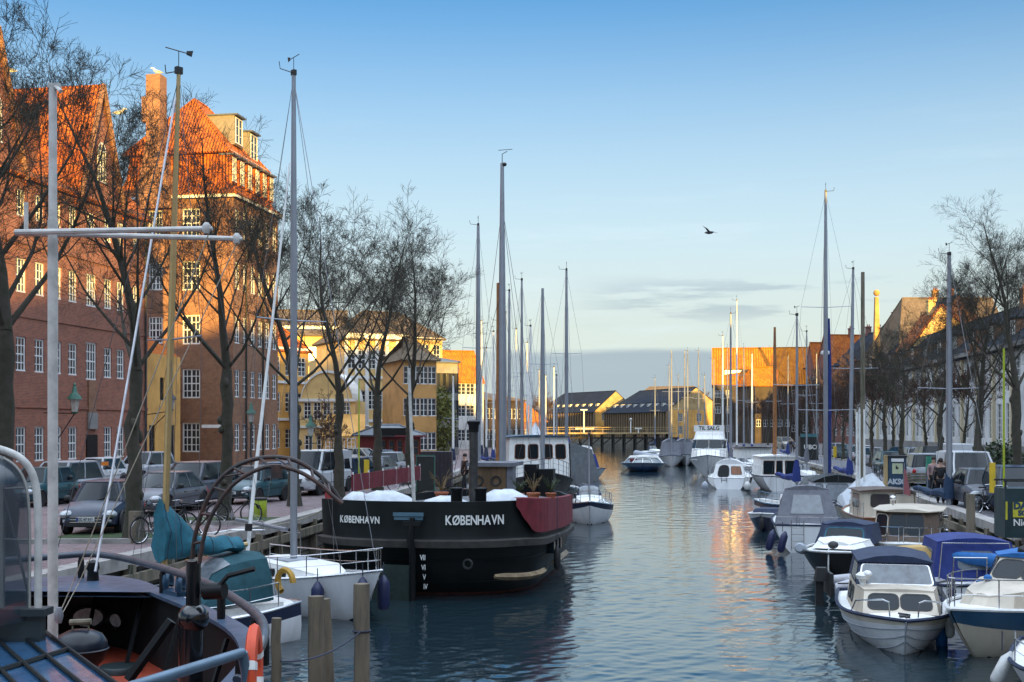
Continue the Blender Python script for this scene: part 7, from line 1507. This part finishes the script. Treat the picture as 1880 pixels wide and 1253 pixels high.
mb = MB(); mb.box((X(393, 94), 94.5, Z(783, 94)), (2.2, .06, .25)); tag(mb.build('street_sign', whitep, smooth=False), 'white street name strip on the brown brick wall', 'sign')
t = thing('waste_bin', 'lime green cylindrical waste bin with a dark heart mark', 'waste bin', (X(477, 40.5), 40.5, QZ)); mb = MB(); mb.lathe([(.21, 0), (.24, .04), (.235, .60), (.22, .62)], n=20); mb.build('drum', limep, t); mb = MB(); mb.lathe([(.25, .6), (.26, .64), (.24, .68), (.18, .68)], n=20); mb.build('rim', iron, t)
mb = MB(); mb.lathe([(.001, 0), (.045, .002)], (-.03, -.245, .40), 10, Matrix.Rotation(R(90), 4, 'X')); mb.lathe([(.001, 0), (.045, .002)], (.03, -.245, .40), 10, Matrix.Rotation(R(90), 4, 'X')); mb.add([(-.07, -.247, .385), (.07, -.247, .385), (0, -.247, .29)], [(0, 2, 1)]); mb.build('heart_mark', black, t, smooth=False)
def bicycle(px, Y, hdg, lb, z=QZ):
    t = thing('bicycle', lb, 'bicycle', (X(px, Y), Y, z), R(hdg), 'bicycles on the quays')
    for x_ in (-.52, .52):
        mb = MB(); mb.torus((x_, 0, .34), .33, .018, 'Y', 26, 5); w_ = mb.build('wheel', tyre, t); mb = MB(); mb.torus((x_, 0, .34), .305, .009, 'Y', 26, 4)
        for k in range(9): a = math.pi * k / 9; mb.tube([(x_ + .3 * math.cos(a), 0, .34 + .3 * math.sin(a)), (x_ - .3 * math.cos(a), 0, .34 - .3 * math.sin(a))], .003, 3)
        mb.build('rim', chrome, w_)
    mb = MB(); A_, B2, C2, D2 = (-.52, 0, .34), (-.08, 0, .30), (-.22, 0, .84), (.38, 0, .86)
    for p in ((A_, B2), (B2, C2), (C2, D2), (B2, (.40, 0, .74)), (A_, (-.2, 0, .78))): mb.tube(p, .017, 6)
    mb.tube([(.36, 0, .94), (.41, 0, .74), (.52, 0, .34)], .016, 6); mb.build('frame', iron, t)
    mb = MB(); mb.tube([(.22, -.26, 1.0), (.36, -.1, 1.02), (.36, .1, 1.02), (.22, .26, 1.0)], .013, 6); mb.build('handlebar', chrome, t)
    mb = MB(); mb.hexa([(-.34, -.08, .90), (-.06, -.03, .91), (-.06, .03, .91), (-.34, .08, .90)], [(-.34, -.09, .95), (-.06, -.02, .94), (-.06, .02, .94), (-.34, .09, .95)]); mb.build('saddle', blacktrim, t); mb = MB(); mb.lathe([(.09, -.01), (.09, .01)], (-.08, -.03, .30), 12, Matrix.Rotation(R(90), 4, 'X')); mb.tube([(-.08, -.12, .16), (-.08, .12, .44)], .01, 4); mb.build('crank', chrome, t)
    mb = MB(); mb.box((-.5, 0, .74), (.34, .14, .015)); mb.torus((-.52, 0, .34), .36, .012, 'Y', 12, 4, .4, 2.8); mb.build('luggage_rack', iron, t)
bicycle(430, 37.6, 12, 'bicycle leaning on the tree left of the lime bin'); bicycle(283, 31.8, 62, 'bicycle with crowded handlebar right of the tree by the navy car'); bicycle(352, 33.5, -10, 'bicycle behind the teal sail cover'); bicycle(310, 33.2, 40, 'second bicycle beside the post-fronted tree')
bicycle(742, 58, 20, 'bicycle at the foot of the last left-bank tree'); bicycle(1812, 42.5, 30, 'bicycle leaning before the grey-green hatchback'); bicycle(1838, 41.5, 80, 'bicycle parked left of the graffitied container'); bicycle(1612, 68, 50, 'bicycle left of the recycling bin'); bicycle(1668, 66, 100, 'bicycle behind the silver estate'); bicycle(1642, 70, 20, 'bicycle behind the recycling bin')
t = thing('tree_guard', 'weathered timber post in front of the second tree trunk', 'post', (X(250, 31.6), 31.6, QZ)); mb = MB(); mb.box((0, 0, .42), (.36, .14, .84)); mb.build('board', oldwood, t, smooth=False)
# right quay furniture
t = thing('recycling_bin', 'dark blue recycling bin with a pale poster and white graffiti', 'recycling bin', (X(1645, 60), 60, QZ), R(-8)); mb = MB(); mb.box((0, 0, .78), (.86, .8, 1.56)); mb.build('body', bluep, t, smooth=False); mb = MB(); mb.box((-.52, -.1, .8), (.12, .6, 1.7)); mb.build('side_post', rendersand, t, smooth=False)
mb = MB(); mb.box((0, 0, 1.6), (.95, .9, .09)); mb.build('lid', iron, t, smooth=False); mb = MB(); mb.box((0, -.41, 1.0), (.5, .02, .52)); mb.build('poster', mk('pale_green_poster', (.42, .46, .30), .6), t, smooth=False); mb = MB(); mb.box((0, -.425, 1.42), (.6, .02, .16)); mb.build('top_label', whitep, t, smooth=False); mb = MB(); mb.box((-.02, -.43, 1.02), (.12, .01, .1)); mb.box((-.06, -.43, 1.08), (.05, .01, .14)); mb.build('pictogram', iron, t, smooth=False)
lettering('AKSO', .36, (0, -.412, .34), (0, -1, 0), mk('graffiti_white', (.45, .5, .55), .6), t, 'graffiti', .05)
t = thing('parking_meter', 'slim blue parking meter with a green head by the grass strip', 'parking meter', (X(1707, 53.5), 53.5, QZ)); mb = MB(); mb.box((0, 0, .55), (.22, .2, 1.1)); mb.build('post', bluep, t, smooth=False); mb = MB(); mb.hexa([(-.15, -.13, 1.1), (.15, -.13, 1.1), (.15, .13, 1.1), (-.15, .13, 1.1)], [(-.14, -.06, 1.75), (.14, -.06, 1.75), (.14, .1, 1.75), (-.14, .1, 1.75)]); mb.build('head', mk('meter_green', (.02, .20, .13), .5), t, smooth=False); mb = MB(); mb.box((0, -.12, 1.28), (.22, .02, .22)); mb.build('screen', mk('meter_panel', (.3, .42, .42), .3), t, smooth=False)
t = thing('bench', 'dark slatted bench in front of the silver estate', 'bench', (X(1686, 57), 57, QZ), R(8)); mb = MB()
for k in range(4): mb.box((0, -.18 + .12 * k, .44), (1.3, .09, .035))
mb.build('seat', oldwood, t, smooth=False); mb = MB()
for k in range(3): mb.box((0, .26, .56 + .13 * k), (1.3, .03, .09))
mb.build('backrest', oldwood, t, smooth=False)
for s in (-.55, .55): mb = MB(); mb.box((s, 0, .22), (.05, .45, .44)); mb.box((s, .26, .6), (.05, .05, .7)); mb.build('leg', iron, t, smooth=False)
t = thing('graffitied_container', 'dark green container with yellow graffiti panel and white scrawl at the right edge', 'container', (X(1866, 33.5), 33.5, QZ), R(-4)); mb = MB(); mb.box((0, 0, .68), (.92, .9, 1.36)); mb.build('body', mk('bottle_green_paint', (.012, .035, .04), .45, var=.3), t, smooth=False); mb = MB(); mb.box((.05, -.46, .78), (.6, .02, .42)); mb.build('panel', mk('graffiti_yellow', (.50, .46, .03), .6), t, smooth=False); mb = MB(); mb.box((-.42, -.455, .75), (.05, .02, .5)); mb.build('panel', mk('graffiti_yellow', (.5, .46, .03)), t, smooth=False)
mb = MB()
for s in (-.43, .43): mb.box((s, -.4, .98), (.05, .05, 1.2))
mb.box((0, -.4, 1.57), (.95, .05, .05)); mb.box((0, .4, 1.57), (.95, .05, .05)); mb.build('top_rail', iron, t, smooth=False)
lettering('DAD', .26, (.04, -.475, .88), (0, -1, 0), bluep, t, 'graffiti', .06); lettering('SOS', .2, (.06, -.475, .68), (0, -1, 0), bluep, t, 'graffiti', .06); lettering('Nick', .26, (.0, -.475, .42), (0, -1, 0), whitep, t, 'graffiti', .02)
t = thing('dark_kiosk', 'dark tarpaulined box with white graffiti near the tall blue mast', 'kiosk', (X(1483, 112), 112, QZ)); mb = MB(); mb.box((0, 0, 1.1), (1.7, 1.2, 2.2)); mb.build('body', iron, t, smooth=False); lettering('UBO', .6, (.1, -.62, 1.2), (0, -1, 0), whitep, t, 'graffiti', .02); mb = MB(); mb.box((0, -.62, 2.3), (1.6, .1, .3)); mb.build('fascia', mk('teal_fascia', (.05, .16, .18), .5), t, smooth=False)
for px, Y, top, bot, m_, r_, lb in ((1843, 37, 640, 920, limep, .035, 'thin lime yellow pole rising by the graffitied container'), (1822, 39, 850, 905, yellowp, .1, 'short thick yellow marker on the quay near the container'), (1533, 105, 820, 840, yellowp, .15, 'small yellow marker box by the far right-bank cars'), (1590, 62, 0, 0, None, 0, '')):
    if not m_: continue
    t = thing('marker_post', lb, 'post', (X(px, Y), Y, QZ)); mb = MB(); mb.cyl((0, 0, 0 if r_ < .05 else Z(bot, Y) - QZ), (0, 0, Z(top, Y) - QZ), r_, n=8); mb.build('post', m_, t)
for px, Y, top, m_, lb in ((680, 44, 805, limep, 'thin lime pole rising left of the yellow panel on the left bank'),): t = thing('marker_post', lb, 'post', (X(659, Y), Y, QZ)); mb = MB(); mb.cyl((0, 0, 0), (0, 0, Z(700, Y) - QZ), .03, n=6); mb.build('post', m_, t)
t = thing('traffic_marker', 'black and yellow upright marker panel between the left-bank trees', 'marker', (X(668, 52), 52, QZ)); mb = MB(); mb.box((.12, 0, 1.0), (.22, .1, 1.3)); mb.build('panel', yellowp, t, smooth=False); mb = MB(); mb.box((-.14, 0, 1.0), (.26, .12, 1.3)); mb.build('casing', iron, t, smooth=False)
t = thing('dark_container', 'dark slatted container behind the barge on the left quay', 'container', (X(802, 62), 62, QZ)); mb = MB(); mb.box((0, 0, .9), (1.6, 1.4, 1.8))
for k in range(8): mb.box((-.72 + .2 * k, -.72, .9), (.06, .06, 1.76))
mb.build('body', mk('plum_cladding', (.03, .022, .03), .6), t, smooth=False)
t = thing('notice_case', 'dark green cabinet left of the slatted container', 'cabinet', (X(782, 56), 56, QZ)); mb = MB(); mb.box((0, 0, .9), (.85, .7, 1.6)); mb.build('body', iron, t, smooth=False); mb = MB()
for s in (-.42, .42): mb.box((s, -.36, .9), (.05, .05, 1.7))
mb.box((0, -.36, 1.75), (.9, .05, .05)); mb.build('frame', green_old, t, smooth=False)
t = thing('wrapped_kayak', 'bright blue wrapped hull lying along the right quay wall', 'kayak', (X(1850, 30), 30, 1.3), R(-30)); mb = MB(); mb.tube([(-1.6, 0, .1), (-1.3, 0, .1), (-.4, 0, .05), (.6, 0, 0), (1.5, 0, -.05), (2.0, 0, -.05)], [.05, .14, .18, .19, .17, .05], 10); mb.build('hull', lightbluec, t)
t = thing('flag', 'folded red and white flag on a short staff by the wheelhouse boat', 'flag', (X(1658, 47), 47, 2.0)); mb = MB(); mb.cyl((0, 0, 0), (.05, 0, 1.3), .015, n=5); mb.build('staff', alu, t); mb = MB(); mb.hexa([(.02, -.02, .1), (.3, -.03, .0), (.3, .03, .0), (.02, .02, .1)], [(.04, -.02, 1.15), (.12, -.03, .95), (.12, .03, .95), (.04, .02, 1.15)]); mb.build('cloth', mk('faded_red_cloth', (.30, .10, .11), .9), t)
# posts and rails along the right quay edge
t = thing('quay_ladder', 'weathered timber post with ladder at the right quay edge', 'post', (X(1782, 36), 36, .3)); mb = MB(); mb.box((0, 0, 1.1), (.2, .2, 2.6)); mb.build('post', oldwood, t, smooth=False)

# ------------------------------------------------------------------ people
skin = mk('skin', (.42, .25, .18), .6, var=.1); hairm = mk('dark_hair', (.03, .02, .015), .8)
def person(px, Y, hdg, lb, jacket, trousers, z=QZ, h=1.75, walk=.12, hold=0):
    t = thing('person', lb, 'person', (X(px, Y), Y, z), R(hdg)); s = h / 1.75
    def skinmesh(name, pts, edges, rad, mat, par):
        me = bpy.data.meshes.new(name); me.from_pydata([Vector(p) * s for p in pts], edges, []); o = bpy.data.objects.new(name, me); C.objects.link(o); o.modifiers.new('skin', 'SKIN'); 
        for v, r in zip(me.skin_vertices[0].data, rad): v.radius = (r * s, r * s)
        me.skin_vertices[0].data[0].use_root = True; sb = o.modifiers.new('sub', 'SUBSURF'); sb.levels = sb.render_levels = 1
        dg = bpy.context.evaluated_depsgraph_get(); m2 = bpy.data.meshes.new_from_object(o.evaluated_get(dg)); m2.materials.clear(); m2.materials.append(mat); m2.polygons.foreach_set('use_smooth', [True] * len(m2.polygons)); bpy.data.objects.remove(o)
        q = bpy.data.objects.new(name, m2); C.objects.link(q); q.parent = par; return q
    w_ = walk; P3 = [(0, 0, .95), (0, 0, 1.15), (0, 0, 1.38), (0, 0, 1.50), (.01, 0, 1.60), (.01, 0, 1.70), (0, .17, 1.40), (.02, .23, 1.15), (.10, .22, .90), (0, -.17, 1.40), (.0, -.23, 1.15), (.08, -.22, .90), (0, .09, .90), (w_, .10, .50), (w_ * 1.3, .10, .08), (w_ * 1.3 + .16, .10, .04), (0, -.09, .90), (-w_ * .4, -.10, .50), (-w_, -.10, .08), (-w_ + .16, -.10, .04), (.13, .22, .82), (.11, -.22, .82)]
    E3 = [(0, 1), (1, 2), (2, 3), (3, 4), (4, 5), (2, 6), (6, 7), (7, 8), (2, 9), (9, 10), (10, 11), (0, 12), (12, 13), (13, 14), (14, 15), (0, 16), (16, 17), (17, 18), (18, 19), (8, 20), (11, 21)]
    R3 = [.13, .12, .13, .055, .085, .07, .06, .045, .03, .06, .045, .03, .085, .06, .04, .035, .085, .06, .04, .035, .025, .025]
    skinmesh('body', P3, E3, R3, skin, t)
    J = [0, 1, 2, 6, 7, 8, 9, 10, 11]; mp_ = {a: i for i, a in enumerate(J)}; skinmesh('jacket', [P3[i] for i in J], [(mp_[a], mp_[b_]) for a, b_ in E3 if a in mp_ and b_ in mp_], [.165, .155, .165, .085, .068, .05, .085, .068, .05], jacket, t)
    J = [0, 12, 13, 14, 16, 17, 18]; mp_ = {a: i for i, a in enumerate(J)}; skinmesh('trousers', [P3[i] for i in J], [(mp_[a], mp_[b_]) for a, b_ in E3 if a in mp_ and b_ in mp_], [.14, .10, .08, .065, .10, .08, .065], trousers, t)
    mb = MB(); mb.blob((-.015, 0, 1.70 * s), (.115, .10, .10), 10, 6); mb.build('hair', hairm, t)
    mb = MB(); mb.blob((.115 * s, 0, 1.63 * s), (.02, .015, .025), 6, 4); mb.build('nose', skin, t); mb = MB()
    for q in (-.035, .035): mb.blob((.095 * s, q, 1.665 * s), (.012, .012, .010), 6, 4)
    mb.box((.1 * s, 0, 1.585 * s), (.012, .05, .01)); mb.build('face', hairm, t)
    for q in (-1, 1): mb = MB(); mb.hexa([(q * -w_ * 1.15 - .06, q * -.10 - .05, .0), (q * -w_ * 1.15 + .22, q * -.10 - .05, 0), (q * -w_ * 1.15 + .22, q * -.10 + .05, 0), (q * -w_ * 1.15 - .06, q * -.10 + .05, 0)], [(q * -w_ * 1.15 - .05, q * -.10 - .04, .09), (q * -w_ * 1.15 + .16, q * -.10 - .04, .06), (q * -w_ * 1.15 + .16, q * -.10 + .04, .06), (q * -w_ * 1.15 - .05, q * -.10 + .04, .09)]); mb.build('shoe', blacktrim, t)
    for q in (-1, 1):
        mb = MB()
        for k in range(4): mb.tube([((.11 + .01 * k) * s, q * .22 + q * (k - 1.5) * .008, .85 * s), ((.125 + .012 * k) * s, q * .21 + q * (k - 1.5) * .008, (.76 + .006 * k) * s)], .009, 4)
        mb.tube([(.13 * s, q * .20, .85 * s), (.16 * s, q * .185, .80 * s)], .010, 4); mb.build('fingers', skin, t)
    return t
dk = mk('black_cloth', (.012, .012, .016), .9); br_ = mk('dark_brown_coat', (.045, .022, .018), .9); pk = mk('dusty_pink_coat', (.30, .20, .20), .9); rd = mk('maroon_jacket', (.12, .012, .02), .9); gy = mk('grey_cloth', (.10, .10, .12), .9)
person(1714, 52, -100, 'person in a dusty pink jacket bending over the parking meter on the right quay', pk, dk, walk=.05)
person(1727, 47.5, 70, 'person in black seen from behind beside the thick grey mast', dk, dk, h=1.8)
person(635, 74, -60, 'person in a maroon jacket standing by a small white sign on the left bank', rd, dk)
person(853, 58, -150, 'person in a dark brown coat standing on the left quay behind the barge', br_, dk)
person(1450, 140, -90, 'person in dark clothes walking on the far right quay', dk, gy)
person(1455, 143, -80, 'person in grey walking beside the dark-clothed one on the far right quay', gy, dk)
t = thing('small_sign', 'small white folding sign with red lettering beside the person in maroon', 'sign', (X(645, 73), 73, QZ)); mb = MB(); mb.box((0, 0, .75), (.8, .05, 1.3)); mb.build('board', whitep, t, smooth=False); lettering('CAFE', .26, (0, -.03, 1.0), (0, -1, 0), redc, t)
# ------------------------------------------------------------------ gulls
birdm = mk('gull_grey', (.30, .29, .28), .8); birdd = mk('gull_dark', (.05, .05, .055), .8)
def gull(p, lb, hdg=0, sc=1.0):
    t = thing('gull', lb, 'gull', p, R(hdg)); mb = MB(); mb.tube([(-.24, 0, .16), (-.12, 0, .17), (.02, 0, .2), (.13, 0, .26), (.17, 0, .34), (.24, 0, .33), (.29, 0, .32)], [.015, .06, .085, .07, .045, .04, .008], 8); mb.build('body', trim, t); mb = MB(); mb.tube([(-.3, .0, .16), (-.1, .05, .2), (.05, .06, .22)], [.01, .05, .03], 6); mb.tube([(-.3, 0, .16), (-.1, -.05, .2), (.05, -.06, .22)], [.01, .05, .03], 6); mb.build('wing', birdm, t); mb = MB(); mb.tube([(.02, .02, .12), (.02, .02, 0)], .008, 4); mb.tube([(.02, -.02, .12), (.02, -.02, 0)], .008, 4); mb.build('leg', yellowp, t); t.scale = (sc,) * 3; return t
gull(CHTOP + Vector((0, 0, 0)), 'gull standing on the tall brick chimney', 200, 1.7); gull(Vector((X(176, 76), 80.6, 25.55)), 'gull on the ridge of the red brick building, by the gable', 0, 1.7); gull(Vector((X(79, 76), 71, 25.55)), 'gull on the ridge of the red brick building, further left', 180, 1.6)
p = W(1303, 427, 45); t = thing('flying_gull', 'dark gull flying with raised wings against the sky', 'gull', p, R(30)); mb = MB(); mb.tube([(0, -.22, -.02), (0, -.1, -.02), (0, .08, 0), (0, .2, .02), (0, .3, .02)], [.02, .05, .06, .04, .01], 8); mb.build('body', birdd, t)
for s, pts in ((-1, [(-.03, .02), (-.16, .13), (-.34, .21)]), (1, [(.03, .02), (.18, .02), (.38, .0)])):
    mb = MB(); mb.rings([[(x_, -.07 * (1 - .5 * k / 2) * (1 if k < 2 else .2), z_), (x_, .08 * (1 - .5 * k / 2) * (1 if k < 2 else .1), z_ + .01), (x_, .0, z_ + .015)] for k, (x_, z_) in enumerate(pts)], True, True, True); mb.build('wing', birdd, t)
# lamp posts and dish on the far bridge, flagpoles
for px, Y, top, lb in ((1072, 282, 752, 'white lamp mast with cross arms beside the blue banner'), (1158, 282, 772, 'street lamp with round white globe before the warehouse'), (1172, 280, 786, 'short white T-shaped post on the far bridge')):
    t = thing('lamp_post', lb, 'lamp post', (X(px, Y), Y, 3.4)); h_ = Z(top, Y) - 3.4; mb = MB(); mb.cyl((0, 0, 0), (0, 0, h_), .13, n=8); mb.box((0, 0, h_ - .1), (1.6 if '-shaped' in lb or 'arms' in lb else .3, .3, .25)); mb.build('post', whitep, t)
    if 'globe' in lb: mb = MB(); mb.blob((0, 0, h_ + .2), .35); mb.build('globe', lampglass, t)
t = thing('bell_tent', 'pale bell-shaped canvas on a far left-bank boat', 'tent', (X(983, 118), 118, 2.3)); mb = MB(); mb.lathe([(2.0, 0), (1.5, .8), (.6, 1.8), (.05, 2.9)], n=12); mb.build('canvas', tarp, t)

# mooring lines of the near right-hand boats
for i, (a, b_, lb) in enumerate((((1700, 1160, 25), (1752, 1100, 31), 'dark mooring line from the clinker cruiser to the beige cruiser'), ((1738, 1140, 25.5), (1800, 1108, 27), 'slack line between the two near right-hand boats'), ((1600, 985, 40), (1790, 975, 41), 'mooring line from the day boat to the right quay'), ((1560, 905, 52), (1690, 912, 50), 'mooring line from the wheelhouse boat to the right quay'), ((1755, 1075, 34), (1878, 1030, 33), 'mooring line from the blue-hooded boat to the quay'))):
    mb = MB(); A_, B2 = W(*a), W(*b_); mb.tube([A_.lerp(B2, k / 8) - Vector((0, 0, 1.1 * (k / 8) * (1 - k / 8))) for k in range(9)], .012, 4); tag(mb.build('mooring_line', darkrope), lb, 'rope')
